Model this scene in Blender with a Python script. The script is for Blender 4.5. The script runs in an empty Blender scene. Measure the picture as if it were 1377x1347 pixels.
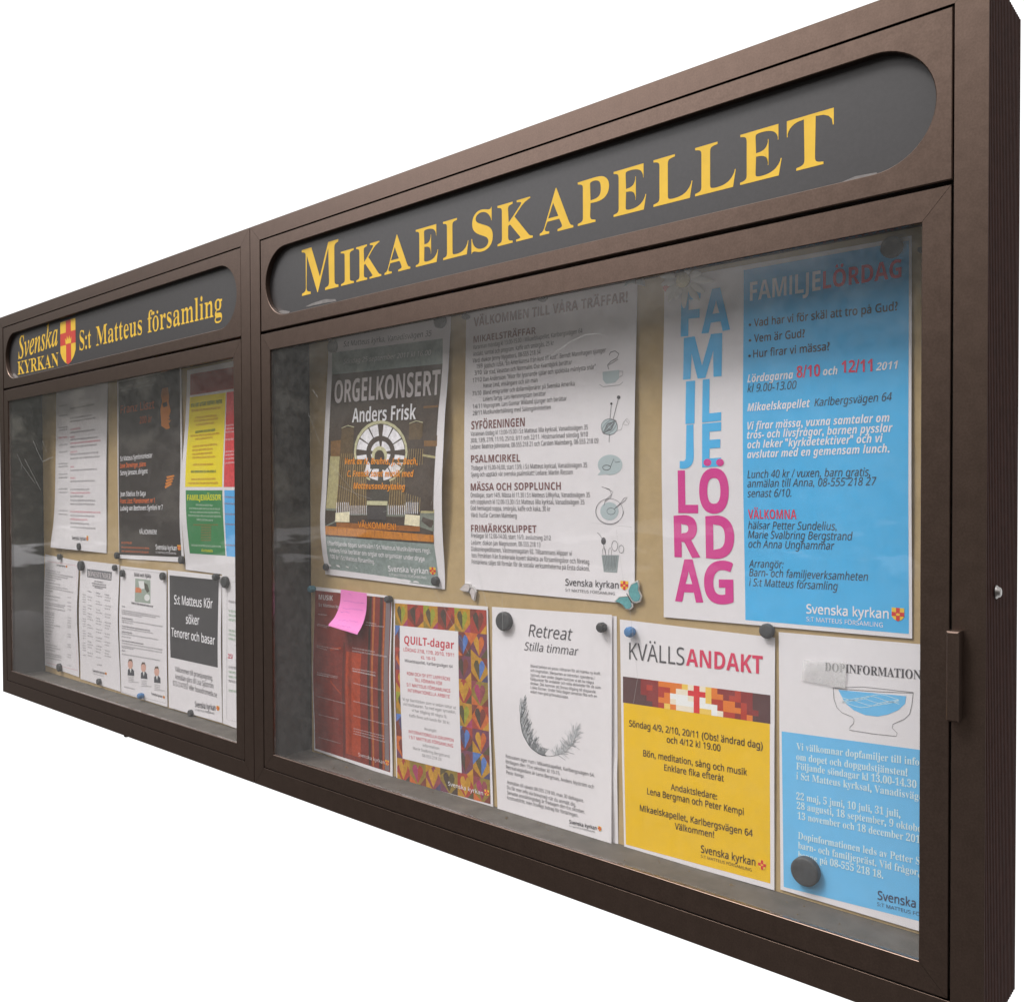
import bpy, math, random
from mathutils import Matrix, Vector
from mathutils.geometry import tessellate_polygon

scene = bpy.context.scene
COL = scene.collection
# ------------------------------------------------------------------ camera
cam = bpy.data.cameras.new('camera')
cam.sensor_fit = 'HORIZONTAL'; cam.sensor_width = 36.0
cam.lens = 31.3725; cam.shift_x = 0.000115; cam.shift_y = 0.013267
cam.clip_start = .05; cam.clip_end = 500
cam_ob = bpy.data.objects.new('camera', cam)
cam_ob.matrix_world = Matrix.Translation((2.60906, -0.90504, 0.51112)) @ Matrix(((0.754119, -0.008437, 0.656684), (0.656729, 0.014867, -0.75398), (-0.003401, 0.999854, 0.016752))).to_4x4()
COL.objects.link(cam_ob); scene.camera = cam_ob
# ------------------------------------------------------------------ view
scene.view_settings.view_transform = 'Standard'; scene.view_settings.look = 'None'
scene.view_settings.exposure = 0.72; scene.view_settings.gamma = 1.0
scene.view_settings.use_curve_mapping = False
scene.render.engine = 'CYCLES'
scene.cycles.transparent_max_bounces = 24; scene.cycles.max_bounces = 8
# ------------------------------------------------------------------ overcast sky over a dim street
SUN_EL, SUN_AZ = math.radians(52), math.radians(-33)     # azimuth measured from the board's normal
world = bpy.data.worlds.new('World'); scene.world = world; world.use_nodes = True
wn = world.node_tree; wl = wn.links
bg = wn.nodes['Background']
tc = wn.nodes.new('ShaderNodeTexCoord'); sep = wn.nodes.new('ShaderNodeSeparateXYZ'); wl.new(tc.outputs['Generated'], sep.inputs[0])
def ramp(src, a, b):
    m = wn.nodes.new('ShaderNodeMapRange'); m.interpolation_type = 'SMOOTHSTEP'
    m.inputs['From Min'].default_value = a; m.inputs['From Max'].default_value = b; wl.new(src, m.inputs['Value']); return m.outputs[0]
def mixc(fac, a, b, kind='MIX'):
    m = wn.nodes.new('ShaderNodeMix'); m.data_type = 'RGBA'; m.blend_type = kind
    for s, v in ((m.inputs[0], fac), (m.inputs[6], a), (m.inputs[7], b)):
        if hasattr(v, 'node'): wl.new(v, s)
        else: s.default_value = v
    return m.outputs[2]
sky = wn.nodes.new('ShaderNodeTexSky'); sky.sky_type = 'NISHITA'; sky.sun_disc = False
sky.sun_elevation = SUN_EL; sky.sun_rotation = math.radians(180) + SUN_AZ
sky_dim = mixc(1.0, sky.outputs[0], (.1, .1, .1, 1), 'MULTIPLY')
cloud = mixc(.06, (2.4, 2.36, 2.40, 1), sky_dim)
nz = wn.nodes.new('ShaderNodeTexNoise'); nz.inputs['Scale'].default_value = 20.0; nz.inputs['Detail'].default_value = 9; nz.inputs['Roughness'].default_value = .65; wl.new(tc.outputs['Generated'], nz.inputs['Vector'])
trees = mixc(ramp(nz.outputs[0], .47, .62), (.03, .032, .025, 1), (.15, .143, .12, 1))
mp = wn.nodes.new('ShaderNodeMapping'); mp.inputs['Scale'].default_value = (7, 7, 26); wl.new(tc.outputs['Generated'], mp.inputs['Vector'])
nz2 = wn.nodes.new('ShaderNodeTexNoise'); nz2.inputs['Scale'].default_value = 1.6; nz2.inputs['Detail'].default_value = 3; wl.new(mp.outputs[0], nz2.inputs['Vector'])
band = wn.nodes.new('ShaderNodeMath'); band.operation = 'MULTIPLY'; wl.new(ramp(sep.outputs[2], -.20, -.12), band.inputs[0]); wl.new(ramp(sep.outputs[2], .0, -.05), band.inputs[1])
band2 = wn.nodes.new('ShaderNodeMath'); band2.operation = 'MULTIPLY'; wl.new(band.outputs[0], band2.inputs[0]); wl.new(ramp(nz2.outputs[0], .57, .62), band2.inputs[1])
trees = mixc(band2.outputs[0], trees, (.50, .49, .50, 1))       # pale noise patches painted in as car glints for the glass to reflect
street = mixc(ramp(sep.outputs[2], -.14, -.02), (.10, .094, .09, 1), trees)
def math2(op, a, b):
    m = wn.nodes.new('ShaderNodeMath'); m.operation = op
    for k, v in ((0, a), (1, b)):
        if hasattr(v, 'node'): wl.new(v, m.inputs[k])
        else: m.inputs[k].default_value = v
    return m.outputs[0]
# unseen sky lowered left of the board's normal, shaped to add top-rail glare
along = math2('MULTIPLY', math2('MULTIPLY', ramp(sep.outputs[0], -.22, -.55), ramp(sep.outputs[0], -.92, -.72)), ramp(sep.outputs[2], .17, .36))
opposite = math2('MULTIPLY', ramp(sep.outputs[0], -.62, -.30), ramp(sep.outputs[0], .75, .35))   # unseen house across the street, made taller to darken the frame's right top
elev = math2('ADD', math2('ADD', sep.outputs[2], math2('MULTIPLY', along, .50)), math2('MULTIPLY', opposite, -.13))
facade = mixc(ramp(elev, .13, .30), street, (.50, .472, .45, 1))
front = mixc(ramp(elev, .48, .76), facade, cloud)
white = (.75, .75, .75, 1)                              # plain white backdrop put into the world behind the board
wl.new(mixc(ramp(sep.outputs[1], .16, -.04), white, front), bg.inputs['Color'])
bg.inputs['Strength'].default_value = 1.0
sun = bpy.data.lights.new('sun', 'SUN'); sun.energy = 1.5; sun.angle = math.radians(16); sun.color = (1, .97, .94)
sun_ob = bpy.data.objects.new('sun', sun); COL.objects.link(sun_ob)
to_sun = Vector((math.sin(SUN_AZ) * math.cos(SUN_EL), -math.cos(SUN_AZ) * math.cos(SUN_EL), math.sin(SUN_EL)))
sun_ob.rotation_euler = to_sun.to_track_quat('Z', 'Y').to_euler(); sun_ob.location = to_sun * 8

# ------------------------------------------------------------------ materials
def lin(c): return tuple(((v / 255) / 12.92 if v < 10.3 else ((v / 255 + .055) / 1.055) ** 2.4) for v in c)
PAL = dict(paper=(219,214,218), paperp=(219,214,218), pinkpaper=(246,128,192), wht=(226,223,229), lgt=(205,196,198), blk=(55,55,62), gtx=(82,79,84), gry=(170,182,186), gryD=(140,148,150),
 head=(122,84,84), red=(205,55,90), pink=(205,50,138), blue=(72,172,226), orange=(228,140,25), orgG=(134,146,143), orgDk=(72,60,52), orgBr=(120,85,45), orgWl=(168,158,116), orgGy=(120,125,115),
 orgMd=(110,112,100), orgRing=(190,185,150), orgWin=(226,222,228), orgBk=(70,65,58), orgTw=(92,74,50), orgPipe=(188,160,108), orgBox=(226,216,186), orgDeck=(70,65,65), orgOr=(192,120,32), orgOr2=(150,90,35),
 mred=(122,44,34), mor=(164,62,30), morL=(168,92,44), mdk=(64,40,34), mdk2=(96,40,32), mgy=(120,105,108), pen=(132,72,162),
 q_mar=(115,48,44), q_yel=(192,140,32), q_drk=(75,70,45), q_lim=(150,162,42), q_blk=(60,52,50), q_red=(168,54,48), q_bld=(65,65,112), q_blu=(72,120,208), q_pur=(106,54,86), q_oly=(206,150,38), q_ora=(208,100,42), q_oli=(140,120,45), q_mag=(162,48,100), q_mgd=(140,58,75),
 qred=(190,52,68), fea0=(82,84,88), fea1=(132,134,138), fea2=(186,187,191), kyel=(228,182,8), xB=(85,54,55), xD=(132,44,44), xR=(172,54,38), xO=(216,115,38), xY=(236,190,88), xP=(240,215,195), xW=(245,240,235), xX=(206,44,50), kbr=(72,53,20),
 dblue=(104,180,236), dwht=(204,224,241), dnavy=(60,70,95), lblack=(48,40,38), lface=(196,116,34), lface2=(182,110,30), ldim=(172,85,40), lor=(226,110,52),
 mbrick=(152,54,38), myel=(241,206,8), mgreen=(52,125,73), mred2=(206,58,64), mblue=(82,165,226), mgr=(110,130,60), mbrn=(176,95,24), myl2=(216,216,28), mlt=(200,215,200),
 hgr=(150,160,150), horn=(202,120,80), hwh=(216,216,216), hdk=(80,80,70), hsu=(65,65,72), hski=(206,160,145), hha=(90,75,65), kblk=(60,58,60), kblk2=(112,112,117), hgrn=(120,162,125),
 em=(236,186,58), emred=(202,48,48))
MATS = {}
def new_mat(name, rgb, rough=.5, spec=.5, var=0.0, scale=30.0, bump=0.0, metallic=0.0, rvar=0.0):
    m = bpy.data.materials.new(name); m.use_nodes = True
    n = m.node_tree.nodes; l = m.node_tree.links; p = n['Principled BSDF']
    p.inputs['Base Color'].default_value = (*rgb, 1); p.inputs['Roughness'].default_value = rough
    p.inputs['Specular IOR Level'].default_value = spec; p.inputs['Metallic'].default_value = metallic
    if var or bump or rvar:
        t = n.new('ShaderNodeTexCoord'); z = n.new('ShaderNodeTexNoise'); z.inputs['Scale'].default_value = scale; z.inputs['Detail'].default_value = 6; z.inputs['Roughness'].default_value = .65
        l.new(t.outputs['Object'], z.inputs['Vector'])
        if var:
            r = n.new('ShaderNodeMapRange'); r.inputs['From Min'].default_value = .25; r.inputs['From Max'].default_value = .75
            r.inputs['To Min'].default_value = 1 - var; r.inputs['To Max'].default_value = 1 + var; l.new(z.outputs[0], r.inputs['Value'])
            x = n.new('ShaderNodeMix'); x.data_type = 'RGBA'; x.blend_type = 'MULTIPLY'; x.inputs[0].default_value = 1; x.inputs[6].default_value = (*rgb, 1)
            l.new(r.outputs[0], x.inputs[7]); l.new(x.outputs[2], p.inputs['Base Color'])
        if rvar:
            r = n.new('ShaderNodeMapRange'); r.inputs['To Min'].default_value = rough - rvar; r.inputs['To Max'].default_value = rough + rvar
            l.new(z.outputs[0], r.inputs['Value']); l.new(r.outputs[0], p.inputs['Roughness'])
        if bump:
            b = n.new('ShaderNodeBump'); b.inputs['Strength'].default_value = bump; b.inputs['Distance'].default_value = .002
            l.new(z.outputs[0], b.inputs['Height']); l.new(b.outputs[0], p.inputs['Normal'])
    return m
def ink(name):
    if name not in MATS:
        rgb = PAL[name]
        if name[:2] == 'q_': rgb = tuple(.78*a + .22*b for a, b in zip(rgb, (125, 90, 60)))
        c = tuple(min(.86, v / .9) for v in lin(rgb))
        if name in ('paper', 'paperp', 'pinkpaper'): MATS[name] = new_mat(name, c, .65, .3, .03, 9)
        elif name in ('lblack', 'blue', 'kyel', 'dblue'): MATS[name] = new_mat(name, c, .5, .35, .05, 25)
        elif name[:2] in ('q_', 'or', 'mr', 'mo'): MATS[name] = new_mat(name, c, .55, .3, .28, 160)
        else: MATS[name] = new_mat(name, c, .6, .3)
    return MATS[name]
BROWN = new_mat('brown_coated_metal', (.116, .081, .065), .36, .5, .09, 60, .012, .9, .04)
def grain(m, fine=520, amount=.10):
    n = m.node_tree.nodes; l = m.node_tree.links; p = n['Principled BSDF']; src = p.inputs['Base Color'].links[0].from_socket
    t = n.new('ShaderNodeTexCoord'); z = n.new('ShaderNodeTexNoise'); z.inputs['Scale'].default_value = fine; z.inputs['Detail'].default_value = 3; l.new(t.outputs['Object'], z.inputs['Vector'])
    mp = n.new('ShaderNodeMapping'); mp.inputs['Scale'].default_value = (90, 90, 5); l.new(t.outputs['Object'], mp.inputs['Vector'])
    w = n.new('ShaderNodeTexNoise'); w.inputs['Scale'].default_value = 1.0; w.inputs['Detail'].default_value = 4; l.new(mp.outputs[0], w.inputs['Vector'])
    for zz, am in ((z, amount), (w, amount * .25)):
        r = n.new('ShaderNodeMapRange'); r.inputs['From Min'].default_value = .3; r.inputs['From Max'].default_value = .7; r.inputs['To Min'].default_value = 1 - am; r.inputs['To Max'].default_value = 1 + am; l.new(zz.outputs[0], r.inputs['Value'])
        x = n.new('ShaderNodeMix'); x.data_type = 'RGBA'; x.blend_type = 'MULTIPLY'; x.inputs[0].default_value = 1; l.new(src, x.inputs[6]); l.new(r.outputs[0], x.inputs[7]); src = x.outputs[2]
    l.new(src, p.inputs['Base Color']); return m
grain(BROWN)
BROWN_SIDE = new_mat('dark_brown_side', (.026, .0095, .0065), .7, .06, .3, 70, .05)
SIGN_DARK = new_mat('dark_sign_plate', (.036, .0345, .036), .40, .5, .14, 240, .02)
YELLOW = new_mat('yellow_sign_vinyl', (.72, .455, .04), .45, .3, .07, 40)
SIGN_RED = new_mat('red_sign_vinyl', (.52, .045, .03), .45, .4)
BOARD = new_mat('tan_pin_board', (.46, .33, .17), .8, .2, .10, 45, .15)
INSIDE = new_mat('dusty_case_inside', (.098, .086, .075), .75, .3, .35, 25, .1)
DARK_IN = new_mat('dark_case_inside', (.05, .042, .038), .6, .3, .2, 30)
STEEL = new_mat('steel', (.26, .25, .24), .34, .5, 0, 30, 0, 1)
SCRATCH = new_mat('scratched_glass_edge', (.34, .34, .33), .6, .4)
DIRT = new_mat('dried_leaf_crumb', (.16, .12, .08), .9, .1, .4, 200)
WEAR = new_mat('worn_bare_edge', (.17, .16, .155), .45, .5, .3, 90)
MAGC = dict(mag_dk=(.052, .053, .057), mag_bl=(.07, .20, .42), mag_te=(.07, .20, .26), mag_rd=(.45, .05, .04))
def glassy(name, dust_or_sheen, tint, dscale, f0=.04, rough=0.0):
    m = bpy.data.materials.new(name); m.use_nodes = True
    n = m.node_tree.nodes; l = m.node_tree.links
    for x in list(n):
        if x.type != 'OUTPUT_MATERIAL': n.remove(x)
    out = [x for x in n if x.type == 'OUTPUT_MATERIAL'][0]
    tr = n.new('ShaderNodeBsdfTransparent'); tr.inputs[0].default_value = (*tint, 1)
    gl = n.new('ShaderNodeBsdfGlossy'); gl.inputs['Roughness'].default_value = rough; gl.inputs['Color'].default_value = (1, 1, 1, 1)
    lw = n.new('ShaderNodeLayerWeight'); lw.inputs['Blend'].default_value = .5
    pw = n.new('ShaderNodeMath'); pw.operation = 'POWER'; pw.inputs[1].default_value = 5; l.new(lw.outputs['Facing'], pw.inputs[0])
    ma = n.new('ShaderNodeMath'); ma.operation = 'MULTIPLY_ADD'; ma.inputs[1].default_value = 1 - f0; ma.inputs[2].default_value = f0; l.new(pw.outputs[0], ma.inputs[0])
    m1 = n.new('ShaderNodeMixShader'); l.new(ma.outputs[0], m1.inputs[0]); l.new(tr.outputs[0], m1.inputs[1]); l.new(gl.outputs[0], m1.inputs[2])
    t = n.new('ShaderNodeTexCoord'); z = n.new('ShaderNodeTexNoise'); z.inputs['Scale'].default_value = dscale; z.inputs['Detail'].default_value = 8; z.inputs['Roughness'].default_value = .7; l.new(t.outputs['Object'], z.inputs['Vector'])
    r = n.new('ShaderNodeMapRange'); r.inputs['From Min'].default_value = .35; r.inputs['From Max'].default_value = .8; r.inputs['To Min'].default_value = dust_or_sheen[0]; r.inputs['To Max'].default_value = dust_or_sheen[1]; l.new(z.outputs[0], r.inputs['Value'])
    df = n.new('ShaderNodeBsdfDiffuse'); df.inputs[0].default_value = (.86, .85, .85, 1)
    m2 = n.new('ShaderNodeMixShader'); l.new(r.outputs[0], m2.inputs[0]); l.new(m1.outputs[0], m2.inputs[1]); l.new(df.outputs[0], m2.inputs[2])
    l.new(m2.outputs[0], out.inputs['Surface']); return m
GLASS = glassy('dusty_window_glass', (.012, .034), (.985, .99, .985), 70)
TAPE = glassy('clear_tape', (.10, .52), (1, 1, 1), 18, .06, .10)  # diffuse white mixed in paints the sheen on the clear tape

# ------------------------------------------------------------------ mesh helpers
def mesh_obj(name, verts, faces, mats, parent=None, midx=None, smooth=False, loc=None):
    me = bpy.data.meshes.new(name); me.from_pydata([tuple(v) for v in verts], [], faces)
    for m in (mats if isinstance(mats, (list, tuple)) else [mats]): me.materials.append(m)
    if midx: me.polygons.foreach_set('material_index', midx)
    if smooth: me.polygons.foreach_set('use_smooth', [True] * len(me.polygons))
    me.update()
    o = bpy.data.objects.new(name, me); COL.objects.link(o)
    if parent: o.parent = parent
    if loc: o.location = loc
    return o
class MB:
    def __init__(s): s.v = []; s.f = []
    def add(s, v, f):
        b = len(s.v); s.v += [tuple(x) for x in v]; s.f += [tuple(i + b for i in x) for x in f]; return s
    def box(s, x0, x1, y0, y1, z0, z1, c=0.0):
        if c <= 0:
            v = [(x, y, z) for x in (x0, x1) for y in (y0, y1) for z in (z0, z1)]
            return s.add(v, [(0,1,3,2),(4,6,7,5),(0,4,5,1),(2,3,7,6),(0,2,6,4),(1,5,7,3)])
        # chamfered on the front (low y) edges
        v = [(x0,y1,z0),(x1,y1,z0),(x1,y1,z1),(x0,y1,z1),(x0,y0+c,z0),(x1,y0+c,z0),(x1,y0+c,z1),(x0,y0+c,z1),(x0+c,y0,z0+c),(x1-c,y0,z0+c),(x1-c,y0,z1-c),(x0+c,y0,z1-c)]
        f = [(0,3,2,1)]
        for k in range(4):
            j = (k+1) % 4; f += [(k, j, 4+j, 4+k), (4+k, 4+j, 8+j, 8+k)]
        return s.add(v, f + [(8,9,10,11)])
    def lathe_y(s, prof, n=24, sx=1, sz=1):      # profile of (radius, y), axis along y
        b = len(s.v)
        for r, y in prof:
            for k in range(n):
                a = 2 * math.pi * k / n; s.v.append((r * math.cos(a) * sx, y, r * math.sin(a) * sz))
        for i in range(len(prof) - 1):
            for k in range(n): s.f.append((b+i*n+k, b+i*n+(k+1)%n, b+(i+1)*n+(k+1)%n, b+(i+1)*n+k))
        s.f.append(tuple(b + k for k in range(n))[::-1]); s.f.append(tuple(b + (len(prof)-1)*n + k for k in range(n)))
        return s
    def build(s, name, mats, parent=None, smooth=False, loc=None): return mesh_obj(name, s.v, s.f, mats, parent, None, smooth, loc)
def tag(o, label, cat, group=None):
    o['label'] = label; o['category'] = cat
    if group: o['group'] = group
    return o
def side_bar(x0, x1, z0, z1, wid, side, yf, yb, bev=.0005, gap=.00025):
    """one mitred member of a frame; wid = widths left, right, bottom, top"""
    wl_, wr_, wb_, wt_ = wid
    w = dict(left=wl_, right=wr_, bottom=wb_, top=wt_)[side]
    prof = [(0, yb), (0, yf + bev), (bev, yf), (w - bev, yf), (w, yf + bev), (w, yb)]
    A_, B_ = [], []
    for d, y in prof:
        t = d / w
        if side == 'left':   A_.append((x0 + d, y, z0 + wb_ * t + gap)); B_.append((x0 + d, y, z1 - wt_ * t - gap))
        if side == 'right':  A_.append((x1 - d, y, z0 + wb_ * t + gap)); B_.append((x1 - d, y, z1 - wt_ * t - gap))
        if side == 'bottom': A_.append((x0 + wl_ * t + gap, y, z0 + d)); B_.append((x1 - wr_ * t - gap, y, z0 + d))
        if side == 'top':    A_.append((x0 + wl_ * t + gap, y, z1 - d)); B_.append((x1 - wr_ * t - gap, y, z1 - d))
    n = len(prof); f = [(k, (k+1) % n, n + (k+1) % n, n + k) for k in range(n)] + [tuple(range(n))[::-1], tuple(range(n, 2*n))]
    return A_ + B_, f

# ------------------------------------------------------------------ lettering
STY = dict(R=(0x1D5A0, 0x1D5BA, 0x1D7E2), B=(0x1D5D4, 0x1D5EE, 0x1D7EC), I=(0x1D63C, 0x1D656, 0x1D7EC), S=(0x1D400, 0x1D41A, 0x1D7CE), E=(0x1D434, 0x1D44E, 0x1D7CE))
ACC = {'å': ('a', 'o'), 'ä': ('a', ':'), 'ö': ('o', ':'), 'Å': ('A', 'o'), 'Ä': ('A', ':'), 'Ö': ('O', ':')}
_dep = bpy.context.evaluated_depsgraph_get
def text_mesh(body, res=4):
    c = bpy.data.curves.new('glyph', 'FONT'); c.body = body; c.size = 1; c.resolution_u = res
    o = bpy.data.objects.new('glyph', c); COL.objects.link(o)
    bpy.context.view_layer.update()
    me = o.evaluated_get(_dep()).to_mesh()
    v = [(p.co.x, p.co.y) for p in me.vertices]; f = [tuple(p.vertices) for p in me.polygons]
    o.evaluated_get(_dep()).to_mesh_clear()
    bpy.data.objects.remove(o); bpy.data.curves.remove(c)
    return v, f
def weight(v, f, dx, dy):
    """move the outline of a flat glyph along its normals"""
    edges = {}
    for t in f:
        ar = sum(v[t[k]][0]*v[t[(k+1) % len(t)]][1] - v[t[(k+1) % len(t)]][0]*v[t[k]][1] for k in range(len(t)))
        t = t if ar > 0 else t[::-1]
        for k in range(len(t)): edges[(t[k], t[(k+1) % len(t)])] = 1
    nrm = [[0, 0] for _ in v]
    for a, b in edges:
        if (b, a) in edges: continue
        ex, ey = v[b][0]-v[a][0], v[b][1]-v[a][1]; L = math.hypot(ex, ey) or 1
        for k in (a, b): nrm[k][0] += ey/L; nrm[k][1] -= ex/L
    out = []
    for (x, y), (nx, ny) in zip(v, nrm):
        L = math.hypot(nx, ny) or 1; k = min(1.0, (L/1.9)**1.5)
        out.append((x + nx/L*dx*k, y + ny/L*dy*k))
    return out
GL = {}; CAPS = {}; BAR = GAP = None
def coded(ch, st):
    a, b, d = STY[st]
    if 'A' <= ch <= 'Z': return chr(a + ord(ch) - 65)
    if 'a' <= ch <= 'z': return chr(b + ord(ch) - 97)
    if ch.isdigit(): return chr(d + ord(ch) - 48)
    return ch
def glyph(ch, st, off):
    global BAR, GAP
    key = (ch, st, off)
    if key in GL: return GL[key]
    if BAR is None:
        BAR = max(x for x, y in text_mesh('|')[0]); GAP = max(x for x, y in text_mesh(' |')[0]) - BAR
    plain = not (ch.isalnum() and ch.isascii())
    if plain not in CAPS.get(st, {}):
        CAPS.setdefault(st, {})[plain] = 1 / max(y for x, y in text_mesh('H' if plain else coded('H', st))[0])
    if ch in ACC:
        bch, mk = ACC[ch]; v, f, adv = glyph(bch, st, off); v, f = list(v), list(f)
        xs = [x for x, y in v]; cx = (min(xs) + max(xs)) / 2 + (.03 if st in 'IE' else 0); top = max(y for x, y in v)
        r = (.105 if st in 'BIS' else .075) + max(off, -.02) * 1.2
        for dx in ((-.19, .19) if mk == ':' else (0,)):
            n = 12; b = len(v); cy = top + .06 + (r if mk == ':' else .13)
            if mk == ':':
                v += [(cx + dx + r * math.cos(2*math.pi*k/n), cy + r * math.sin(2*math.pi*k/n)) for k in range(n)]; f.append(tuple(range(b, b + n)))
            else:
                for rr in (.135, .135 - (.07 if st in 'BIS' else .05)): v += [(cx + rr * math.cos(2*math.pi*k/n), cy + rr * math.sin(2*math.pi*k/n)) for k in range(n)]
                f += [(b+k, b+(k+1)%n, b+n+(k+1)%n, b+n+k) for k in range(n)]
        GL[key] = (v, f, adv); return GL[key]
    s = CAPS[st][plain]; g = coded(ch, st)
    o2 = off + (.045 if plain and st in 'BIS' else 0)
    v, f = text_mesh(g + ' |')                                 # the bar after it measures the advance
    edge = max(x for x, y in v); adv = (edge - BAR - GAP) * s
    keep = [k for k, (x, y) in enumerate(v) if x < edge - .09]; new = {k: i for i, k in enumerate(keep)}
    f = [tuple(new[k] for k in t) for t in f if all(k in new for k in t)]; v = [v[k] for k in keep]
    if ch in ' .,:': adv = max(adv, .37)
    v = [(x * s, y * s) for x, y in v]
    if ch == 'I' and st in 'RB':                              # a plain bar
        wd = .19 if st == 'B' else .115; v, f = [(.1, 0), (.1 + wd, 0), (.1 + wd, 1), (.1, 1)], [(0, 1, 2, 3)]; adv = wd + .2
    if o2: v = weight(v, f, o2, .010 if o2 < 0 else o2)
    GL[key] = (v, f, adv); return GL[key]
def layout(txt, font, shown=None):
    st = font[0]; off = {'R+': .028, 'Rm': .0, 'B+': .03, 'S-': -.028, 'S=': -.022, 'E+': .012}.get(font, 0.0); sh = .21 if font.endswith('i') else 0.0
    V, F, x = [], [], 0.0; lim = None
    for i, ch in enumerate(txt):
        v, f, adv = glyph(ch, st, off); b = len(V); s2 = sh + (.21 if st == 'I' and ch.isdigit() else 0)
        V += [(px + x + s2 * py, py) for px, py in v]; F += [tuple(k + b for k in t) for t in f]; x += adv
        if shown and i == shown - 1: lim = max(p[0] for p in V)
    mn = min(p[0] for p in V); mx = lim if lim else max(p[0] for p in V)
    return V, F, mn, mx

# ------------------------------------------------------------------ curled paper
def hermite(pts, v):
    if v <= pts[0][0]: return pts[0][1]
    if v >= pts[-1][0]: return pts[-1][1]
    n = len(pts)
    def tan(i): return 0.0 if i in (0, n-1) else (pts[i+1][1] - pts[i-1][1]) / (pts[i+1][0] - pts[i-1][0])
    for i in range(n - 1):
        if v <= pts[i+1][0]:
            h = pts[i+1][0] - pts[i][0]; t = (v - pts[i][0]) / h
            return (2*t**3-3*t*t+1)*pts[i][1] + (t**3-2*t*t+t)*h*tan(i) + (3*t*t-2*t**3)*pts[i+1][1] + (t**3-t*t)*h*tan(i+1)
def uv_of(c, x, z):
    u = v = .5
    for _ in range(3):
        zt = c[0][1] + (c[1][1]-c[0][1])*u; zb = c[3][1] + (c[2][1]-c[3][1])*u
        v = (zt - z) / (zt - zb); vv = min(max(v, 0), 1)
        xl = c[0][0] + (c[3][0]-c[0][0])*vv; xr = c[1][0] + (c[2][0]-c[1][0])*vv
        u = min(max((x - xl) / (xr - xl), -.2), 1.2)
    return u, v
def bilin(c, u, v):
    t = [c[0][i] + (c[1][i]-c[0][i])*u for i in (0, 1)]; b = [c[3][i] + (c[2][i]-c[3][i])*u for i in (0, 1)]
    return (t[0] + (b[0]-t[0])*v, t[1] + (b[1]-t[1])*v)
STEP = .12                                                     # mm between print layers
def ribbon(pts, wd):
    v, f = [], []
    for i, p in enumerate(pts):
        a = pts[max(i-1, 0)]; b = pts[min(i+1, len(pts)-1)]; dx, dz = b[0]-a[0], b[1]-a[1]; L = math.hypot(dx, dz) or 1
        nx, nz_ = -dz/L*wd/2, dx/L*wd/2; v += [(p[0]+nx, p[1]+nz_), (p[0]-nx, p[1]-nz_)]
        if i: k = 2*i; f.append((k-2, k-1, k+1, k))
    return v, f
def poly(pts):
    tri = tessellate_polygon([[Vector((x, z, 0)) for x, z in pts]])
    return list(pts), [tuple(t) for t in tri]
WORDS = 'nu om en ur mono nemo unna mena anomin ana moran ner morna numen era arm ruman nomen semi avon rosen men urnan'.split()
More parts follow.
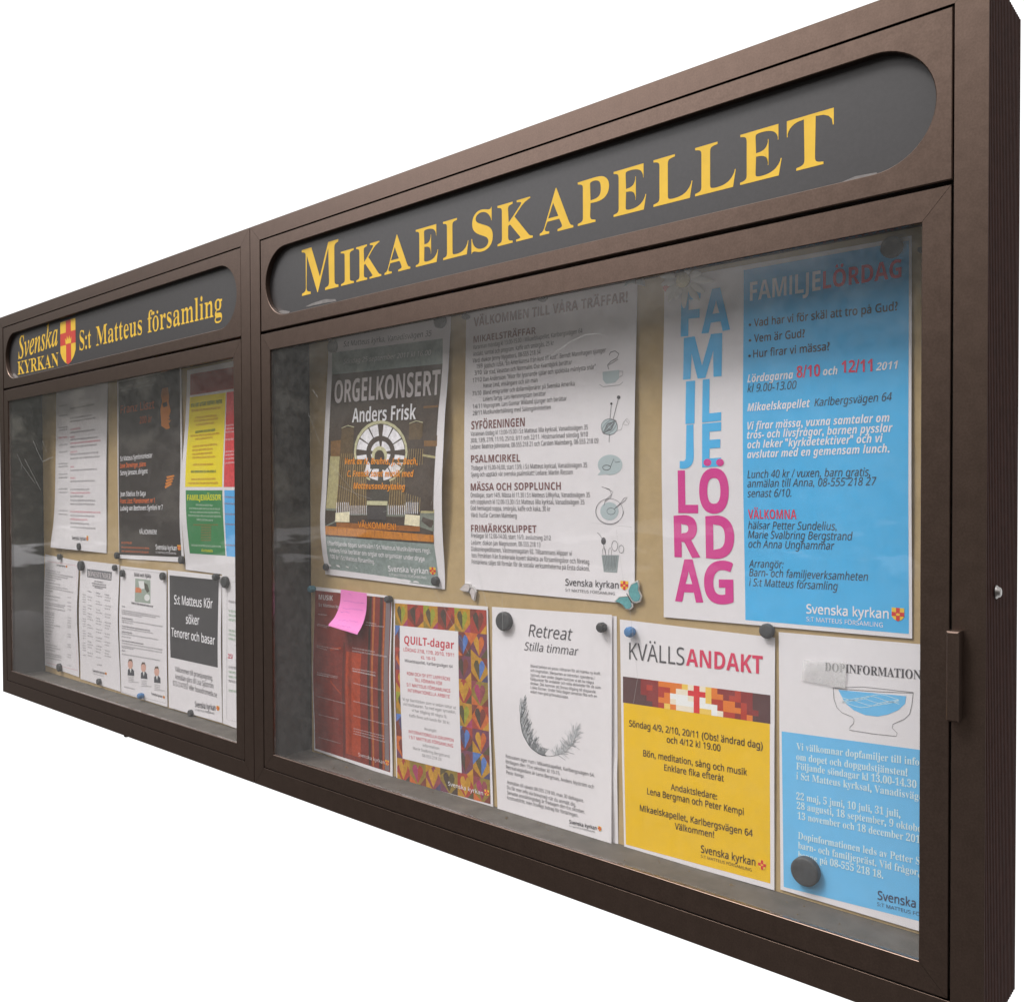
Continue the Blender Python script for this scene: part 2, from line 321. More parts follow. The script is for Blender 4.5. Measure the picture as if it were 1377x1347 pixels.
def build_poster(P):
    c = P['c']; Lt, Rt = ([hermite(P[k], i/200) for i in range(201)] for k in 'LR')
    def surf(x, z, lv):
        u, v = uv_of(c, x, z); k = min(max(v*200, 0), 199.99); i = int(k); k -= i
        d = (Lt[i]*(1-k) + Lt[i+1]*k)*(1-u) + (Rt[i]*(1-k) + Rt[i+1]*k)*u
        return (x/1000, -(d + lv*STEP)/1000, z/1000)
    NU, NV = 12, 36
    v, f = [], []
    for lay, y in ((0, .0), (1, -.8)):                        # front and back of the sheet
        for j in range(NV + 1):
            for i in range(NU + 1): v.append(surf(*bilin(c, i/NU, j/NV), y))
    N = (NU+1)*(NV+1); q = lambda i, j: j*(NU+1) + i
    for j in range(NV):
        for i in range(NU):
            a, b, d, e = q(i, j), q(i+1, j), q(i+1, j+1), q(i, j+1); f += [(a, e, d, b), (a+N, b+N, d+N, e+N)]
    for k in range(2 * N): v.append(v[k])                      # the rim keeps its own vertices so the sheet shades flat
    r_ = lambda i, j: q(i, j) + 2*N
    for i in range(NU): f += [(r_(i,0), r_(i+1,0), r_(i+1,0)+N, r_(i,0)+N), (r_(i,NV)+N, r_(i+1,NV)+N, r_(i+1,NV), r_(i,NV))]
    for j in range(NV): f += [(r_(0,j)+N, r_(0,j+1)+N, r_(0,j+1), r_(0,j)), (r_(NU,j), r_(NU,j+1), r_(NU,j+1)+N, r_(NU,j)+N)]
    pm = TAPE if P['paper'] == 'tape' else ink(P['paper'])
    root = mesh_obj(P['name'], v, f, pm, None, None, True, (P['o'][0], P['y'], P['o'][1]))
    tag(root, P['label'], P['cat'], P['group'])
    parts = {}
    def put(part, col, lv, v2, f2):
        d = parts.setdefault(part, dict(v=[], f=[], m=[], mats=[]))
        if col not in d['mats']: d['mats'].append(col)
        b = len(d['v']); d['v'] += [surf(x, z, lv) for x, z in v2]
        d['f'] += [tuple(k + b for k in t) for t in f2]; d['m'] += [d['mats'].index(col)] * len(f2)
    rnd = random.Random(len(P['items']) * 7 + int(P['o'][0] * 1000))
    seen = {}
    for it in P['items']:
        part, kind, col, lv = it[:4]; a = it[4:]
        if kind in 'tg' and part.startswith('printed'):        # paragraphs are separate blocks of print
            bx, bz, bc = (a[3], a[4], a[6]) if kind == 't' else (a[1], a[2], a[4])
            bw = a[5] if kind == 't' else a[3]
            hit = None
            for k, (x0_, x1_, z_, c_) in seen.items():
                if k[0] == part and -.5*bc < z_ - bz < 2.1*max(bc, c_) + 1 and bx < x1_ + 2*bc and bx + bw > x0_ - 2*bc: hit = k
            if hit is None: hit = (part, len(seen))
            o_ = seen.get(hit, (bx, bx + bw, bz, bc)); seen[hit] = (min(o_[0], bx), max(o_[1], bx + bw), bz, bc); part = hit
        elif kind in 'qb' and part in ('colour_panel', 'printed_heading'): part = (part, 'q', len(seen)); seen[part] = (0, 0, 9e9, 0)
        if kind in 'tg':
            if kind == 't': font, txt, extra, x0, z0, w, cap, sl = a; V, F, mn, mx = layout(txt + extra, font, len(txt) if extra else None)
            else:
                font, x0, z0, w, cap, sl = a; txt = rnd.choice(WORDS)
                while len(txt) * .62 * cap * .8 < w: txt += ' ' + rnd.choice(WORDS)
                V, F, mn, mx = layout(txt, font)
            k = w / (mx - mn); put(part, col, lv, [(x0 + (x-mn)*k, z0 + sl*(x-mn)*k + y*cap) for x, y in V], F)
        elif kind == 'b':
            font, ch, x0, z0, w, h, sl = a; V, F, mn, mx = layout(ch, font); ys = [y for x, y in V]; y0, y1 = min(ys), max(ys)
            k = w / (mx - mn); put(part, col, lv, [(x0 + (x-mn)*k, z0 + sl*(x-mn)*k + (y-y0)/(y1-y0)*h) for x, y in V], F)
        elif kind == 'q':
            nu, nv = 10, 32; Q = a[0]
            put(part, col, lv, [bilin(Q, i/nu, j/nv) for j in range(nv+1) for i in range(nu+1)], [(j*(nu+1)+i, (j+1)*(nu+1)+i, (j+1)*(nu+1)+i+1, j*(nu+1)+i+1) for j in range(nv) for i in range(nu)])
        elif kind == 'p': put(part, col, lv, *poly(a[0]))
        elif kind == 's': put(part, col, lv, *ribbon(a[1], a[0]))
        elif kind == 'm':
            cx, cz, w, h = a
            T = lambda pts: [(cx + x*w/2, cz + z*h/2) for x, z in pts]
            put(part, 'em', lv, *poly(T([(-1,1),(1,1),(1,-.3),(.6,-.75),(0,-1),(-.6,-.75),(-1,-.3)])))
            put(part, 'emred', lv + 1, *poly(T([(-.3,1),(.3,1),(.3,.35),(1,.35),(1,-.25),(.3,-.25),(.3,-.85),(0,-1),(-.3,-.85),(-.3,-.25),(-1,-.25),(-1,.35),(-.3,.35)])))
            put(part, 'em', lv + 2, *poly(T([(-.26,-.16),(.26,-.16),(.32,.24),(.12,.06),(0,.3),(-.12,.06),(-.32,.24)])))
    obs = {}
    for part in sorted(parts, key=lambda k: (k == 'church_emblem', str(k))):
        d = parts[part]
        par = obs.get('church_logo', root) if part == 'church_emblem' else root
        obs[part] = mesh_obj(part if isinstance(part, str) else part[0], d['v'], d['f'], [ink(m) for m in d['mats']], par, d['m'], False)
    return root

# ------------------------------------------------------------------ measured data (metres on the board, millimetres on each sheet)
W, A, B, IT, DT, GT, GB, DB = 1.20014, 0.02918, 0.05775, 0.97209, 0.80481, 0.77483, 0.06232, 0.03315
H = 1.0; DEPTH = .13
POSTERS = [
 dict(name='poster', label='organ concert poster reading ORGELKONSERT, curling white paper round an organ photo', cat='poster', group='notices pinned up in the cases', paper='paper', o=(1.2979, 0.3776), y=0.088, c=[(13.4, 442.7), (322.6, 439.8), (305.3, -8.0), (0.0, -0.0)], L=[(0, 0), (0.1, 0), (0.39, 6), (0.66, 11), (0.78, 14), (0.9, 9), (1, 1)], R=[(0, 0), (0.18, 2.5), (0.29, 5), (0.38, 8.5), (0.5, 10.5), (0.62, 12), (0.73, 10.5), (0.84, 6.5), (0.91, 2.5), (1, 0)], items=[
 ('colour_panel','q','orgG',1,[(22.7,396),(304.4,387.2),(305.4,347.4),(24.4,356.9)]),
 ('colour_panel','q','orgG',1,[(16.1,69.3),(288.1,63.3),(292.6,-4.6),(13.7,4.3)]),
 ('picture','q','orgDk',1,[(24.4,356.9),(305.4,347.4),(288.1,63.3),(16.1,69.3)]),
 ('picture','p','orgBr',2,[(27.2,238.3),(56.9,239),(58.2,208.4),(28.5,207.4)]),
 ('picture','p','orgBr',2,[(266,283.2),(299.6,282.5),(299.7,217.8),(269.9,219.1)]),
 ('picture','p','orgWl',2,[(26.6,211.6),(56.4,210.5),(50.8,119.1),(19.3,118.9)]),
 ('picture','p','orgWl',2,[(266.4,206.9),(296.5,202.2),(293,112.7),(262.1,112.4)]),
 ('picture','p','orgGy',2,[(18.3,118.9),(47.6,119.1),(46.2,94.6),(17.1,85.9)]),
 ('picture','p','orgGy',2,[(260.7,112.4),(293,112.7),(290.2,83.2),(259.2,90.1)]),
 ('picture','p','orgMd',2,[(86.9,127.2),(133,127.2),(133.2,107.6),(87.5,107.2)]),
 ('picture','p','orgMd',2,[(180.3,127.3),(228.5,127.3),(227.8,106.5),(180,106.1)]),
 ('picture','p','orgRing',3,[(231.3,211.5),(229.5,198.3),(223.4,186.2),(213.3,175.8),(199.7,167.8),(183.6,162.9),(166,161.4),(148,163.4),(131,169),(115.9,177.9),(104.1,189.3),(96.3,202.6),(93.2,216.7),(95.2,230.7),(102,243.5),(113.1,254.1),(127.6,261.8),(144.5,266.1),(162.5,266.9),(180.3,264),(196.9,257.8),(211,248.8),(221.8,237.5),(228.7,224.8)]),
 ('picture','p','orgDk',4,[(226.3,210.7),(224.6,198.5),(219,187.3),(209.6,177.7),(197,170.4),(182.2,165.9),(165.9,164.5),(149.4,166.5),(133.7,171.6),(119.8,179.7),(108.9,190.3),(101.8,202.4),(99,215.4),(100.8,228.3),(107.1,240),(117.3,249.7),(130.6,256.9),(146.1,260.9),(162.7,261.6),(179.2,258.9),(194.4,253.3),(207.5,245),(217.4,234.7),(223.8,223)]),
 ('picture','p','orgWin',5,[(224.2,205.3),(223.8,202.4),(223.1,199.6),(222.1,196.9),(221,194.2),(219.6,191.5),(218,189),(196.8,198.5),(197.8,200),(198.6,201.6),(199.3,203.2),(199.9,204.9),(200.3,206.6),(200.6,208.3)]),
 ('picture','p','orgWin',5,[(216.3,186.7),(213.9,183.8),(211.1,181.1),(208.1,178.6),(204.8,176.3),(201.2,174.2),(197.5,172.3),(184.4,188.5),(186.7,189.6),(188.8,190.9),(190.8,192.3),(192.6,193.8),(194.3,195.4),(195.8,197.1)]),
 ('picture','p','orgWin',5,[(194.4,171),(191.1,169.8),(187.7,168.7),(184.2,167.8),(180.6,167.1),(176.9,166.6),(173.2,166.2),(169.8,185),(172,185.2),(174.2,185.5),(176.4,185.9),(178.5,186.4),(180.6,187),(182.5,187.7)]),
 ('picture','p','orgWin',5,[(189.4,209),(188.1,205.2),(185.9,201.7),(182.8,198.7),(178.8,196.3),(174.2,194.6),(169.2,193.7),(165.4,209.1),(166.4,209.3),(167.3,209.6),(168.1,210.1),(168.7,210.7),(169.2,211.4),(169.5,212.2)]),
 ('picture','p','orgWin',5,[(158.5,166.4),(154.6,167),(150.8,167.7),(147,168.6),(143.2,169.6),(139.5,170.9),(135.9,172.3),(147.5,188.8),(149.7,187.9),(151.8,187.2),(154.1,186.5),(156.4,185.9),(158.7,185.5),(161,185.2)]),
 ('picture','p','orgWin',5,[(132.6,173.8),(128.5,176),(124.6,178.3),(121,180.9),(117.6,183.7),(114.4,186.7),(111.6,189.8),(133.1,199.3),(134.8,197.4),(136.6,195.6),(138.7,194),(140.8,192.4),(143.1,191),(145.5,189.7)]),
 ('picture','p','orgWin',5,[(109.6,192.4),(107.7,195.1),(106,197.9),(104.6,200.7),(103.4,203.6),(102.4,206.6),(101.7,209.6),(127.3,211),(127.7,209.2),(128.3,207.5),(129,205.7),(129.9,204),(130.8,202.4),(131.9,200.8)]),
 ('picture','p','orgWin',5,[(161.1,194),(155.9,195.2),(151.1,197.2),(146.8,199.8),(143.3,203.1),(140.7,206.8),(139.1,210.8),(159.4,212.6),(159.7,211.8),(160.2,211),(160.9,210.4),(161.8,209.8),(162.7,209.4),(163.7,209.2)]),
 ('picture','p','orgWin',5,[(101.3,221.1),(101.8,224.1),(102.5,227.1),(103.6,230),(104.8,232.8),(106.4,235.6),(108.1,238.2),(131.1,227.9),(130.1,226.3),(129.2,224.7),(128.4,223),(127.8,221.3),(127.4,219.6),(127.1,217.8)]),
 ('picture','p','orgWin',5,[(110,240.6),(112.7,243.5),(115.7,246.2),(118.9,248.8),(122.4,251.1),(126.2,253.1),(130.2,254.9),(144.1,237.9),(141.8,236.8),(139.5,235.6),(137.5,234.2),(135.5,232.7),(133.8,231.1),(132.2,229.3)]),
 ('picture','p','orgWin',5,[(133.5,256.2),(136.9,257.3),(140.5,258.2),(144.1,259),(147.8,259.6),(151.6,260),(155.3,260.2),(159.1,241.2),(156.8,241),(154.6,240.8),(152.4,240.4),(150.2,239.9),(148.1,239.3),(146,238.7)]),
 ('picture','p','orgWin',5,[(138.9,217.1),(140.2,221),(142.5,224.5),(145.8,227.5),(149.9,229.9),(154.6,231.5),(159.7,232.3),(163.5,216.9),(162.5,216.7),(161.5,216.4),(160.7,215.9),(160.1,215.3),(159.6,214.6),(159.4,213.8)]),
 ('picture','p','orgWin',5,[(170.2,259.3),(174,258.7),(177.8,257.8),(181.6,256.8),(185.2,255.6),(188.8,254.2),(192.3,252.7),(181.2,236.8),(179.1,237.7),(176.9,238.5),(174.7,239.2),(172.5,239.8),(170.2,240.3),(167.9,240.7)]),
 ('picture','p','orgWin',5,[(195.4,251.1),(199.3,248.9),(203,246.5),(206.4,243.9),(209.5,241.1),(212.4,238.2),(215,235.1),(194.9,226.4),(193.4,228.2),(191.6,229.9),(189.7,231.6),(187.6,233.2),(185.4,234.6),(183.1,235.9)]),
 ('picture','p','orgWin',5,[(216.9,232.7),(218.6,230),(220,227.4),(221.3,224.6),(222.4,221.9),(223.2,219.1),(223.9,216.2),(200.3,215),(199.9,216.7),(199.4,218.4),(198.8,220),(198,221.7),(197.1,223.3),(196.1,224.9)]),
 ('picture','p','orgWin',5,[(167.8,232),(172.9,230.7),(177.7,228.6),(181.8,225.9),(185.2,222.7),(187.7,219),(189.1,215.1),(169.4,213.4),(169.1,214.2),(168.6,214.9),(167.9,215.6),(167.1,216.1),(166.1,216.5),(165.1,216.8)]),
 ('picture','p','orgBk',6,[(137.7,198.4),(187.4,196.8),(188.3,131.6),(139.3,131.6)]),
 ('picture','p','orgRing',6,[(181.1,208.2),(180.6,204.4),(178.9,200.9),(175.9,198),(172,195.8),(167.4,194.4),(162.4,194.1),(157.4,194.7),(152.6,196.4),(148.4,198.8),(145.2,202),(143.1,205.7),(142.3,209.6),(142.8,213.4),(144.6,216.9),(147.7,219.9),(151.7,222.1),(156.3,223.4),(161.4,223.7),(166.4,222.9),(171.1,221.3),(175.2,218.8),(178.3,215.6),(180.4,212)]),
 ('picture','p','orgDk',7,[(174.9,204.9),(174.6,201.8),(173.4,199),(171.4,196.6),(168.8,194.8),(165.8,193.7),(162.4,193.4),(159.1,193.9),(155.9,195.2),(153.1,197.2),(151,199.7),(149.5,202.7),(149,205.8),(149.3,208.9),(150.5,211.7),(152.5,214.2),(155.1,216),(158.2,217),(161.6,217.3),(164.9,216.8),(168.1,215.5),(170.8,213.5),(173,210.9),(174.3,208)]),
 ('picture','p','orgTw',6,[(57.8,259.7),(92.7,259.5),(85.3,95.4),(47.7,94.9)]),
 ('picture','s','orgRing',7,1.2,[(57.8,259.7),(75.2,263.4),(92.7,259.5)]),
 ('picture','s','orgPipe',7,0.7,[(59.6,215.4),(47.7,115.2)]),
 ('picture','s','orgPipe',7,0.7,[(65.5,215.2),(54.1,115.2)]),
 ('picture','s','orgPipe',7,0.7,[(71.3,215),(60.4,115.2)]),
 ('picture','s','orgPipe',7,0.7,[(77.2,214.8),(66.7,115.3)]),
 ('picture','s','orgPipe',7,0.7,[(83,214.6),(73,115.3)]),
 ('picture','s','orgPipe',7,0.7,[(88.7,214.4),(79.3,115.3)]),
 ('picture','s','orgPipe',7,0.7,[(94.5,214.2),(85.5,115.4)]),
 ('picture','p','orgTw',6,[(234.4,257.3),(266.8,257.1),(258.6,94.4),(224.9,95.6)]),
 ('picture','s','orgRing',7,1.2,[(234.4,257.3),(250.6,260.8),(266.8,257.1)]),
 ('picture','s','orgPipe',7,0.7,[(235.7,216.4),(225.8,114.4)]),
 ('picture','s','orgPipe',7,0.7,[(241.2,216.2),(231.6,114.5)]),
 ('picture','s','orgPipe',7,0.7,[(246.6,216),(237.3,114.5)]),
 ('picture','s','orgPipe',7,0.7,[(252,215.8),(243,114.5)]),
 ('picture','s','orgPipe',7,0.7,[(257.4,215.6),(248.6,114.6)]),
 ('picture','s','orgPipe',7,0.7,[(262.7,215.3),(254.3,114.6)]),
 ('picture','s','orgPipe',7,0.7,[(268.1,215.1),(259.9,114.6)]),
 ('picture','p','orgTw',6,[(93.7,204.1),(127.6,203),(129.8,110.3),(85.6,109.9)]),
 ('picture','s','orgPipe',7,0.8,[(94,196.8),(87.6,120.8)]),
 ('picture','s','orgPipe',7,0.8,[(99.5,196.6),(94.5,120.8)]),
 ('picture','s','orgPipe',7,0.8,[(105,196.5),(101.4,120.9)]),
 ('picture','s','orgPipe',7,0.8,[(110.5,196.3),(108.3,120.9)]),
 ('picture','s','orgPipe',7,0.8,[(115.9,196.2),(115.1,120.9)]),
 ('picture','s','orgPipe',7,0.8,[(121.4,196),(121.9,120.9)]),
 ('picture','s','orgPipe',7,0.8,[(126.8,195.8),(128.6,120.9)]),
 ('picture','s','orgWin',8,1.4,[(86.3,124.4),(86.7,108.1)]),
 ('picture','s','orgWin',8,1.4,[(91.8,124.4),(92.2,108.2)]),
 ('picture','s','orgWin',8,1.4,[(97.3,124.5),(97.7,108.2)]),
 ('picture','s','orgWin',8,1.4,[(102.7,124.5),(103.1,108.3)]),
 ('picture','s','orgWin',8,1.4,[(108.2,124.5),(108.5,108.3)]),
 ('picture','s','orgWin',8,1.4,[(113.6,124.5),(113.8,108.3)]),
 ('picture','s','orgWin',8,1.4,[(119,124.5),(119.2,108.4)]),
 ('picture','s','orgWin',8,1.4,[(124.3,124.5),(124.5,108.4)]),
 ('picture','s','orgWin',8,1.4,[(129.7,124.5),(129.8,108.5)]),
 ('picture','p','orgTw',6,[(194.1,200.8),(224.6,199.8),(224.7,111),(184.4,110.7)]),
 ('picture','s','orgPipe',7,0.8,[(194.3,193.9),(186.7,121.1)]),
 ('picture','s','orgPipe',7,0.8,[(199.3,193.7),(193,121.2)]),
 ('picture','s','orgPipe',7,0.8,[(204.2,193.6),(199.3,121.2)]),
 ('picture','s','orgPipe',7,0.8,[(209.2,193.4),(205.5,121.2)]),
 ('picture','s','orgPipe',7,0.8,[(214.1,193.3),(211.7,121.2)]),
 ('picture','s','orgPipe',7,0.8,[(218.9,193.1),(217.9,121.2)]),
 ('picture','s','orgPipe',7,0.8,[(223.8,193),(224,121.2)]),
 ('picture','s','orgWin',8,1.4,[(185.7,124.6),(185.4,109)]),
 ('picture','s','orgWin',8,1.4,[(190.7,124.6),(190.4,109)]),
 ('picture','s','orgWin',8,1.4,[(195.6,124.6),(195.4,109)]),
 ('picture','s','orgWin',8,1.4,[(200.6,124.6),(200.3,109.1)]),
 ('picture','s','orgWin',8,1.4,[(205.5,124.6),(205.2,109.1)]),
 ('picture','s','orgWin',8,1.4,[(210.5,124.6),(210.1,109.2)]),
 ('picture','s','orgWin',8,1.4,[(215.3,124.7),(215,109.2)]),
 ('picture','s','orgWin',8,1.4,[(220.2,124.7),(219.8,109.2)]),
 ('picture','s','orgWin',8,1.4,[(225.1,124.7),(224.6,109.3)]),
 ('picture','p','orgBox',8,[(47.8,111.5),(85.5,113.6),(85.3,95.4),(46.6,95.6)]),
 ('picture','p','orgBox',8,[(226.7,110.3),(261,108.6),(258.8,91),(223.7,93.2)]),
 ('picture','s','orgWin',8,1.4,[(50.3,129.9),(50.2,111.5)]),
 ('picture','s','orgWin',8,1.4,[(230.2,129.8),(228.7,111)]),
 ('picture','s','orgWin',8,1.4,[(55.5,129.9),(55.4,111.5)]),
 ('picture','s','orgWin',8,1.4,[(234.7,129.8),(233.2,111.1)]),
 ('picture','s','orgWin',8,1.4,[(60.8,129.9),(60.5,111.6)]),
 ('picture','s','orgWin',8,1.4,[(239.2,129.8),(237.6,111.1)]),
 ('picture','s','orgWin',8,1.4,[(66,129.9),(65.7,111.6)]),
 ('picture','s','orgWin',8,1.4,[(243.7,129.8),(242.1,111.1)]),
 ('picture','s','orgWin',8,1.4,[(71.2,129.9),(70.9,111.6)]),
 ('picture','s','orgWin',8,1.4,[(248.1,129.8),(246.5,111.2)]),
 ('picture','s','orgWin',8,1.4,[(76.3,129.9),(76,111.7)]),
 ('picture','s','orgWin',8,1.4,[(252.6,129.8),(250.9,111.2)]),
 ('picture','s','orgWin',8,1.4,[(81.5,129.9),(81.1,111.7)]),
 ('picture','s','orgWin',8,1.4,[(257,129.8),(255.3,111.2)]),
 ('picture','p','orgRing',8,[(131.1,132.3),(184.1,131.6),(183,124.6),(131.3,125.2)]),
 ('picture','p','orgDeck',8,[(132.4,122.4),(180.4,121.8),(179.9,100.2),(132.3,101)]),
 ('picture','p','orgOr',6,[(18.3,88),(289.6,77.7),(288.5,66.6),(16.5,72.4)]),
 ('picture','p','orgOr2',5,[(49.4,94.6),(259.3,91),(258.6,82.6),(48.7,84.4)]),
 ('picture','s','orgOr2',7,0.9,[(26.4,87.1),(24.9,73.7)]),
 ('picture','s','orgOr2',7,0.9,[(52,86.3),(50.6,73.2)]),
 ('picture','s','orgOr2',7,0.9,[(77.2,85.5),(75.7,72.8)]),
 ('picture','s','orgOr2',7,0.9,[(101.8,84.8),(100.4,72.3)]),
 ('picture','s','orgOr2',7,0.9,[(125.9,84),(124.6,71.9)]),
 ('picture','s','orgOr2',7,0.9,[(149.5,83.3),(148.2,71.5)]),
 ('picture','s','orgOr2',7,0.9,[(172.7,82.6),(171.5,71.1)]),
 ('picture','s','orgOr2',7,0.9,[(195.4,81.9),(194.2,70.7)]),
 ('picture','s','orgOr2',7,0.9,[(217.7,81.2),(216.5,70.3)]),
 ('picture','s','orgOr2',7,0.9,[(239.5,80.5),(238.4,69.9)]),
 ('picture','s','orgOr2',7,0.9,[(261,79.8),(259.9,69.5)]),
 ('picture','s','orgOr2',7,0.9,[(282,79.2),(281,69.2)]),
 ('printed_heading','t','lgt',9,'B','ORGELKONSERT','',34.8,305.2,267.7,39.53,-0.0237),
 ('printed_heading','t','wht',9,'B','Anders Frisk','',86.9,268,163,24.1,-0.0279),
 ('printed_text','t','blk',4,'Ri','S:t Matteus kyrka, Vanadisvägen 35','',55.4,403,223.6,9.11,-0.0384),
 ('printed_text','t','wht',4,'Ri','Söndag 25 september 2011 kl 16.00','',56.5,372.8,222.3,8.02,-0.0386),
 ('printed_text','t','orange',10,'I','Verk av N. Bruhns, J. S. Bach,','',70,196.3,186.6,10.53,-0.0328),
 ('printed_text','t','orange',10,'I','C. Franck samt musik med','',77.3,174.5,170.4,10.48,-0.0229),
 ('printed_text','t','orange',10,'I','Matteusanknytning','',94.7,153.2,132.7,10.4,-0.0248),
 ('printed_text','t','orange',10,'R+','VÄLKOMMEN!','',108,86.5,95.5,10.36,-0.0265),
 ('printed_text','t','wht',4,'R+','Efterföljande öppet samkväm i S:t Matteus Musikvänners regi:','',20.1,53.8,258.2,7.1,-0.0202),
 ('printed_text','t','wht',4,'R+','Anders Frisk berättar om orglar och organister under dryga','',22.7,41.4,240.5,7.11,-0.0247),
 ('printed_text','t','wht',4,'R+','100 år i S:t Matteus församling.','',22.9,30,117.8,7.19,-0.0389),
 ('church_logo','t','wht',4,'R+','Svenska kyrkan','',173.4,14.5,96.1,9.1,0.0011),
 ('church_logo','t','wht',4,'R','S:T MATTEUS FÖRSAMLING','',174.3,6.7,89.6,3.95,-0.0032),
 ('church_emblem','m','em',4,279.8,19.8,13.8,12.4),
 ]),
 dict(name='poster', label='white programme list headed VÄLKOMMEN TILL VÅRA TRÄFFAR with grey drawings', cat='poster', group='notices pinned up in the cases', paper='paper', o=(1.6469, 0.3739), y=0.088, c=[(5.7, 428.6), (316.4, 427.3), (311.5, -1.1), (-0.0, -0.0)], L=[(0, 0), (0.45, 3), (1, 0)], R=[(0, 0), (0.5, 4), (1, 0)], items=[
 ('printed_heading','t','head',4,'B','VÄLKOMMEN TILL VÅRA TRÄFFAR!','',22,401,279.9,13.69,-0.0125),
 ('printed_heading','t','head',4,'B','MIKAELSTRÄFFAR','',21.7,376.5,123.3,9.86,-0.0132),
 ('printed_heading','t','head',4,'B','SYFÖRENINGEN','',18.5,244.7,107.1,12.44,-0.0106),
 ('printed_heading','t','head',4,'B','PSALMCIRKEL','',17.4,194.1,99.2,11.16,-0.0175),
 ('printed_heading','t','head',4,'B','MÄSSA OCH SOPPLUNCH','',16,151.5,175.3,10.75,-0.0037),
 ('printed_heading','t','head',4,'B','FRIMÄRKSKLIPPET','',15.1,87.9,130.6,10.8,0.0104),
 ('printed_text','t','gtx',4,'Rm','Varannan måndag kl 13.00-15.00 i Mikaelskapellet, Karlbergsvägen 64','',20.9,366.3,206.9,6.44,-0.0029),
 ('printed_text','t','gtx',4,'Rm','Andakt, samtal och program. Kaffe och smörgås, 25 kr','',21,356,157,6.44,-0.007),
 ('printed_text','t','gtx',4,'Rm','Värd: diakon Jenny Nygebors, 08-555 218 34','',20.6,345.9,133.4,6.44,-0.0083),
 ('printed_text','t','gtx',4,'Rm','19/9','',28.7,336.6,12.2,6.42,0.005),
 ('printed_text','t','gtx',4,'Rm','Jiddisch i USA. "En Amerikaresa från kust till kust". Berndt Mannhagen sjunger','',43.9,335.5,223.6,6.37,-0.0037),
 ('printed_text','t','gtx',4,'Rm','3/10','',24.5,326.9,14.6,6.43,-0.007),
 ('printed_text','t','gtx',4,'Rm','Vår stad, Vasastan och Norrmalm. Ove Kvarnbjörk berättar','',43.5,326,166.9,6.37,-0.0094),
 ('printed_text','t','gtx',4,'Rm','17/10','',21.1,315.9,18.2,6.44,0.0049),
 ('printed_text','t','gtx',4,'Rm','Dan Andersson: "Visor för lyssnande själar och spökblåa månlysta snår"','',43.1,315.6,207.9,6.37,-0.0079),
 ('printed_text','t','gtx',4,'Rm','Hasse Lind, vissångare och sin man','',43.2,305.9,105.7,6.37,-0.0068),
 ('printed_text','t','gtx',4,'Rm','31/10','',20.5,296,18.2,6.44,-0.009),
 ('printed_text','t','gtx',4,'Rm','Bland emigranter och dollarmiljonärer på Svenska Amerika','',43.4,295.5,172.1,6.37,-0.0064),
 ('printed_text','t','gtx',4,'Rm','Liniens fartyg. Lars Hemmingstam berättar','',43.5,285.7,121,6.36,-0.0074),
 ('printed_text','t','gtx',4,'Rm','14/11','',21.6,276.2,19.1,6.43,-0.0139),
 ('printed_text','t','gtx',4,'Rm','Visprogram. Lars Gunnar Wiklund sjunger och berättar','',43.6,275.7,158.5,6.36,-0.0059),
 ('printed_text','t','gtx',4,'Rm','28/11','',21.7,265.9,18.2,6.43,0.0054),
 ('printed_text','t','gtx',4,'Rm','Musikunderhållning med Salongskvintetten','',43.7,266.2,130,6.36,-0.012),
 ('printed_text','t','gtx',4,'Rm','Varannan tisdag kl 13.00-15.00 i S:t Matteus lilla kyrksal, Vanadisvägen 35','',17,234.7,221.9,6.44,-0.0088),
 ('printed_text','t','gtx',4,'Rm','30/8, 13/9, 27/9, 11/10, 25/10, 8/11 och 22/11. Höstmarknad söndag 9/10','',16.9,224.6,222,6.44,-0.0066),
 ('printed_text','t','gtx',4,'Rm','Ledare: Beatrice Johnstone, 08-555 218 21 och Carsten Malmberg, 08-555 218 09','',16.8,214.9,239.7,6.65,-0.0066),
 ('printed_text','t','gtx',4,'Rm','Tisdagar kl 15.00-16.00, start 13/9, i S:t Matteus kyrksal, Vanadisvägen 35','',17.2,182.7,220.2,6.65,-0.0069),
 ('printed_text','t','gtx',4,'Rm','Sjung och upptäck vår svenska psalmskatt! Ledare: Martin Riessen','',17,172.6,195.7,6.66,-0.0026),
 ('printed_text','t','gtx',4,'Rm','Onsdagar, start 14/9. Mässa kl 11.30 i S:t Matteus Lillkyrka, Vanadisvägen 35','',15.5,141.2,226.1,6.67,-0.0044),
 ('printed_text','t','gtx',4,'Rm','och sopplunch kl 12.00-13.30 i S:t Matteus lilla kyrksal, Vanadisvägen 35','',15.2,131.1,216.6,6.68,-0.004),
 ('printed_text','t','gtx',4,'Rm','God hemlagad soppa, smörgås, kaffe och kaka, 30 kr','',15,121.4,156.8,6.68,-0.005),
 ('printed_text','t','gtx',4,'Rm','Värd: husfar Carsten Malmberg','',15.6,110.6,92.6,6.68,-0.0008),
 ('printed_text','t','gtx',4,'Rm','Fredagar kl 12.00-14.00, start 16/9, avslutning 2/12','',15.5,79.3,156.1,6.7,-0.0002),
 ('printed_text','t','gtx',4,'Rm','Ledare: diakon Jan Magnusson, 08-555 218 13','',15.2,68.5,137.3,6.7,0.0056),
 ('printed_text','t','gtx',4,'Rm','Diakoniexpeditionen, Västmannagatan 92. Tillsammans klipper vi','',15,58.8,193.5,6.7,-0.0003),
 ('printed_text','t','gtx',4,'Rm','loss frimärken från frankerade kuvert skänkta av församlingsbor och företag.','',15.7,49.1,224,6.7,-0.0032),
 ('printed_text','t','gtx',4,'Rm','Frimärkena säljes till förmån för de sociala verksamheterna på Ersta diakoni.','',15.6,38.9,223.5,6.71,0.0007),
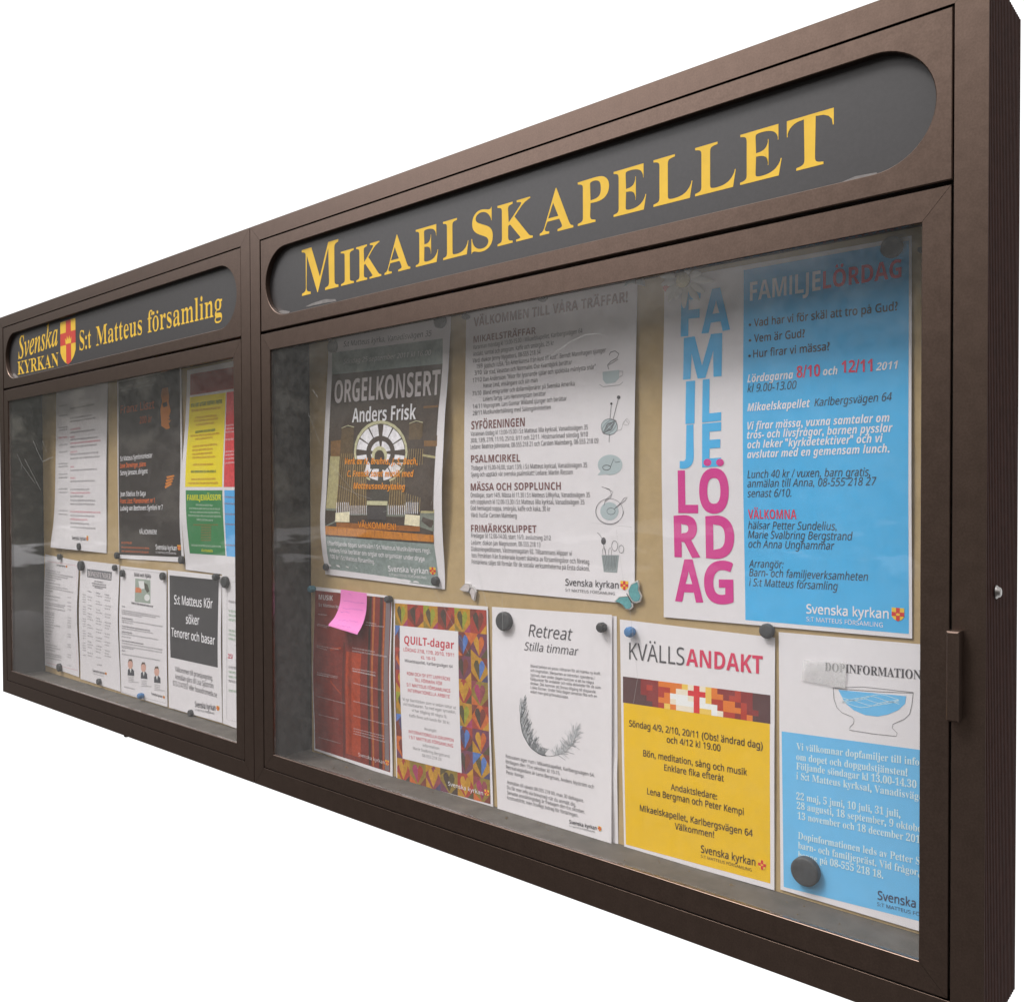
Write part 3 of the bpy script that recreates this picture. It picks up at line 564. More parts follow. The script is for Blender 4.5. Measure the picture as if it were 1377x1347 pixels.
 ('church_logo','t','gtx',4,'R+','Svenska kyrkan','',196.8,16.8,90,9.09,0.0124),
 ('church_logo','t','gtx',4,'R','S:T MATTEUS FÖRSAMLING','',196.7,8.3,83.9,3.95,0.0042),
 ('church_emblem','m','em',4,295.8,22.4,12.5,12.4),
 ('drawing','p','gry',2,[(262.6,308.7),(289.5,308.9),(289.2,297.7),(283,292.6),(268.2,292.1),(263.3,298.2)]),
 ('drawing','s','gtx',3,0.5,[(289.5,307),(295.1,306.5),(295.2,301.4),(289.2,299)]),
 ('drawing','s','gtx',3,0.5,[(257.8,292.4),(263.6,288.7),(290.9,288.8),(295.7,292.4)]),
 ('drawing','s','gtx',3,0.9,[(272.4,311.5),(270.7,317.3),(275.7,321.5),(285.8,325.1),(288.6,330.4),(282.3,334.9),(275,333.8),(272.8,330.3)]),
 ('drawing','s','gtx',3,0.7,[(272.3,317.1),(280.3,320.1),(287.4,323.1)]),
 ('drawing','p','gry',2,[(287.7,233.4),(287.2,230.6),(285.9,228.1),(283.9,226),(281.2,224.4),(278,223.5),(274.6,223.3),(271.1,223.8),(267.9,225.1),(265.1,226.9),(263,229.3),(261.7,232),(261.2,234.9),(261.6,237.7),(263,240.3),(265.1,242.4),(267.8,244),(271,244.9),(274.5,245.1),(277.9,244.5),(281.1,243.2),(283.8,241.3),(285.9,238.9),(287.2,236.2)]),
 ('drawing','s','gtx',3,0.55,[(288.1,233.4),(286.5,228.3),(281.9,224.6),(275.5,223.2),(268.8,224.5),(263.5,228.2),(260.9,233.4),(261.6,238.7),(265.5,243),(271.6,245),(278.3,244.4),(284.1,241.3),(287.6,236.5),(287.8,231.1)]),
 ('drawing','s','gtx',3,0.55,[(281.1,230),(275.4,226.5),(269.5,224.8),(264.8,225.4),(262.5,228.2),(263.1,232.4),(266.6,237.1),(271.9,241),(277.9,243.3),(283,243.2),(286,241),(286.3,237.1),(283.6,232.5),(278.7,228.3)]),
 ('drawing','s','gtx',3,0.55,[(270.2,228.2),(266.1,226.3),(264.1,226.3),(264.7,228.2),(267.6,231.6),(272.3,235.7),(277.5,239.3),(281.9,241.6),(284.5,242.2),(284.7,240.7),(282.4,237.7),(278.2,233.8),(273,230),(268.2,227.1)]),
 ('drawing','s','gtx',3,0.55,[(265.7,227.6),(266.2,227.1),(268.7,228.4),(272.7,231),(277,234.5),(280.8,237.8),(283,240.2),(283.1,241.2),(281.2,240.4),(277.6,238.1),(273.2,234.9),(269.2,231.4),(266.4,228.6),(265.6,227.2)]),
 ('drawing','s','gtx',3,0.55,[(269.8,228),(273,228.7),(276.6,230.8),(279.7,233.6),(281.5,236.6),(281.6,239),(280,240.2),(277,239.9),(273.4,238.3),(270.1,235.6),(267.9,232.5),(267.2,229.9),(268.4,228.3),(271.1,228.1)]),
 ('drawing','s','gtx',3,0.55,[(276.2,229.3),(278.6,230.8),(280,233.1),(280.1,235.7),(278.8,237.9),(276.5,239.2),(273.7,239.3),(271.1,238.1),(269.3,235.9),(268.8,233.3),(269.7,231),(271.8,229.4),(274.6,229),(277.3,229.8)]),
 ('drawing','s','gtx',3,0.55,[(278.5,231.2),(278.5,232.9),(277.6,235),(275.9,236.9),(273.9,238.1),(272,238.4),(270.8,237.6),(270.4,235.9),(271.1,233.9),(272.6,231.9),(274.6,230.4),(276.5,229.9),(278,230.4),(278.6,231.9)]),
 ('drawing','s','gtx',3,0.7,[(277.5,265),(275.4,243.5)]),
 ('drawing','s','gtx',3,0.8,[(289.1,272.5),(280.4,243.2)]),
 ('drawing','p','gtx',3,[(279.3,264.8),(279.2,264.4),(279,264.1),(278.8,263.8),(278.4,263.6),(278,263.5),(277.5,263.5),(277,263.5),(276.6,263.7),(276.2,264),(275.9,264.3),(275.7,264.7),(275.6,265.1),(275.7,265.5),(275.9,265.8),(276.2,266.1),(276.5,266.3),(277,266.5),(277.4,266.5),(277.9,266.4),(278.4,266.2),(278.7,265.9),(279,265.6),(279.2,265.2)]),
 ('drawing','p','gtx',3,[(292,272.3),(291.9,271.7),(291.7,271.1),(291.2,270.6),(290.6,270.3),(289.9,270.1),(289.1,270.1),(288.4,270.2),(287.7,270.5),(287.1,271),(286.6,271.5),(286.3,272.1),(286.2,272.7),(286.3,273.4),(286.6,273.9),(287,274.4),(287.6,274.7),(288.3,274.9),(289.1,274.9),(289.8,274.8),(290.5,274.5),(291.2,274.1),(291.6,273.5),(291.9,272.9)]),
 ('drawing','s','gtx',3,0.7,[(274.6,224.8),(274.1,213.5)]),
 ('drawing','s','gtx',3,0.4,[(287,228.2),(293.7,229.4),(297,238.5),(302.6,243.7),(307,238.8),(303.7,234.4),(297.1,236.2),(300.4,242),(305.9,236.1)]),
 ('drawing','p','gry',2,[(295.3,182.8),(294.6,179.3),(292.6,176.1),(289.5,173.4),(285.3,171.4),(280.5,170.2),(275.3,169.8),(270.1,170.4),(265.2,171.8),(261,174.1),(257.8,177),(255.8,180.4),(255.2,183.9),(255.9,187.4),(258,190.7),(261.3,193.4),(265.5,195.4),(270.4,196.6),(275.6,196.9),(280.8,196.2),(285.6,194.7),(289.7,192.4),(292.8,189.6),(294.7,186.3)]),
 ('drawing','p','gry',2,[(260.4,175.8),(271.9,170.8),(254.5,169.9)]),
 ('drawing','s','gtx',3,0.9,[(276.1,179.6),(275.1,177.8),(272.3,176.6),(268.7,176.4),(265.4,177.3),(263.5,179),(263.5,180.9),(265.6,182.4),(268.9,183.1),(272.5,182.7),(275.2,181.4),(276.1,179.5)]),
 ('drawing','s','gtx',3,0.8,[(275.9,180.1),(281.7,191.2),(284.6,186.1),(291.4,187.2)]),
 ('drawing','s','gtx',3,0.5,[(295.5,121),(294.9,117.3),(293.3,113.7),(290.7,110.5),(287.4,107.7),(283.4,105.6),(278.9,104.1),(274.1,103.5),(269.2,103.6),(264.5,104.6),(260.2,106.3),(256.5,108.7),(253.6,111.7),(251.6,115.2),(250.6,118.9),(250.8,122.7),(252,126.5),(254.2,129.9),(257.3,132.9),(261.1,135.3),(265.5,137),(270.3,138),(275.1,138.1),(279.9,137.5),(284.3,136),(288.2,133.9),(291.4,131.1),(293.7,127.9),(295.1,124.4),(295.4,120.7)]),
 ('drawing','s','gtx',3,0.4,[(296.1,121.7),(295.6,118.1),(294.1,114.7),(291.7,111.5),(288.5,108.8),(284.7,106.6),(280.4,105.1),(275.8,104.3),(271.1,104.3),(266.5,105),(262.2,106.5),(258.4,108.6),(255.3,111.3),(253,114.5),(251.6,118.1),(251.3,121.7),(252,125.4),(253.6,128.9),(256.1,132.1),(259.5,134.7)]),
 ('drawing','p','gry',2,[(288.1,121.3),(287.5,118.1),(286,115.2),(283.6,112.6),(280.5,110.6),(276.9,109.4),(273,108.9),(269.2,109.3),(265.6,110.5),(262.5,112.4),(260.2,114.9),(258.7,117.9),(258.3,121.1),(258.9,124.3),(260.4,127.3),(262.9,129.9),(266,131.8),(269.7,133),(273.5,133.5),(277.4,133),(280.9,131.8),(283.9,129.9),(286.2,127.4),(287.6,124.4)]),
 ('drawing','s','gtx',3,0.6,[(282.9,121.3),(281.7,118.8),(278.8,117.1),(274.9,116.7),(271.4,117.8),(269.4,119.9),(269.5,122.5),(271.7,124.6),(275.2,125.7),(279,125.3),(281.9,123.6),(282.9,121.2)]),
 ('drawing','s','gtx',3,0.6,[(281.3,124.3),(291.6,132.1),(297.4,138.7),(302.5,139.9),(299.5,135.9),(282.5,125)]),
 ('drawing','s','gtx',3,0.6,[(261.2,154),(273.9,151),(277.2,143.4),(266.7,135.9),(264.7,128.4)]),
 ('drawing','s','gtx',3,0.5,[(265.9,153),(279.5,147.2),(275.9,139.7),(266.7,134)]),
 ('drawing','p','gryD',2,[(259.4,61.6),(287.6,62.7),(284.3,39),(262.5,38.9)]),
 ('drawing','s','gtx',3,0.5,[(261.7,60.8),(264.9,40.9)]),
 ('drawing','s','gtx',3,0.5,[(264.5,60.9),(267,42.2)]),
 ('drawing','s','gtx',3,0.5,[(267.3,61),(269.1,43.4)]),
 ('drawing','s','gtx',3,0.5,[(270,61.1),(271.1,41.2)]),
 ('drawing','s','gtx',3,0.5,[(272.8,61.2),(273.2,42.5)]),
 ('drawing','s','gtx',3,0.5,[(275.5,61.3),(275.3,43.7)]),
 ('drawing','s','gtx',3,0.5,[(278.3,61.4),(277.3,41.5)]),
 ('drawing','s','gtx',3,0.5,[(281,61.5),(279.4,42.8)]),
 ('drawing','s','gtx',3,0.5,[(283.7,61.6),(281.4,44)]),
 ('drawing','s','gtx',3,0.7,[(253,92),(257.6,88.3),(261,82.7),(266.4,61.9)]),
 ('drawing','p','gtx',2,[(266.7,80.9),(266.6,79.6),(266.2,78.4),(265.5,77.4),(264.7,76.6),(263.7,76.1),(262.7,75.9),(261.7,76),(260.7,76.5),(259.9,77.2),(259.3,78.2),(259,79.4),(258.8,80.7),(259,82),(259.4,83.2),(260.1,84.2),(260.9,85.1),(261.9,85.6),(262.9,85.8),(263.9,85.6),(264.8,85.2),(265.6,84.4),(266.3,83.4),(266.6,82.2)]),
 ('drawing','s','gtx',3,0.6,[(286,74.9),(285.4,71.7),(283.7,69.2),(281.5,68),(279.1,68.3),(277.2,70.1),(276.1,73),(276.2,76.3),(277.4,79.2),(279.4,81.1),(281.8,81.5),(284,80.3),(285.5,77.9),(286,74.8)]),
 ('drawing','s','gtx',3,0.6,[(295.6,70.9),(295.1,68.4),(293.8,66.5),(291.9,65.6),(290,65.8),(288.4,67.2),(287.6,69.4),(287.7,71.9),(288.6,74.2),(290.3,75.6),(292.2,76),(294,75.1),(295.2,73.2),(295.6,70.8)]),
 ('drawing','s','gtx',3,0.5,[(261.7,61.7),(261.2,69.3),(263.1,72.3),(265.4,69.5),(266.4,61.9)]),
 ('drawing','s','gtx',3,0.5,[(271,62.1),(271.1,68.7),(273.5,72.6),(275.7,68.9),(275.6,62.3)]),
 ]),
 dict(name='poster', label='white and blue family poster with tall pink and blue letters down its left', cat='poster', group='notices pinned up in the cases', paper='paper', o=(2.0029, 0.3593), y=0.088, c=[(1.4, 432.3), (303.0, 429.1), (305.1, 2.6), (0.0, 0.0)], L=[(0, 0), (0.5, 6), (1, 0)], R=[(0, 0), (0.6, 2), (1, 0)], items=[
 ('colour_panel','q','blue',1,[(110.9,425.5),(300.3,424.5),(301.8,7.4),(113.6,6.1)]),
 ('printed_heading','b','blue',3,'B+','F',26.1,356.1,27.4,56.4,-0.0434),
 ('printed_heading','b','blue',3,'B+','A',55.3,356,38.7,53.7,0.0014),
 ('printed_heading','b','blue',3,'B+','M',30.7,301.2,52.9,53.2,-0.005),
 ('printed_heading','b','blue',3,'B+','I',34.9,245.6,12.7,53.4,0.0062),
 ('printed_heading','b','blue',3,'B+','L',58.1,246.1,25.7,53,0.0338),
 ('printed_heading','b','blue',3,'B+','J',26.7,189.7,20.1,54.6,0.0154),
 ('printed_heading','b','blue',3,'B+','E',58.2,190.8,25.7,53.9,0.0252),
 ('printed_heading','b','pink',3,'B+','L',23.9,134.1,28.1,53.7,-0.0023),
 ('printed_heading','b','pink',3,'B+','O',53.8,133.5,40.1,56,0.0077),
 ('printed_heading','p','pink',4,[(70.9,196.5),(70.7,195.4),(70.2,194.3),(69.3,193.4),(68.2,192.7),(66.9,192.3),(65.6,192.2),(64.2,192.4),(62.9,192.8),(61.8,193.6),(61,194.5),(60.5,195.7),(60.3,196.8),(60.5,198),(61,199.1),(61.9,200),(63,200.7),(64.2,201.1),(65.6,201.2),(67,201),(68.3,200.5),(69.3,199.8),(70.2,198.8),(70.7,197.7)]),
 ('printed_heading','p','pink',4,[(87.7,196),(87.5,194.9),(87,193.8),(86.1,192.9),(85.1,192.2),(83.8,191.8),(82.5,191.7),(81.1,191.9),(79.9,192.4),(78.8,193.1),(78,194.1),(77.4,195.2),(77.3,196.3),(77.5,197.5),(78,198.6),(78.8,199.5),(79.9,200.1),(81.2,200.5),(82.5,200.7),(83.8,200.5),(85.1,200),(86.2,199.2),(87,198.3),(87.5,197.2)]),
 ('printed_heading','b','pink',3,'B+','R',17,77.6,36.9,53.9,0.0179),
 ('printed_heading','b','pink',3,'B+','D',61.7,77.8,38.5,53.6,0.0204),
 ('printed_heading','b','pink',3,'B+','A',17,21.3,40.3,54.1,0.0324),
 ('printed_heading','b','pink',3,'B+','G',58.5,21.6,39.9,53.9,0.0411),
 ('printed_heading','t','wht',4,'B','FAMILJE','',119.5,387.3,85.5,22.15,-0.0027),
 ('printed_heading','t','red',4,'B','LÖRDAG','',208,387.8,84.9,19.46,-0.0108),
 ('printed_text','t','blk',4,'R+','Vad har vi för skäl att tro på Gud?','',124.9,356.2,164.3,9,-0.0224),
 ('printed_text','t','blk',4,'R+','Vem är Gud?','',125.2,337.7,62.1,9.01,-0.026),
 ('printed_text','t','blk',4,'R+','Hur firar vi mässa?','',124.6,319.3,91.5,9.01,-0.0132),
 ('printed_text','p','blk',4,[(121.5,358.7),(121.5,358.3),(121.3,358),(121.1,357.7),(120.7,357.5),(120.3,357.4),(119.9,357.4),(119.5,357.5),(119.1,357.7),(118.7,358),(118.5,358.3),(118.3,358.7),(118.2,359.2),(118.3,359.5),(118.4,359.9),(118.7,360.2),(119,360.4),(119.4,360.5),(119.9,360.5),(120.3,360.4),(120.7,360.2),(121,359.9),(121.3,359.5),(121.5,359.1)]),
 ('printed_text','p','blk',4,[(121.8,340.2),(121.8,339.8),(121.6,339.4),(121.3,339.1),(121,338.9),(120.6,338.8),(120.2,338.8),(119.7,338.9),(119.3,339.1),(119,339.4),(118.7,339.7),(118.6,340.1),(118.5,340.5),(118.5,340.9),(118.7,341.3),(119,341.6),(119.3,341.8),(119.7,341.9),(120.1,341.9),(120.6,341.8),(121,341.6),(121.3,341.3),(121.6,341),(121.7,340.6)]),
 ('printed_text','p','blk',4,[(121.5,321.7),(121.5,321.3),(121.3,320.9),(121.1,320.6),(120.7,320.4),(120.3,320.3),(119.9,320.3),(119.5,320.4),(119.1,320.6),(118.7,320.9),(118.5,321.2),(118.3,321.6),(118.2,322),(118.3,322.4),(118.4,322.8),(118.7,323.1),(119,323.3),(119.4,323.4),(119.9,323.4),(120.3,323.3),(120.7,323.1),(121,322.8),(121.3,322.4),(121.5,322.1)]),
 ('printed_text','t','wht',4,'I','Lördagarna','',117.6,290.3,56.6,9.3,-0.004),
 ('printed_text','t','red',4,'B','8/10','',178.1,290.5,27.5,13.42,-0.02),
 ('printed_text','t','wht',4,'I','och','',209,290.4,16.3,8.77,-0.0191),
 ('printed_text','t','red',4,'B','12/11','',229.7,291.3,33.6,13.46,-0.0456),
 ('printed_text','t','wht',4,'Bi','2011','',267.1,290.1,22.9,8.43,0.0044),
 ('printed_text','t','blk',4,'Ri','kl 9.00-13.00','',117.8,278.7,60.4,9.29,-0.0106),
 ('printed_text','t','wht',4,'I','Mikaelskapellet','',118.1,256,76.3,9.28,-0.0021),
 ('printed_text','t','blk',4,'Ri','Karlbergsvägen 64','',199.4,256.3,84.3,8.82,0.0042),
 ('printed_text','t','wht',4,'I','Vi firar mässa, vuxna samtalar om','',118.2,234.1,163.5,9.02,0.0008),
 ('printed_text','t','wht',4,'I','tros- och livsfrågor, barnen pysslar','',117.8,223.3,167.2,9.02,-0.0009),
 ('printed_text','t','wht',4,'I','och leker "kyrkdetektiver" och vi','',118.3,211.7,156.6,9.01,0.0051),
 ('printed_text','t','wht',4,'I','avslutar med en gemensam lunch.','',118.3,200.1,163.6,9.01,0.0072),
 ('printed_text','t','blk',4,'Ri','Lunch 40 kr / vuxen, barn gratis,','',118.2,176.6,143.4,9.02,-0.0018),
 ('printed_text','t','blk',4,'Ri','anmälan till Anna, 08-555 218 27','',118.2,165.5,150.1,9.02,0.0041),
 ('printed_text','t','blk',4,'Ri','senast 6/10.','',118,153.9,54.4,9.03,0.0048),
 ('printed_text','t','blk',4,'Ri','hälsar Petter Sundelius,','',118.4,115.9,106.2,9.06,0.0051),
 ('printed_text','t','blk',4,'Ri','Marie Svalbring Bergstrand','',118.2,104.8,124.3,9.07,0.0064),
 ('printed_text','t','blk',4,'Ri','och Anna Unghammar','',118.6,93.6,103.6,9.07,0.0091),
 ('printed_text','t','blk',4,'Ri','Arrangör:','',118.8,69.8,43.6,9.09,0.0298),
 ('printed_text','t','blk',4,'Ri','Barn- och familjeverksamheten','',119,59.4,140,9.09,0.0163),
 ('printed_text','t','blk',4,'Ri','i S:t Matteus församling','',118.9,47.7,106.8,9.1,0.0154),
 ('printed_text','t','red',4,'B','VÄLKOMNA','',118.6,128.1,59.9,10.85,0.003),
 ('church_logo','t','wht',4,'R+','Svenska kyrkan','',189.4,20.4,91.8,10.45,0.0174),
 ('church_logo','t','wht',4,'R','S:T MATTEUS FÖRSAMLING','',189.4,11.5,85.5,4.97,0.0071),
 ('church_emblem','m','em',4,290.6,27.2,13,14.4),
 ]),
 dict(name='flyer', label='dark red music flyer headed MUSIK under a pink note', cat='flyer', group='notices pinned up in the cases', paper='paper', o=(1.2592, 0.052), y=0.088, c=[(8.5, 301.4), (218.4, 298.1), (217.1, -6.7), (0.0, -0.0)], L=[(0, 0), (0.5, 5), (1, 0)], R=[(0, 0), (0.45, 4), (1, 0)], items=[
 ('picture','q','mred',1,[(7.4,294.5),(216.4,294.6),(211.1,0.5),(3.7,3.6)]),
 ('picture','q','mor',2,[(101.1,193.6),(117.4,193.5),(110.1,10.9),(93.7,11.1)]),
 ('picture','q','mor',2,[(107.2,193.6),(141.5,193.4),(134.3,10.5),(99.9,11)]),
 ('picture','q','morL',3,[(170.5,294.6),(175.4,294.6),(170.3,2.6),(165.5,2.7)]),
 ('picture','q','morL',3,[(198.5,294.6),(202.3,294.6),(197,2.2),(193.3,2.3)]),
 ('picture','q','mdk',3,[(160.7,294.6),(166.6,294.6),(161.6,2.7),(155.7,2.8)]),
 ('picture','q','mdk',3,[(187.9,294.6),(195.6,294.6),(190.4,2.3),(182.8,2.4)]),
 ('picture','q','mgy',3,[(203.2,294.6),(214.6,294.6),(209.2,2),(198,2.2)]),
 ('picture','q','mdk2',3,[(92.3,208),(97.5,208),(90.4,2.3),(85.2,2.4)]),
 ('picture','p','mor',2,[(55.8,193.8),(85.7,199.4),(84.9,115.2),(55.9,133.1)]),
 ('picture','s','morL',3,0.5,[(116.5,288.7),(112,7.9)]),
 ('picture','s','mdk',3,0.5,[(125.8,288.7),(121.3,7.8)]),
 ('picture','s','morL',3,0.5,[(135.1,288.7),(130.5,7.6)]),
 ('picture','s','mdk',3,0.5,[(144.3,288.7),(139.7,7.5)]),
 ('picture','s','morL',3,0.5,[(153.4,288.7),(148.7,7.4)]),
 ('picture','s','mdk',3,0.5,[(162.5,288.7),(157.7,7.2)]),
 ('picture','s','morL',3,0.5,[(171.5,288.7),(166.7,7.1)]),
 ('picture','s','mdk',3,0.5,[(180.4,288.7),(175.5,7)]),
 ('picture','s','morL',3,0.5,[(189.3,288.7),(184.3,6.8)]),
 ('picture','s','mdk2',2,0.35,[(19.8,208.3),(98.1,208)]),
 ('picture','s','mdk2',2,0.35,[(20.2,200.9),(98.4,200.5)]),
 ('picture','s','mdk2',2,0.35,[(20.5,193.5),(98.6,193)]),
 ('picture','s','mdk2',2,0.35,[(20.8,186),(98.8,185.5)]),
 ('picture','s','mdk2',2,0.35,[(21,178.5),(99,178)]),
 ('picture','s','mdk2',2,0.35,[(21.1,171.1),(99.1,170.5)]),
 ('picture','s','mdk2',2,0.35,[(21.2,163.6),(99.1,163)]),
 ('picture','s','mdk2',2,0.35,[(21.2,156.1),(99,155.4)]),
 ('picture','s','mdk2',2,0.35,[(21.2,148.6),(98.9,147.9)]),
 ('picture','s','mdk2',2,0.35,[(21,141),(98.7,140.3)]),
 ('picture','s','mdk2',2,0.35,[(20.7,133.4),(98.4,132.7)]),
 ('picture','s','mdk2',2,0.35,[(20.4,125.8),(98.1,125)]),
 ('picture','s','mdk2',2,0.35,[(20,118.2),(97.7,117.4)]),
 ('picture','s','mdk2',2,0.35,[(19.5,110.6),(97.2,109.7)]),
 ('picture','s','mdk2',2,0.35,[(19,102.9),(96.8,102)]),
 ('picture','s','mdk2',2,0.35,[(18.5,95.2),(96.3,94.3)]),
 ('picture','s','mdk2',2,0.35,[(17.9,87.6),(95.8,86.6)]),
 ('picture','s','mdk2',2,0.35,[(17.3,79.9),(95.2,78.9)]),
 ('picture','s','mdk2',2,0.35,[(16.7,72.1),(94.7,71.2)]),
 ('picture','s','mdk2',2,0.35,[(16.1,64.4),(94.1,63.5)]),
 ('picture','s','mdk2',2,0.35,[(15.5,56.7),(93.6,55.7)]),
 ('picture','s','mdk2',2,0.35,[(15,49),(93.1,48)]),
 ('picture','s','mdk2',2,0.35,[(14.4,41.3),(92.6,40.2)]),
 ('picture','s','mdk2',2,0.35,[(14,33.6),(92.2,32.5)]),
 ('picture','s','mdk2',2,0.35,[(13.5,25.9),(91.8,24.8)]),
 ('picture','s','mdk2',2,0.35,[(13.2,18.2),(91.5,17.1)]),
 ('printed_heading','t','lgt',5,'B','MUSIK','',18.3,278.7,41.4,9.22,0.0159),
 ('printed_text','t','lgt',5,'R','S:t Matteus kyrka','',18.6,266.3,71.4,5.41,0.0166),
 ('printed_text','g','lgt',5,'R',17.5,251.1,26.3,2.43,0.0052),
 ('printed_text','g','lgt',5,'R',152.8,248,26.5,2.55,-0.0319),
 ('printed_text','g','lgt',5,'R',151.1,243.4,47.6,2.55,0.0183),
 ('printed_text','g','lgt',5,'R',16.2,233.3,35.1,1.89,-0.0446),
 ('printed_text','g','lgt',5,'R',15.2,230.6,29.7,1.89,-0.0456),
 ('printed_text','g','lgt',5,'R',17.1,194.2,63.7,1.89,-0.0096),
 ('printed_text','g','lgt',5,'R',17.2,191.5,29.6,1.89,-0.0754),
 ('printed_text','g','lgt',5,'R',117.8,200.1,59.7,3.11,-0.0105),
 ('printed_text','g','lgt',5,'R',118,194.9,90.2,3.37,-0.0024),
 ('printed_text','g','lgt',5,'R',118.6,164.4,61.4,2.87,0.0078),
 ('printed_text','g','lgt',5,'R',118.6,160.5,61.4,2.87,-0.0113),
 ('printed_text','g','lgt',5,'R',17.8,145.4,59.2,2.19,-0.0103),
 ('printed_text','g','lgt',5,'R',17.7,142,35.9,2.19,-0.024),
 ('printed_text','g','lgt',5,'R',18.1,141.4,58.7,1.82,0.0253),
 ('printed_text','g','lgt',5,'R',119.5,160.7,59.4,2.32,-0.0194),
 ('printed_text','g','lgt',5,'R',121.4,139.2,80.5,2.33,-0.0279),
 ('printed_text','g','lgt',5,'R',16,101.5,80.8,1.85,-0.0215),
 ('printed_text','g','lgt',5,'R',120.1,107.6,67.9,2.36,-0.0208),
 ('printed_text','g','lgt',5,'R',18.5,68.2,57.7,1.86,0.0019),
 ('printed_text','g','lgt',5,'R',118.6,81.8,89.3,2.07,-0.0194),
 ('printed_text','g','lgt',5,'R',117.2,58.8,81.2,2.37,0.0016),
 ('printed_text','g','lgt',5,'R',116.9,54.3,81.2,2.37,0.0035),
 ('printed_text','g','lgt',5,'R',116.7,49.9,83.4,2.37,-0.0072),
 ('printed_text','g','lgt',5,'R',15.7,25.7,62.7,1.85,-0.0042),
 ('church_logo','t','lgt',5,'R','Svenska kyrkan','',128.6,13.2,68.9,5.87,-0.018),
 ('church_emblem','m','em',4,204,15.3,8.9,9.4),
 ]),
 dict(name='sticky_note', label='curled pink sticky note with handwriting on the red music flyer', cat='note', group=None, paper='pinkpaper', o=(1.3445, 0.292), y=0.08449999999999999, c=[(3.0, 61.9), (74.1, 59.6), (70.6, -9.7), (-0.0, -0.0)], L=[(0, 2), (0.3, 2), (0.55, 6), (0.8, 15), (1, 27)], R=[(0, 2), (0.4, 2), (0.65, 6), (0.85, 13), (1, 20)], items=[
 ('handwriting','s','pen',1,0.45,[(25.6,55.7),(27.7,56.2),(29.6,53.7),(31.8,56)]),
 ('handwriting','s','pen',1,0.45,[(11,43.4),(13,42.4),(14.9,41.5),(16.6,42.7),(18.5,43),(20.3,43.1)]),
 ('handwriting','s','pen',1,0.45,[(22.3,41.4),(24,43.1),(25.9,42.1),(27.7,43.4),(29.7,41.2),(31.4,42.5),(33.4,41.2),(35.1,43.8)]),
 ('handwriting','s','pen',1,0.45,[(37,41.9),(38.8,41.8),(40.6,41.6),(42.5,40.9),(44.3,42)]),
 ('handwriting','s','pen',1,0.45,[(46.1,41.9),(47.9,40.9),(49.7,42.2),(51.5,42),(53.4,41),(55.2,40.8)]),
 ('handwriting','s','pen',1,0.45,[(57,41.8),(58.8,41.8),(60.6,42.6),(62.4,41.8),(64.2,41.8),(66,41.9)]),
 ('handwriting','s','pen',1,0.45,[(12.3,29.5),(14.2,29.1),(15.6,30.1),(17.4,29.9)]),
 ('handwriting','s','pen',1,0.45,[(19.4,29.5),(21.4,28.7),(23.1,28.8),(24.8,28.8)]),
 ('handwriting','s','pen',1,0.45,[(26.7,28.5),(28.3,28.7),(29.4,30.8),(31.5,29.7),(33.2,29.9)]),
 ('handwriting','s','pen',1,0.45,[(34.7,30.9),(36.5,30.6),(38.4,29.9),(40,30.4),(41.9,29.8),(44.1,28.3)]),
 ('handwriting','s','pen',1,0.45,[(45.2,30.8),(46.9,30.8),(48.9,29.9),(50.9,28.4),(52.3,29.9),(53.8,31.3)]),
 ('handwriting','s','pen',1,0.45,[(55.6,31),(57.8,28.5),(59,31.3),(61.1,29.5),(62.8,29.6),(64.6,29.2)]),
 ('handwriting','s','pen',1,0.45,[(9.2,23.8),(11.4,23),(13.4,22.4),(15,22.8),(16.6,23),(17.7,24.5)]),
 ('handwriting','s','pen',1,0.45,[(20,23.3),(21.4,24.1),(23.1,24.2),(24.6,24.9),(26.8,23.8),(29.1,22.7),(30.2,24.2),(32.5,22.9)]),
 ('handwriting','s','pen',1,0.45,[(12.3,8.5),(13.7,9),(15,9.5),(16,10.5),(18.7,8.9)]),
 ('handwriting','s','pen',1,0.45,[(19.8,9.8),(21.2,10.2),(23.7,8.9),(24.4,10.2),(26,10.4),(27.4,10.7),(28.9,11)]),
 ('handwriting','s','pen',1,0.45,[(31.1,10.1),(33.8,8.5),(34.4,10.1),(36.6,9.1)]),
 ('handwriting','s','pen',1,0.45,[(37.8,9.9),(38.4,11.4),(40,11.5),(43.4,8.7),(43.4,11.4),(46.7,8.6)]),
 ('handwriting','s','pen',1,0.45,[(47.8,9.4),(48.4,11.1),(50.4,10.6),(52.8,9.3),(54.3,9.4),(55.5,10.1),(57.2,10.2),(58.8,10.2)]),
 ('handwriting','s','pen',1,0.45,[(19.6,1.2),(19.3,2.5),(21.4,2),(22.6,2.1)]),
 ('handwriting','s','pen',1,0.45,[(24.1,2),(26.9,1),(26.9,2.1),(28.5,1.9)]),
 ('handwriting','s','pen',1,0.45,[(29,2.8),(33.1,0.6),(32.5,2.3),(36.2,0.3),(35.2,2.6),(37.8,1.4)]),
 ('handwriting','s','pen',1,0.45,[(39.5,1.2),(40.9,1.2),(43.9,-0.2),(45.1,-0),(45.2,1.4),(48.4,-0.4),(49.1,0.4)]),
 ]),
 dict(name='flyer', label='quilt flyer reading QUILT-dagar with border of coloured patchwork hearts', cat='flyer', group='notices pinned up in the cases', paper='paper', o=(1.486, 0.0388), y=0.088, c=[(-4.3, 306.9), (209.2, 310.6), (218.7, 5.1), (0.0, 0.0)], L=[(0, 0), (0.4, 3), (1, 0)], R=[(0, 0), (0.5, 1.5), (1, 0)], items=[
 ('picture','q','q_mar',1,[(-1,300.4),(206.5,305),(213.4,11.2),(2.2,5.5)]),
 ('picture','p','q_yel',2,[(-1,300.4),(29.4,301.1),(30.7,264.4),(0.3,263.8)]),
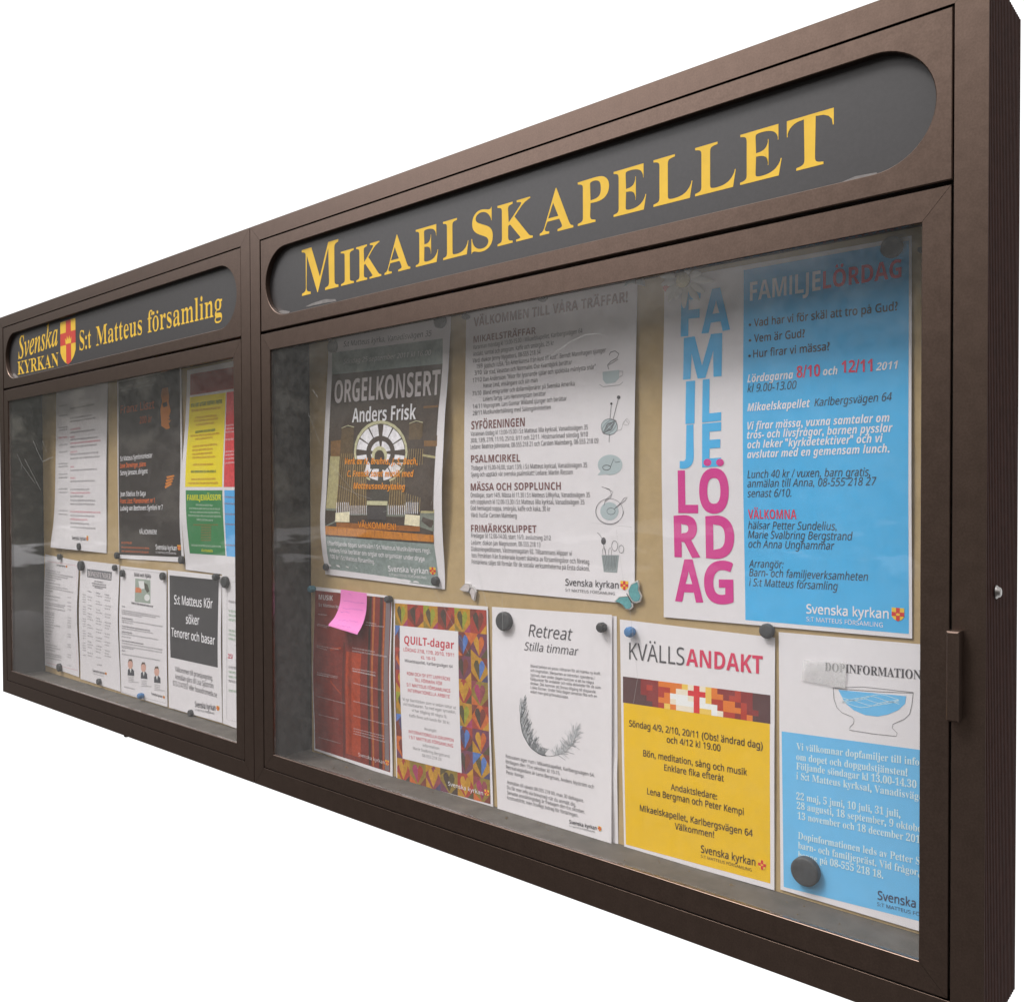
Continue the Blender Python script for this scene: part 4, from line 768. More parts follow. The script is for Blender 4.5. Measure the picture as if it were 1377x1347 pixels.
 ('picture','p','q_drk',3,[(14.5,289.7),(11.3,296.3),(7.1,295.4),(4.5,289.5),(5.6,284),(15.5,266.3)]),
 ('picture','p','q_lim',3,[(14.5,289.7),(15.5,266.3),(23.8,284.4),(24.5,290),(21.7,295.8),(17.4,296.4)]),
 ('picture','p','q_oli',3.6,[(-0.5,281.1),(0.3,263.8),(13.4,264.1)]),
 ('picture','p','q_mag',3.6,[(30.1,276.4),(30.7,264.4),(18.6,264.2)]),
 ('picture','p','q_mar',2,[(29.4,301.1),(67.6,301.9),(68.9,265.3),(30.7,264.4)]),
 ('picture','p','q_blk',3,[(48.9,290.5),(44.9,297),(39.6,296.2),(36.3,290.2),(37.6,284.7),(49.8,267.1)]),
 ('picture','p','q_red',3,[(48.9,290.5),(49.8,267.1),(60.5,285.2),(61.5,290.8),(57.9,296.6),(52.6,297.2)]),
 ('picture','p','q_red',3.6,[(30,279.1),(30.7,264.4),(49.5,264.9)]),
 ('picture','p','q_oly',3.6,[(68.4,275.9),(68.9,265.3),(53.7,264.9)]),
 ('picture','p','q_red',3.6,[(29.4,301.1),(50.8,301.5),(29.7,289.3)]),
 ('picture','p','q_red',3.6,[(67.6,301.9),(52.5,301.6),(68.1,285.4)]),
 ('picture','p','q_yel',2,[(67.6,301.9),(100.4,302.6),(101.6,266),(68.9,265.3)]),
 ('picture','p','q_drk',3,[(84.4,291.3),(81,297.8),(76.4,297),(73.5,291),(74.7,285.5),(85.3,267.8)]),
 ('picture','p','q_lim',3,[(84.4,291.3),(85.3,267.8),(94.4,286),(95.2,291.5),(92.1,297.3),(87.5,297.9)]),
 ('picture','p','q_oli',3.6,[(68.3,278.9),(68.9,265.3),(84.6,265.6)]),
 ('picture','p','q_mag',3.6,[(101.2,277.7),(101.6,266),(88.6,265.7)]),
 ('picture','p','q_lim',3.6,[(67.6,301.9),(83.1,302.3),(68.1,285.8)]),
 ('picture','p','q_mar',2,[(100.4,302.6),(138.3,303.5),(139.5,266.8),(101.6,266)]),
 ('picture','p','q_blk',3,[(119.8,292),(115.8,298.6),(110.5,297.7),(107.2,291.8),(108.6,286.3),(120.6,268.6)]),
 ('picture','p','q_red',3,[(119.8,292),(120.6,268.6),(131.3,286.8),(132.2,292.3),(128.7,298.1),(123.4,298.7)]),
 ('picture','p','q_red',3.6,[(101.2,277.9),(101.6,266),(119.4,266.4)]),
 ('picture','p','q_oly',3.6,[(139,279.4),(139.5,266.8),(124.5,266.5)]),
 ('picture','p','q_red',3.6,[(138.3,303.5),(123.3,303.1),(138.8,287)]),
 ('picture','p','q_yel',2,[(138.3,303.5),(172,304.2),(173.1,267.5),(139.5,266.8)]),
 ('picture','p','q_drk',3,[(155.6,292.8),(152,299.4),(147.3,298.5),(144.4,292.6),(145.6,287.1),(156.3,269.4)]),
 ('picture','p','q_lim',3,[(155.6,292.8),(156.3,269.4),(165.8,287.5),(166.6,293.1),(163.4,298.9),(158.7,299.5)]),
 ('picture','p','q_oli',3.6,[(139,280.1),(139.5,266.8),(154,267.1)]),
 ('picture','p','q_mag',3.6,[(172.6,280.9),(173.1,267.5),(159.8,267.3)]),
 ('picture','p','q_lim',3.6,[(138.3,303.5),(151.2,303.7),(138.6,291.2)]),
 ('picture','p','q_red',2,[(172,304.2),(206.5,305),(207.6,268.3),(173.1,267.5)]),
 ('picture','p','q_blk',3,[(189.7,293.6),(186,300.1),(181.2,299.3),(178.2,293.3),(179.4,287.8),(190.4,270.1)]),
 ('picture','p','q_mar',3,[(189.7,293.6),(190.4,270.1),(200.1,288.3),(201,293.8),(197.7,299.6),(192.9,300.3)]),
 ('picture','p','q_red',3.6,[(172.5,285.8),(173.1,267.5),(188.5,267.9)]),
 ('picture','p','q_oly',3.6,[(207.1,283.2),(207.6,268.3),(193.9,268)]),
 ('picture','p','q_mar',3.6,[(172,304.2),(188.1,304.6),(172.4,288)]),
 ('picture','p','q_red',3.6,[(206.5,305),(192.8,304.7),(206.9,288.4)]),
 ('picture','p','q_mar',2,[(0.3,263.8),(30.7,264.4),(32.4,228),(2.1,227.3)]),
 ('picture','p','q_bld',3,[(16.1,253.2),(12.8,259.7),(8.5,258.8),(6.1,252.9),(7.3,247.5),(17.3,229.8)]),
 ('picture','p','q_blu',3,[(16.1,253.2),(17.3,229.8),(25.5,247.9),(26.1,253.4),(23.1,259.2),(18.8,259.8)]),
 ('picture','p','q_mar',3.6,[(1.5,239.5),(2.1,227.3),(16.4,227.6)]),
 ('picture','p','q_blk',3.6,[(32,237.9),(32.4,228),(20.4,227.7)]),
 ('picture','p','q_blu',3.6,[(0.3,263.8),(13.7,264.1),(1.2,246)]),
 ('picture','p','q_mar',3.6,[(30.7,264.4),(18.6,264.2),(31.5,248)]),
 ('picture','p','q_mar',2,[(139.5,266.8),(173.1,267.5),(174.5,231),(141,230.3)]),
 ('picture','p','q_bld',3,[(156.9,256.2),(153.2,262.7),(148.5,261.9),(145.7,256),(146.9,250.5),(157.8,232.8)]),
 ('picture','p','q_blu',3,[(156.9,256.2),(157.8,232.8),(167.1,250.9),(167.9,256.4),(164.7,262.2),(160,262.9)]),
 ('picture','p','q_ora',3.6,[(140.4,244.5),(141,230.3),(157.3,230.6)]),
 ('picture','p','q_blk',3.6,[(174,245.5),(174.5,231),(161.2,230.7)]),
 ('picture','p','q_ora',3.6,[(173.1,267.5),(159.8,267.3),(173.7,251.1)]),
 ('picture','p','q_pur',2,[(173.1,267.5),(207.6,268.3),(208.9,231.7),(174.5,231)]),
 ('picture','p','q_oly',3,[(190.9,256.9),(187.2,263.5),(182.4,262.6),(179.5,256.7),(180.7,251.2),(191.8,233.5)]),
 ('picture','p','q_ora',3,[(190.9,256.9),(191.8,233.5),(201.4,251.7),(202.2,257.2),(198.9,263),(194.1,263.6)]),
 ('picture','p','q_yel',3.6,[(174.1,242.4),(174.5,231),(191.8,231.4)]),
 ('picture','p','q_drk',3.6,[(208.4,247.1),(208.9,231.7),(195.3,231.4)]),
 ('picture','p','q_ora',3.6,[(173.1,267.5),(189.4,267.9),(173.9,247.5)]),
 ('picture','p','q_ora',2,[(2.1,227.3),(32.4,228),(33.8,191.4),(3.5,190.8)]),
 ('picture','p','q_mar',3,[(17.9,216.7),(14.6,223.2),(10.3,222.4),(7.8,216.5),(9,211),(18.7,193.3)]),
 ('picture','p','q_red',3,[(17.9,216.7),(18.7,193.3),(27.1,211.4),(27.8,216.9),(24.9,222.7),(20.6,223.3)]),
 ('picture','p','q_pur',3.6,[(2.9,208.7),(3.5,190.8),(17.2,191.1)]),
 ('picture','p','q_oly',3.6,[(33.5,202.5),(33.8,191.4),(21.7,191.2)]),
 ('picture','p','q_red',3.6,[(2.1,227.3),(13.4,227.5),(2.9,209.6)]),
 ('picture','p','q_pur',2,[(141,230.3),(174.5,231),(175.9,194.4),(142.3,193.7)]),
 ('picture','p','q_blk',3,[(158.3,219.7),(154.7,226.2),(150,225.3),(147.2,219.4),(148.4,214),(159.1,196.3)]),
 ('picture','p','q_mar',3,[(158.3,219.7),(159.1,196.3),(168.5,214.4),(169.3,219.9),(166.1,225.7),(161.4,226.3)]),
 ('picture','p','q_pur',3.6,[(141.8,207.8),(142.3,193.7),(159,194.1)]),
 ('picture','p','q_oly',3.6,[(175.4,206.9),(175.9,194.4),(162.6,194.2)]),
 ('picture','p','q_mar',3.6,[(141,230.3),(159.5,230.7),(141.5,216.1)]),
 ('picture','p','q_yel',2,[(174.5,231),(208.9,231.7),(210.3,195.2),(175.9,194.4)]),
 ('picture','p','q_drk',3,[(192.3,220.4),(188.6,226.9),(183.8,226.1),(180.9,220.1),(182.1,214.7),(193.1,197)]),
 ('picture','p','q_blu',3,[(192.3,220.4),(193.1,197),(202.8,215.1),(203.6,220.6),(200.3,226.4),(195.5,227)]),
 ('picture','p','q_mar',3.6,[(175.4,208.5),(175.9,194.4),(190.6,194.8)]),
 ('picture','p','q_bld',3.6,[(209.8,207.6),(210.3,195.2),(196.6,194.9)]),
 ('picture','p','q_mar',3.6,[(208.9,231.7),(195.3,231.4),(209.6,215.3)]),
 ('picture','p','q_red',2,[(3.5,190.8),(33.8,191.4),(34.1,154.6),(3.7,154)]),
 ('picture','p','q_oly',3,[(18.9,180.1),(15.8,186.6),(11.5,185.8),(8.8,179.9),(9.8,174.4),(19,156.5)]),
 ('picture','p','q_yel',3,[(18.9,180.1),(19,156.5),(28,174.8),(28.8,180.3),(26.1,186.1),(21.8,186.8)]),
 ('picture','p','q_yel',3.6,[(3.7,169.3),(3.7,154),(19.6,154.3)]),
 ('picture','p','q_blk',3.6,[(34.1,164.3),(34.1,154.6),(22,154.4)]),
 ('picture','p','q_yel',3.6,[(33.8,191.4),(21.7,191.2),(34,174.9)]),
 ('picture','p','q_red',2,[(142.3,193.7),(175.9,194.4),(176.8,157.8),(143.1,157.1)]),
 ('picture','p','q_oly',3,[(159.5,183.1),(156,189.6),(151.3,188.8),(148.4,182.9),(149.5,177.4),(160,159.6)]),
 ('picture','p','q_yel',3,[(159.5,183.1),(160,159.6),(169.7,177.8),(170.5,183.3),(167.4,189.1),(162.7,189.8)]),
 ('picture','p','q_yel',3.6,[(142.8,174.4),(143.1,157.1),(157.5,157.4)]),
 ('picture','p','q_drk',3.6,[(176.4,173.4),(176.8,157.8),(163.5,157.5)]),
 ('picture','p','q_yel',3.6,[(142.3,193.7),(155.8,194),(142.7,176.1)]),
 ('picture','p','q_yel',3.6,[(175.9,194.4),(162.6,194.2),(176.3,178)]),
 ('picture','p','q_oli',2,[(175.9,194.4),(210.3,195.2),(211.3,158.6),(176.8,157.8)]),
 ('picture','p','q_mag',3,[(193.5,183.8),(189.9,190.3),(185.1,189.5),(182.1,183.6),(183.3,178.1),(194.2,160.4)]),
 ('picture','p','q_mgd',3,[(193.5,183.8),(194.2,160.4),(204,178.6),(204.8,184.1),(201.6,189.9),(196.8,190.5)]),
 ('picture','p','q_ora',3.6,[(176.5,172.2),(176.8,157.8),(193.3,158.2)]),
 ('picture','p','q_mar',3.6,[(211,171.7),(211.3,158.6),(197.7,158.3)]),
 ('picture','p','q_mgd',3.6,[(175.9,194.4),(188.4,194.7),(176.3,179.9)]),
 ('picture','p','q_yel',2,[(3.7,154),(34.1,154.6),(33.9,117.7),(3.3,117)]),
 ('picture','p','q_drk',3,[(19,143.2),(15.9,149.8),(11.7,149),(8.9,143),(9.7,137.5),(18.8,119.5)]),
 ('picture','p','q_lim',3,[(19,143.2),(18.8,119.5),(28,137.9),(29,143.5),(26.3,149.3),(22,149.9)]),
 ('picture','p','q_oli',3.6,[(3.5,128.1),(3.3,117),(18.8,117.3)]),
 ('picture','p','q_mag',3.6,[(34,130.1),(33.9,117.7),(21.8,117.4)]),
 ('picture','p','q_lim',3.6,[(3.7,154),(15.9,154.2),(3.5,134.4)]),
 ('picture','p','q_yel',2,[(143.1,157.1),(176.8,157.8),(177.3,121),(143.5,120.2)]),
 ('picture','p','q_drk',3,[(160.3,146.4),(156.8,153),(152.1,152.1),(149.1,146.2),(150.2,140.7),(160.5,122.8)]),
 ('picture','p','q_lim',3,[(160.3,146.4),(160.5,122.8),(170.4,141.1),(171.3,146.7),(168.2,152.5),(163.5,153.1)]),
 ('picture','p','q_oli',3.6,[(143.4,135.5),(143.5,120.2),(159.9,120.6)]),
 ('picture','p','q_mag',3.6,[(177.2,136.1),(177.3,121),(163.9,120.7)]),
 ('picture','p','q_ora',2,[(176.8,157.8),(211.3,158.6),(212,121.8),(177.3,121)]),
 ('picture','p','q_blk',3,[(194.4,147.2),(190.8,153.7),(186,152.9),(183,146.9),(184.1,141.4),(194.8,123.6)]),
 ('picture','p','q_mar',3,[(194.4,147.2),(194.8,123.6),(204.9,141.9),(205.8,147.4),(202.6,153.2),(197.8,153.9)]),
 ('picture','p','q_red',3.6,[(177.1,137),(177.3,121),(193.2,121.4)]),
 ('picture','p','q_oly',3.6,[(211.8,135.5),(212,121.8),(198.3,121.5)]),
 ('picture','p','q_mar',3.6,[(176.8,157.8),(189.5,158.1),(177.1,140.7)]),
 ('picture','p','q_red',3.6,[(211.3,158.6),(197.7,158.3),(211.7,142.1)]),
 ('picture','p','q_mar',2,[(3.3,117),(33.9,117.7),(33.5,80.6),(2.7,79.8)]),
 ('picture','p','q_bld',3,[(18.6,106.2),(15.6,112.8),(11.3,112),(8.4,105.9),(9.3,100.4),(18.3,82.4)]),
 ('picture','p','q_blu',3,[(18.6,106.2),(18.3,82.4),(27.7,100.8),(28.7,106.4),(26,112.3),(21.7,112.9)]),
 ('picture','p','q_mar',3.6,[(3,97.1),(2.7,79.8),(17.6,80.2)]),
 ('picture','p','q_blk',3.6,[(33.7,92.7),(33.5,80.6),(21.3,80.3)]),
 ('picture','p','q_blu',3.6,[(3.3,117),(18.7,117.3),(3.1,103.1)]),
 ('picture','p','q_mar',3.6,[(33.9,117.7),(21.8,117.4),(33.7,101)]),
 ('picture','p','q_mar',2,[(143.5,120.2),(177.3,121),(177.6,84.1),(143.6,83.3)]),
 ('picture','p','q_bld',3,[(160.6,109.6),(157.2,116.1),(152.4,115.3),(149.4,109.3),(150.4,103.8),(160.7,85.9)]),
 ('picture','p','q_blu',3,[(160.6,109.6),(160.7,85.9),(170.8,104.3),(171.7,109.8),(168.7,115.7),(163.9,116.3)]),
 ('picture','p','q_red',3.6,[(143.6,99.6),(143.6,83.3),(160.6,83.7)]),
 ('picture','p','q_blk',3.6,[(177.5,97.9),(177.6,84.1),(164.1,83.8)]),
 ('picture','p','q_blu',3.6,[(143.5,120.2),(156.8,120.5),(143.5,100.8)]),
 ('picture','p','q_red',3.6,[(177.3,121),(163.9,120.7),(177.5,104.4)]),
 ('picture','p','q_pur',2,[(177.3,121),(212,121.8),(212.4,85),(177.6,84.1)]),
 ('picture','p','q_oly',3,[(194.9,110.4),(191.4,116.9),(186.5,116.1),(183.4,110.1),(184.5,104.6),(195.1,86.7)]),
 ('picture','p','q_ora',3,[(194.9,110.4),(195.1,86.7),(205.4,105.1),(206.3,110.6),(203.2,116.5),(198.3,117.1)]),
 ('picture','p','q_yel',3.6,[(177.5,102.5),(177.6,84.1),(195.5,84.5)]),
 ('picture','p','q_drk',3.6,[(212.3,99.4),(212.4,85),(198.6,84.6)]),
 ('picture','p','q_ora',2,[(2.7,79.8),(33.5,80.6),(33.2,43.4),(2.3,42.6)]),
 ('picture','p','q_mar',3,[(18.1,69),(15.1,75.6),(10.7,74.8),(7.9,68.8),(8.7,63.2),(17.8,45.2)]),
 ('picture','p','q_red',3,[(18.1,69),(17.8,45.2),(27.2,63.7),(28.2,69.3),(25.5,75.2),(21.2,75.8)]),
 ('picture','p','q_pur',3.6,[(2.4,58.4),(2.3,42.6),(18.4,43)]),
 ('picture','p','q_oly',3.6,[(33.3,56.9),(33.2,43.4),(20.9,43.1)]),
 ('picture','p','q_yel',2,[(33.5,80.6),(72.2,81.5),(72,44.4),(33.2,43.4)]),
 ('picture','p','q_blk',3,[(52.9,69.9),(49.1,76.5),(43.6,75.6),(40.1,69.6),(41.2,64),(52.8,46.1)]),
 ('picture','p','q_blu',3,[(52.9,69.9),(52.8,46.1),(64.4,64.6),(65.6,70.2),(62.2,76.1),(56.8,76.7)]),
 ('picture','p','q_mar',3.6,[(33.3,56.7),(33.2,43.4),(51.2,43.9)]),
 ('picture','p','q_bld',3.6,[(72,54.3),(72,44.4),(56.6,44)]),
 ('picture','p','q_blu',3.6,[(33.5,80.6),(53.2,81),(33.3,64.9)]),
 ('picture','p','q_mar',3.6,[(72.2,81.5),(56.9,81.1),(72.1,64.8)]),
 ('picture','p','q_ora',2,[(72.2,81.5),(105.3,82.3),(105.3,45.3),(72,44.4)]),
 ('picture','p','q_mar',3,[(88.8,70.8),(85.5,77.4),(80.9,76.5),(77.8,70.5),(78.8,65),(88.8,47.1)]),
 ('picture','p','q_red',3,[(88.8,70.8),(88.8,47.1),(98.7,65.5),(99.7,71.1),(96.8,76.9),(92.2,77.5)]),
 ('picture','p','q_pur',3.6,[(72.1,62.3),(72,44.4),(87.3,44.8)]),
 ('picture','p','q_oly',3.6,[(105.3,58.3),(105.3,45.3),(92.1,44.9)]),
 ('picture','p','q_red',3.6,[(72.2,81.5),(86.1,81.8),(72.1,65.4)]),
 ('picture','p','q_yel',2,[(105.3,82.3),(143.6,83.3),(143.7,46.3),(105.3,45.3)]),
 ('picture','p','q_bld',3,[(124.6,71.7),(120.8,78.3),(115.4,77.4),(111.9,71.4),(113.1,65.8),(124.7,48)]),
 ('picture','p','q_blu',3,[(124.6,71.7),(124.7,48),(136.1,66.4),(137.2,72),(133.8,77.8),(128.4,78.4)]),
 ('picture','p','q_mar',3.6,[(105.3,62.2),(105.3,45.3),(123.5,45.7)]),
 ('picture','p','q_bld',3.6,[(143.7,59),(143.7,46.3),(128.5,45.9)]),
 ('picture','p','q_mar',3.6,[(143.6,83.3),(128.4,82.9),(143.6,66.6)]),
 ('picture','p','q_pur',2,[(143.6,83.3),(177.6,84.1),(177.9,47.1),(143.7,46.3)]),
 ('picture','p','q_blk',3,[(160.8,72.6),(157.3,79.2),(152.6,78.3),(149.5,72.3),(150.5,66.8),(160.9,48.9)]),
 ('picture','p','q_mar',3,[(160.8,72.6),(160.9,48.9),(171,67.3),(172,72.9),(168.9,78.7),(164.1,79.3)]),
 ('picture','p','q_pur',3.6,[(143.7,59.8),(143.7,46.3),(160.7,46.7)]),
 ('picture','p','q_oly',3.6,[(177.8,58.4),(177.9,47.1),(164.3,46.8)]),
 ('picture','p','q_mar',3.6,[(143.6,83.3),(158.9,83.6),(143.6,67.9)]),
 ('picture','p','q_yel',2,[(177.6,84.1),(212.4,85),(212.8,48),(177.9,47.1)]),
 ('picture','p','q_drk',3,[(195.2,73.5),(191.7,80),(186.8,79.2),(183.7,73.2),(184.8,67.6),(195.5,49.8)]),
 ('picture','p','q_blu',3,[(195.2,73.5),(195.5,49.8),(205.7,68.2),(206.7,73.7),(203.5,79.6),(198.7,80.2)]),
 ('picture','p','q_mar',3.6,[(177.8,59.2),(177.9,47.1),(194,47.6)]),
 ('picture','p','q_bld',3.6,[(212.7,59.2),(212.8,48),(199,47.7)]),
 ('picture','p','q_blu',3.6,[(177.6,84.1),(197.2,84.6),(177.7,64.5)]),
 ('picture','p','q_mar',3.6,[(212.4,85),(198.6,84.6),(212.6,68.3)]),
 ('picture','p','q_red',2,[(2.3,42.6),(33.2,43.4),(33.2,6.3),(2.2,5.5)]),
 ('picture','p','q_oly',3,[(17.8,31.9),(14.7,38.5),(10.3,37.6),(7.5,31.6),(8.4,26),(17.8,8.1)]),
 ('picture','p','q_yel',3,[(17.8,31.9),(17.8,8.1),(27,26.5),(27.9,32.1),(25.2,38),(20.9,38.6)]),
 ('picture','p','q_yel',3.6,[(2.2,19.9),(2.2,5.5),(16.3,5.9)]),
 ('picture','p','q_blk',3.6,[(33.2,18.4),(33.2,6.3),(20.9,6)]),
 ('picture','p','q_yel',3.6,[(2.3,42.6),(17.7,43),(2.2,26.6)]),
 ('picture','p','q_yel',3.6,[(33.2,43.4),(20.9,43.1),(33.1,26.7)]),
 ('picture','p','q_oli',2,[(33.2,43.4),(72,44.4),(72.2,7.4),(33.2,6.3)]),
 ('picture','p','q_mag',3,[(52.7,32.8),(48.9,39.3),(43.4,38.5),(39.8,32.4),(41,26.9),(52.9,9.1)]),
 ('picture','p','q_red',3,[(52.7,32.8),(52.9,9.1),(64.4,27.5),(65.5,33.1),(62,38.9),(56.6,39.5)]),
 ('picture','p','q_ora',3.6,[(33.1,22.3),(33.2,6.3),(51.5,6.8)]),
 ('picture','p','q_mar',3.6,[(72,23.4),(72.2,7.4),(56.8,7)]),
 ('picture','p','q_mgd',2,[(72,44.4),(105.3,45.3),(105.6,8.3),(72.2,7.4)]),
 ('picture','p','q_oly',3,[(88.8,33.7),(85.4,40.3),(80.8,39.4),(77.7,33.4),(78.8,27.9),(89,10.1)]),
 ('picture','p','q_yel',3,[(88.8,33.7),(89,10.1),(98.8,28.4),(99.7,34),(96.7,39.9),(92.1,40.5)]),
 ('picture','p','q_yel',3.6,[(72,23.7),(72.2,7.4),(86.8,7.8)]),
 ('picture','p','q_bld',3.6,[(105.4,20),(105.6,8.3),(92.4,7.9)]),
 ('picture','p','q_yel',3.6,[(72,44.4),(90.5,44.9),(72,31.8)]),
 ('picture','p','q_yel',3.6,[(105.3,45.3),(92.1,44.9),(105.4,28.6)]),
 ('picture','p','q_oli',2,[(105.3,45.3),(143.7,46.3),(144.1,9.3),(105.6,8.3)]),
 ('picture','p','q_blk',3,[(124.7,34.7),(120.8,41.2),(115.4,40.3),(112,34.3),(113.2,28.8),(125,11)]),
 ('picture','p','q_drk',3,[(124.7,34.7),(125,11),(136.3,29.4),(137.4,35),(133.9,40.8),(128.5,41.4)]),
 ('picture','p','q_pur',3.6,[(105.4,26.5),(105.6,8.3),(124.8,8.8)]),
 ('picture','p','q_blk',3.6,[(143.9,23.3),(144.1,9.3),(128.9,8.9)]),
 ('picture','p','q_drk',3.6,[(105.3,45.3),(123.2,45.7),(105.3,33.6)]),
 ('picture','p','q_red',2,[(143.7,46.3),(177.9,47.1),(178.4,10.2),(144.1,9.3)]),
 ('picture','p','q_oly',3,[(161,35.6),(157.5,42.2),(152.7,41.3),(149.7,35.3),(150.8,29.8),(161.4,12)]),
 ('picture','p','q_yel',3,[(161,35.6),(161.4,12),(171.3,30.3),(172.2,35.9),(169.1,41.7),(164.4,42.4)]),
 ('picture','p','q_yel',3.6,[(143.9,26.5),(144.1,9.3),(161,9.8)]),
 ('picture','p','q_drk',3.6,[(178.2,22.4),(178.4,10.2),(164.8,9.9)]),
 ('picture','p','q_yel',3.6,[(177.9,47.1),(164.3,46.8),(178,30.5)]),
 ('picture','p','q_oli',2,[(177.9,47.1),(212.8,48),(213.4,11.2),(178.4,10.2)]),
 ('picture','p','q_mag',3,[(195.6,36.5),(192,43.1),(187.1,42.2),(184,36.2),(185.1,30.7),(196,12.9)]),
 ('picture','p','q_mgd',3,[(195.6,36.5),(196,12.9),(206.2,31.3),(207.1,36.8),(203.9,42.6),(199,43.3)]),
 ('picture','p','q_ora',3.6,[(178.2,22.4),(178.4,10.2),(196.6,10.7)]),
 ('picture','p','q_mar',3.6,[(213.2,25.1),(213.4,11.2),(199.6,10.8)]),
 ('picture','p','q_mgd',3.6,[(177.9,47.1),(194.9,47.6),(178,31.9)]),
 ('text_panel','q','paperp',5,[(12,264),(147.1,267.2),(153.4,46.5),(16.8,43.6)]),
 ('printed_heading','t','qred',6,'B','QUILT-dagar','',23.3,235.4,115.1,13.07,0.0281),
 ('printed_text','t','qred',6,'R+','LÖRDAG 27/8, 17/9, 20/10, 19/11','',22.1,223.1,116.5,5.52,0.0295),
 ('printed_text','t','qred',6,'R+','KL 10-15','',64.4,214.8,33,5.14,0.0366),
 ('printed_text','t','gtx',6,'R+','Mikaelskapellet, Karlbergsvägen 64','',25.7,205.6,110.2,4.8,0.0277),
 ('printed_text','t','qred',6,'R+','KOM OCH SY ETT LAPPTÄCKE','',31.1,185.1,99.7,5.25,0.0275),
 ('printed_text','t','qred',6,'R+','TILL FÖRMÅN FÖR','',49,176.5,63.9,5.21,0.0314),
 ('printed_text','t','qred',6,'R+','S:T MATTEUS FÖRSAMLINGS','',30.2,166.3,100.9,5.27,0.0316),
 ('printed_text','t','qred',6,'R+','INTERNATIONELLA ARBETE','',32.9,157.3,96.6,5.27,0.0298),
 ('printed_text','t','gtx',6,'R','Vi syr barntäcken som vi sedan lottar ut','',19.6,141.1,123.4,4.87,0.0323),
 ('printed_text','t','gtx',6,'R','vid höstbasaren. Ta med egen symaskin,','',20.9,133.2,121.4,4.87,0.0375),
 ('printed_text','t','gtx',6,'R','vi har tillgång till några få.','',41.6,126.1,81.3,4.68,0.0193),
 ('printed_text','t','gtx',6,'R','Kaffe finns och lunch för 30 kr.','',35.7,116.3,93.9,4.7,0.0288),
 ('printed_text','t','gtx',6,'R','Arrangör:','',70.4,100.1,29.1,4.63,0.0395),
 ('printed_text','t','qred',6,'R+','INTERNATIONELLA GRUPPEN','',33.2,89.3,103.4,5.14,0.0294),
 ('printed_text','t','qred',6,'R+','I S:T MATTEUS FÖRSAMLING','',34.2,80.3,101.3,5.14,0.0306),
 ('printed_text','t','gtx',6,'R','Information:','',66.4,72.6,38.6,4.65,0.0374),
 ('printed_text','t','gtx',6,'R','Marie Svalbring Bergstrand,','',42.7,63.6,85.7,4.7,0.0232),
 ('printed_text','t','gtx',6,'R','08-555 218 23','',64.1,55.6,44.3,4.65,0.0326),
 ('church_logo','t','wht',6,'R','Svenska kyrkan','',123.1,20.9,75.4,6.29,0.008),
 ('church_emblem','m','em',4,206,26.6,9.2,9.5),
 ]),
 dict(name='paper_sheet', label='blank white sheet showing along the right edge behind the retreat flyer', cat='sheet', group=None, paper='paper', o=(1.7181, 0.0429), y=0.0892, c=[(-9.9, 302.5), (211.1, 311.3), (213.0, 3.8), (-0.0, 0.0)], L=[(0, 0), (1, 0)], R=[(0, 0), (0.6, 0), (0.7, 1.5), (1, 0)], items=[
 ]),
 dict(name='flyer', label='white flyer reading Retreat Stilla timmar with a drifting grey feather', cat='flyer', group='notices pinned up in the cases', paper='paper', o=(1.7144, 0.0441), y=0.087, c=[(-9.9, 305.8), (208.7, 311.6), (208.6, 2.8), (-0.0, -0.0)], L=[(0, 0), (0.45, 4.5), (1, 0)], R=[(0, 0), (0.5, 1), (1, 2)], items=[
 ('printed_heading','t','gtx',4,'Ri','Retreat','',62.4,268.7,80.1,17.43,0.0189),
 ('printed_heading','t','gtx',4,'Ri','Stilla timmar','',55.1,247.8,98,12,0.0274),
 ('printed_text','t','gtx',4,'R','Ibland behövs en paus i tillvaron för att hämta ny kraft','',67.7,224.4,121.9,4.06,0.031),
 ('printed_text','t','gtx',4,'R','och inspiration. Merparten av retreaten spenderas i','',67.8,218.2,113.4,4.06,0.0224),
 ('printed_text','t','gtx',4,'R','tystnad, men under dagen kommer vi att ha några','',68,211.7,111.1,4.06,0.0256),
 ('printed_text','t','gtx',4,'R','hållpunkter för andakter och stilla aktiviteter för de som','',68.1,205.5,122.5,4.07,0.0301),
 ('printed_text','t','gtx',4,'R','önskar. Det kommer att finnas tillgång till skapande','',68.2,199.5,114.1,4.07,0.0253),
 ('printed_text','t','gtx',4,'R','i olika former. Under hela dagen serveras fika och en','',68.3,193.5,116.2,4.07,0.0258),
 ('printed_text','t','gtx',4,'R','enkel men god grönsakssoppa.','',68.4,187.3,67.8,4.07,0.0206),
 ('printed_text','t','gtx',4,'Rm','Retreaten äger rum i Mikaelskapellet, Karlbergsvägen 64,','',19.2,83.6,161.4,5.12,0.0225),
 ('printed_text','t','gtx',4,'Rm','lördagen den 15:e oktober kl 10-15.','',18.9,75.6,102.5,5.13,0.0227),
 ('printed_text','t','gtx',4,'Rm','Retreatvägledare är Lena Bergman, Anders Nyström och','',19.4,67.5,160.6,5.13,0.0223),
 ('printed_text','t','gtx',4,'Rm','Peter Kempi.','',19.5,59.6,34.8,5.13,0.0183),
 ('printed_text','t','gtx',4,'Rm','Anmälan till växeln 08-555 218 00, max 30 deltagare.','',20.5,44.8,141.8,5.12,0.0244),
 ('printed_text','t','gtx',4,'Rm','Du får mer info via brev(mej) när du anmält dig.','',20.3,37.1,128.3,5.12,0.0179),
 ('printed_text','t','gtx',4,'Rm','Senaste anmälningsdag är fredagen den 6:e oktober.','',20.5,29.2,143.4,5.11,0.0276),
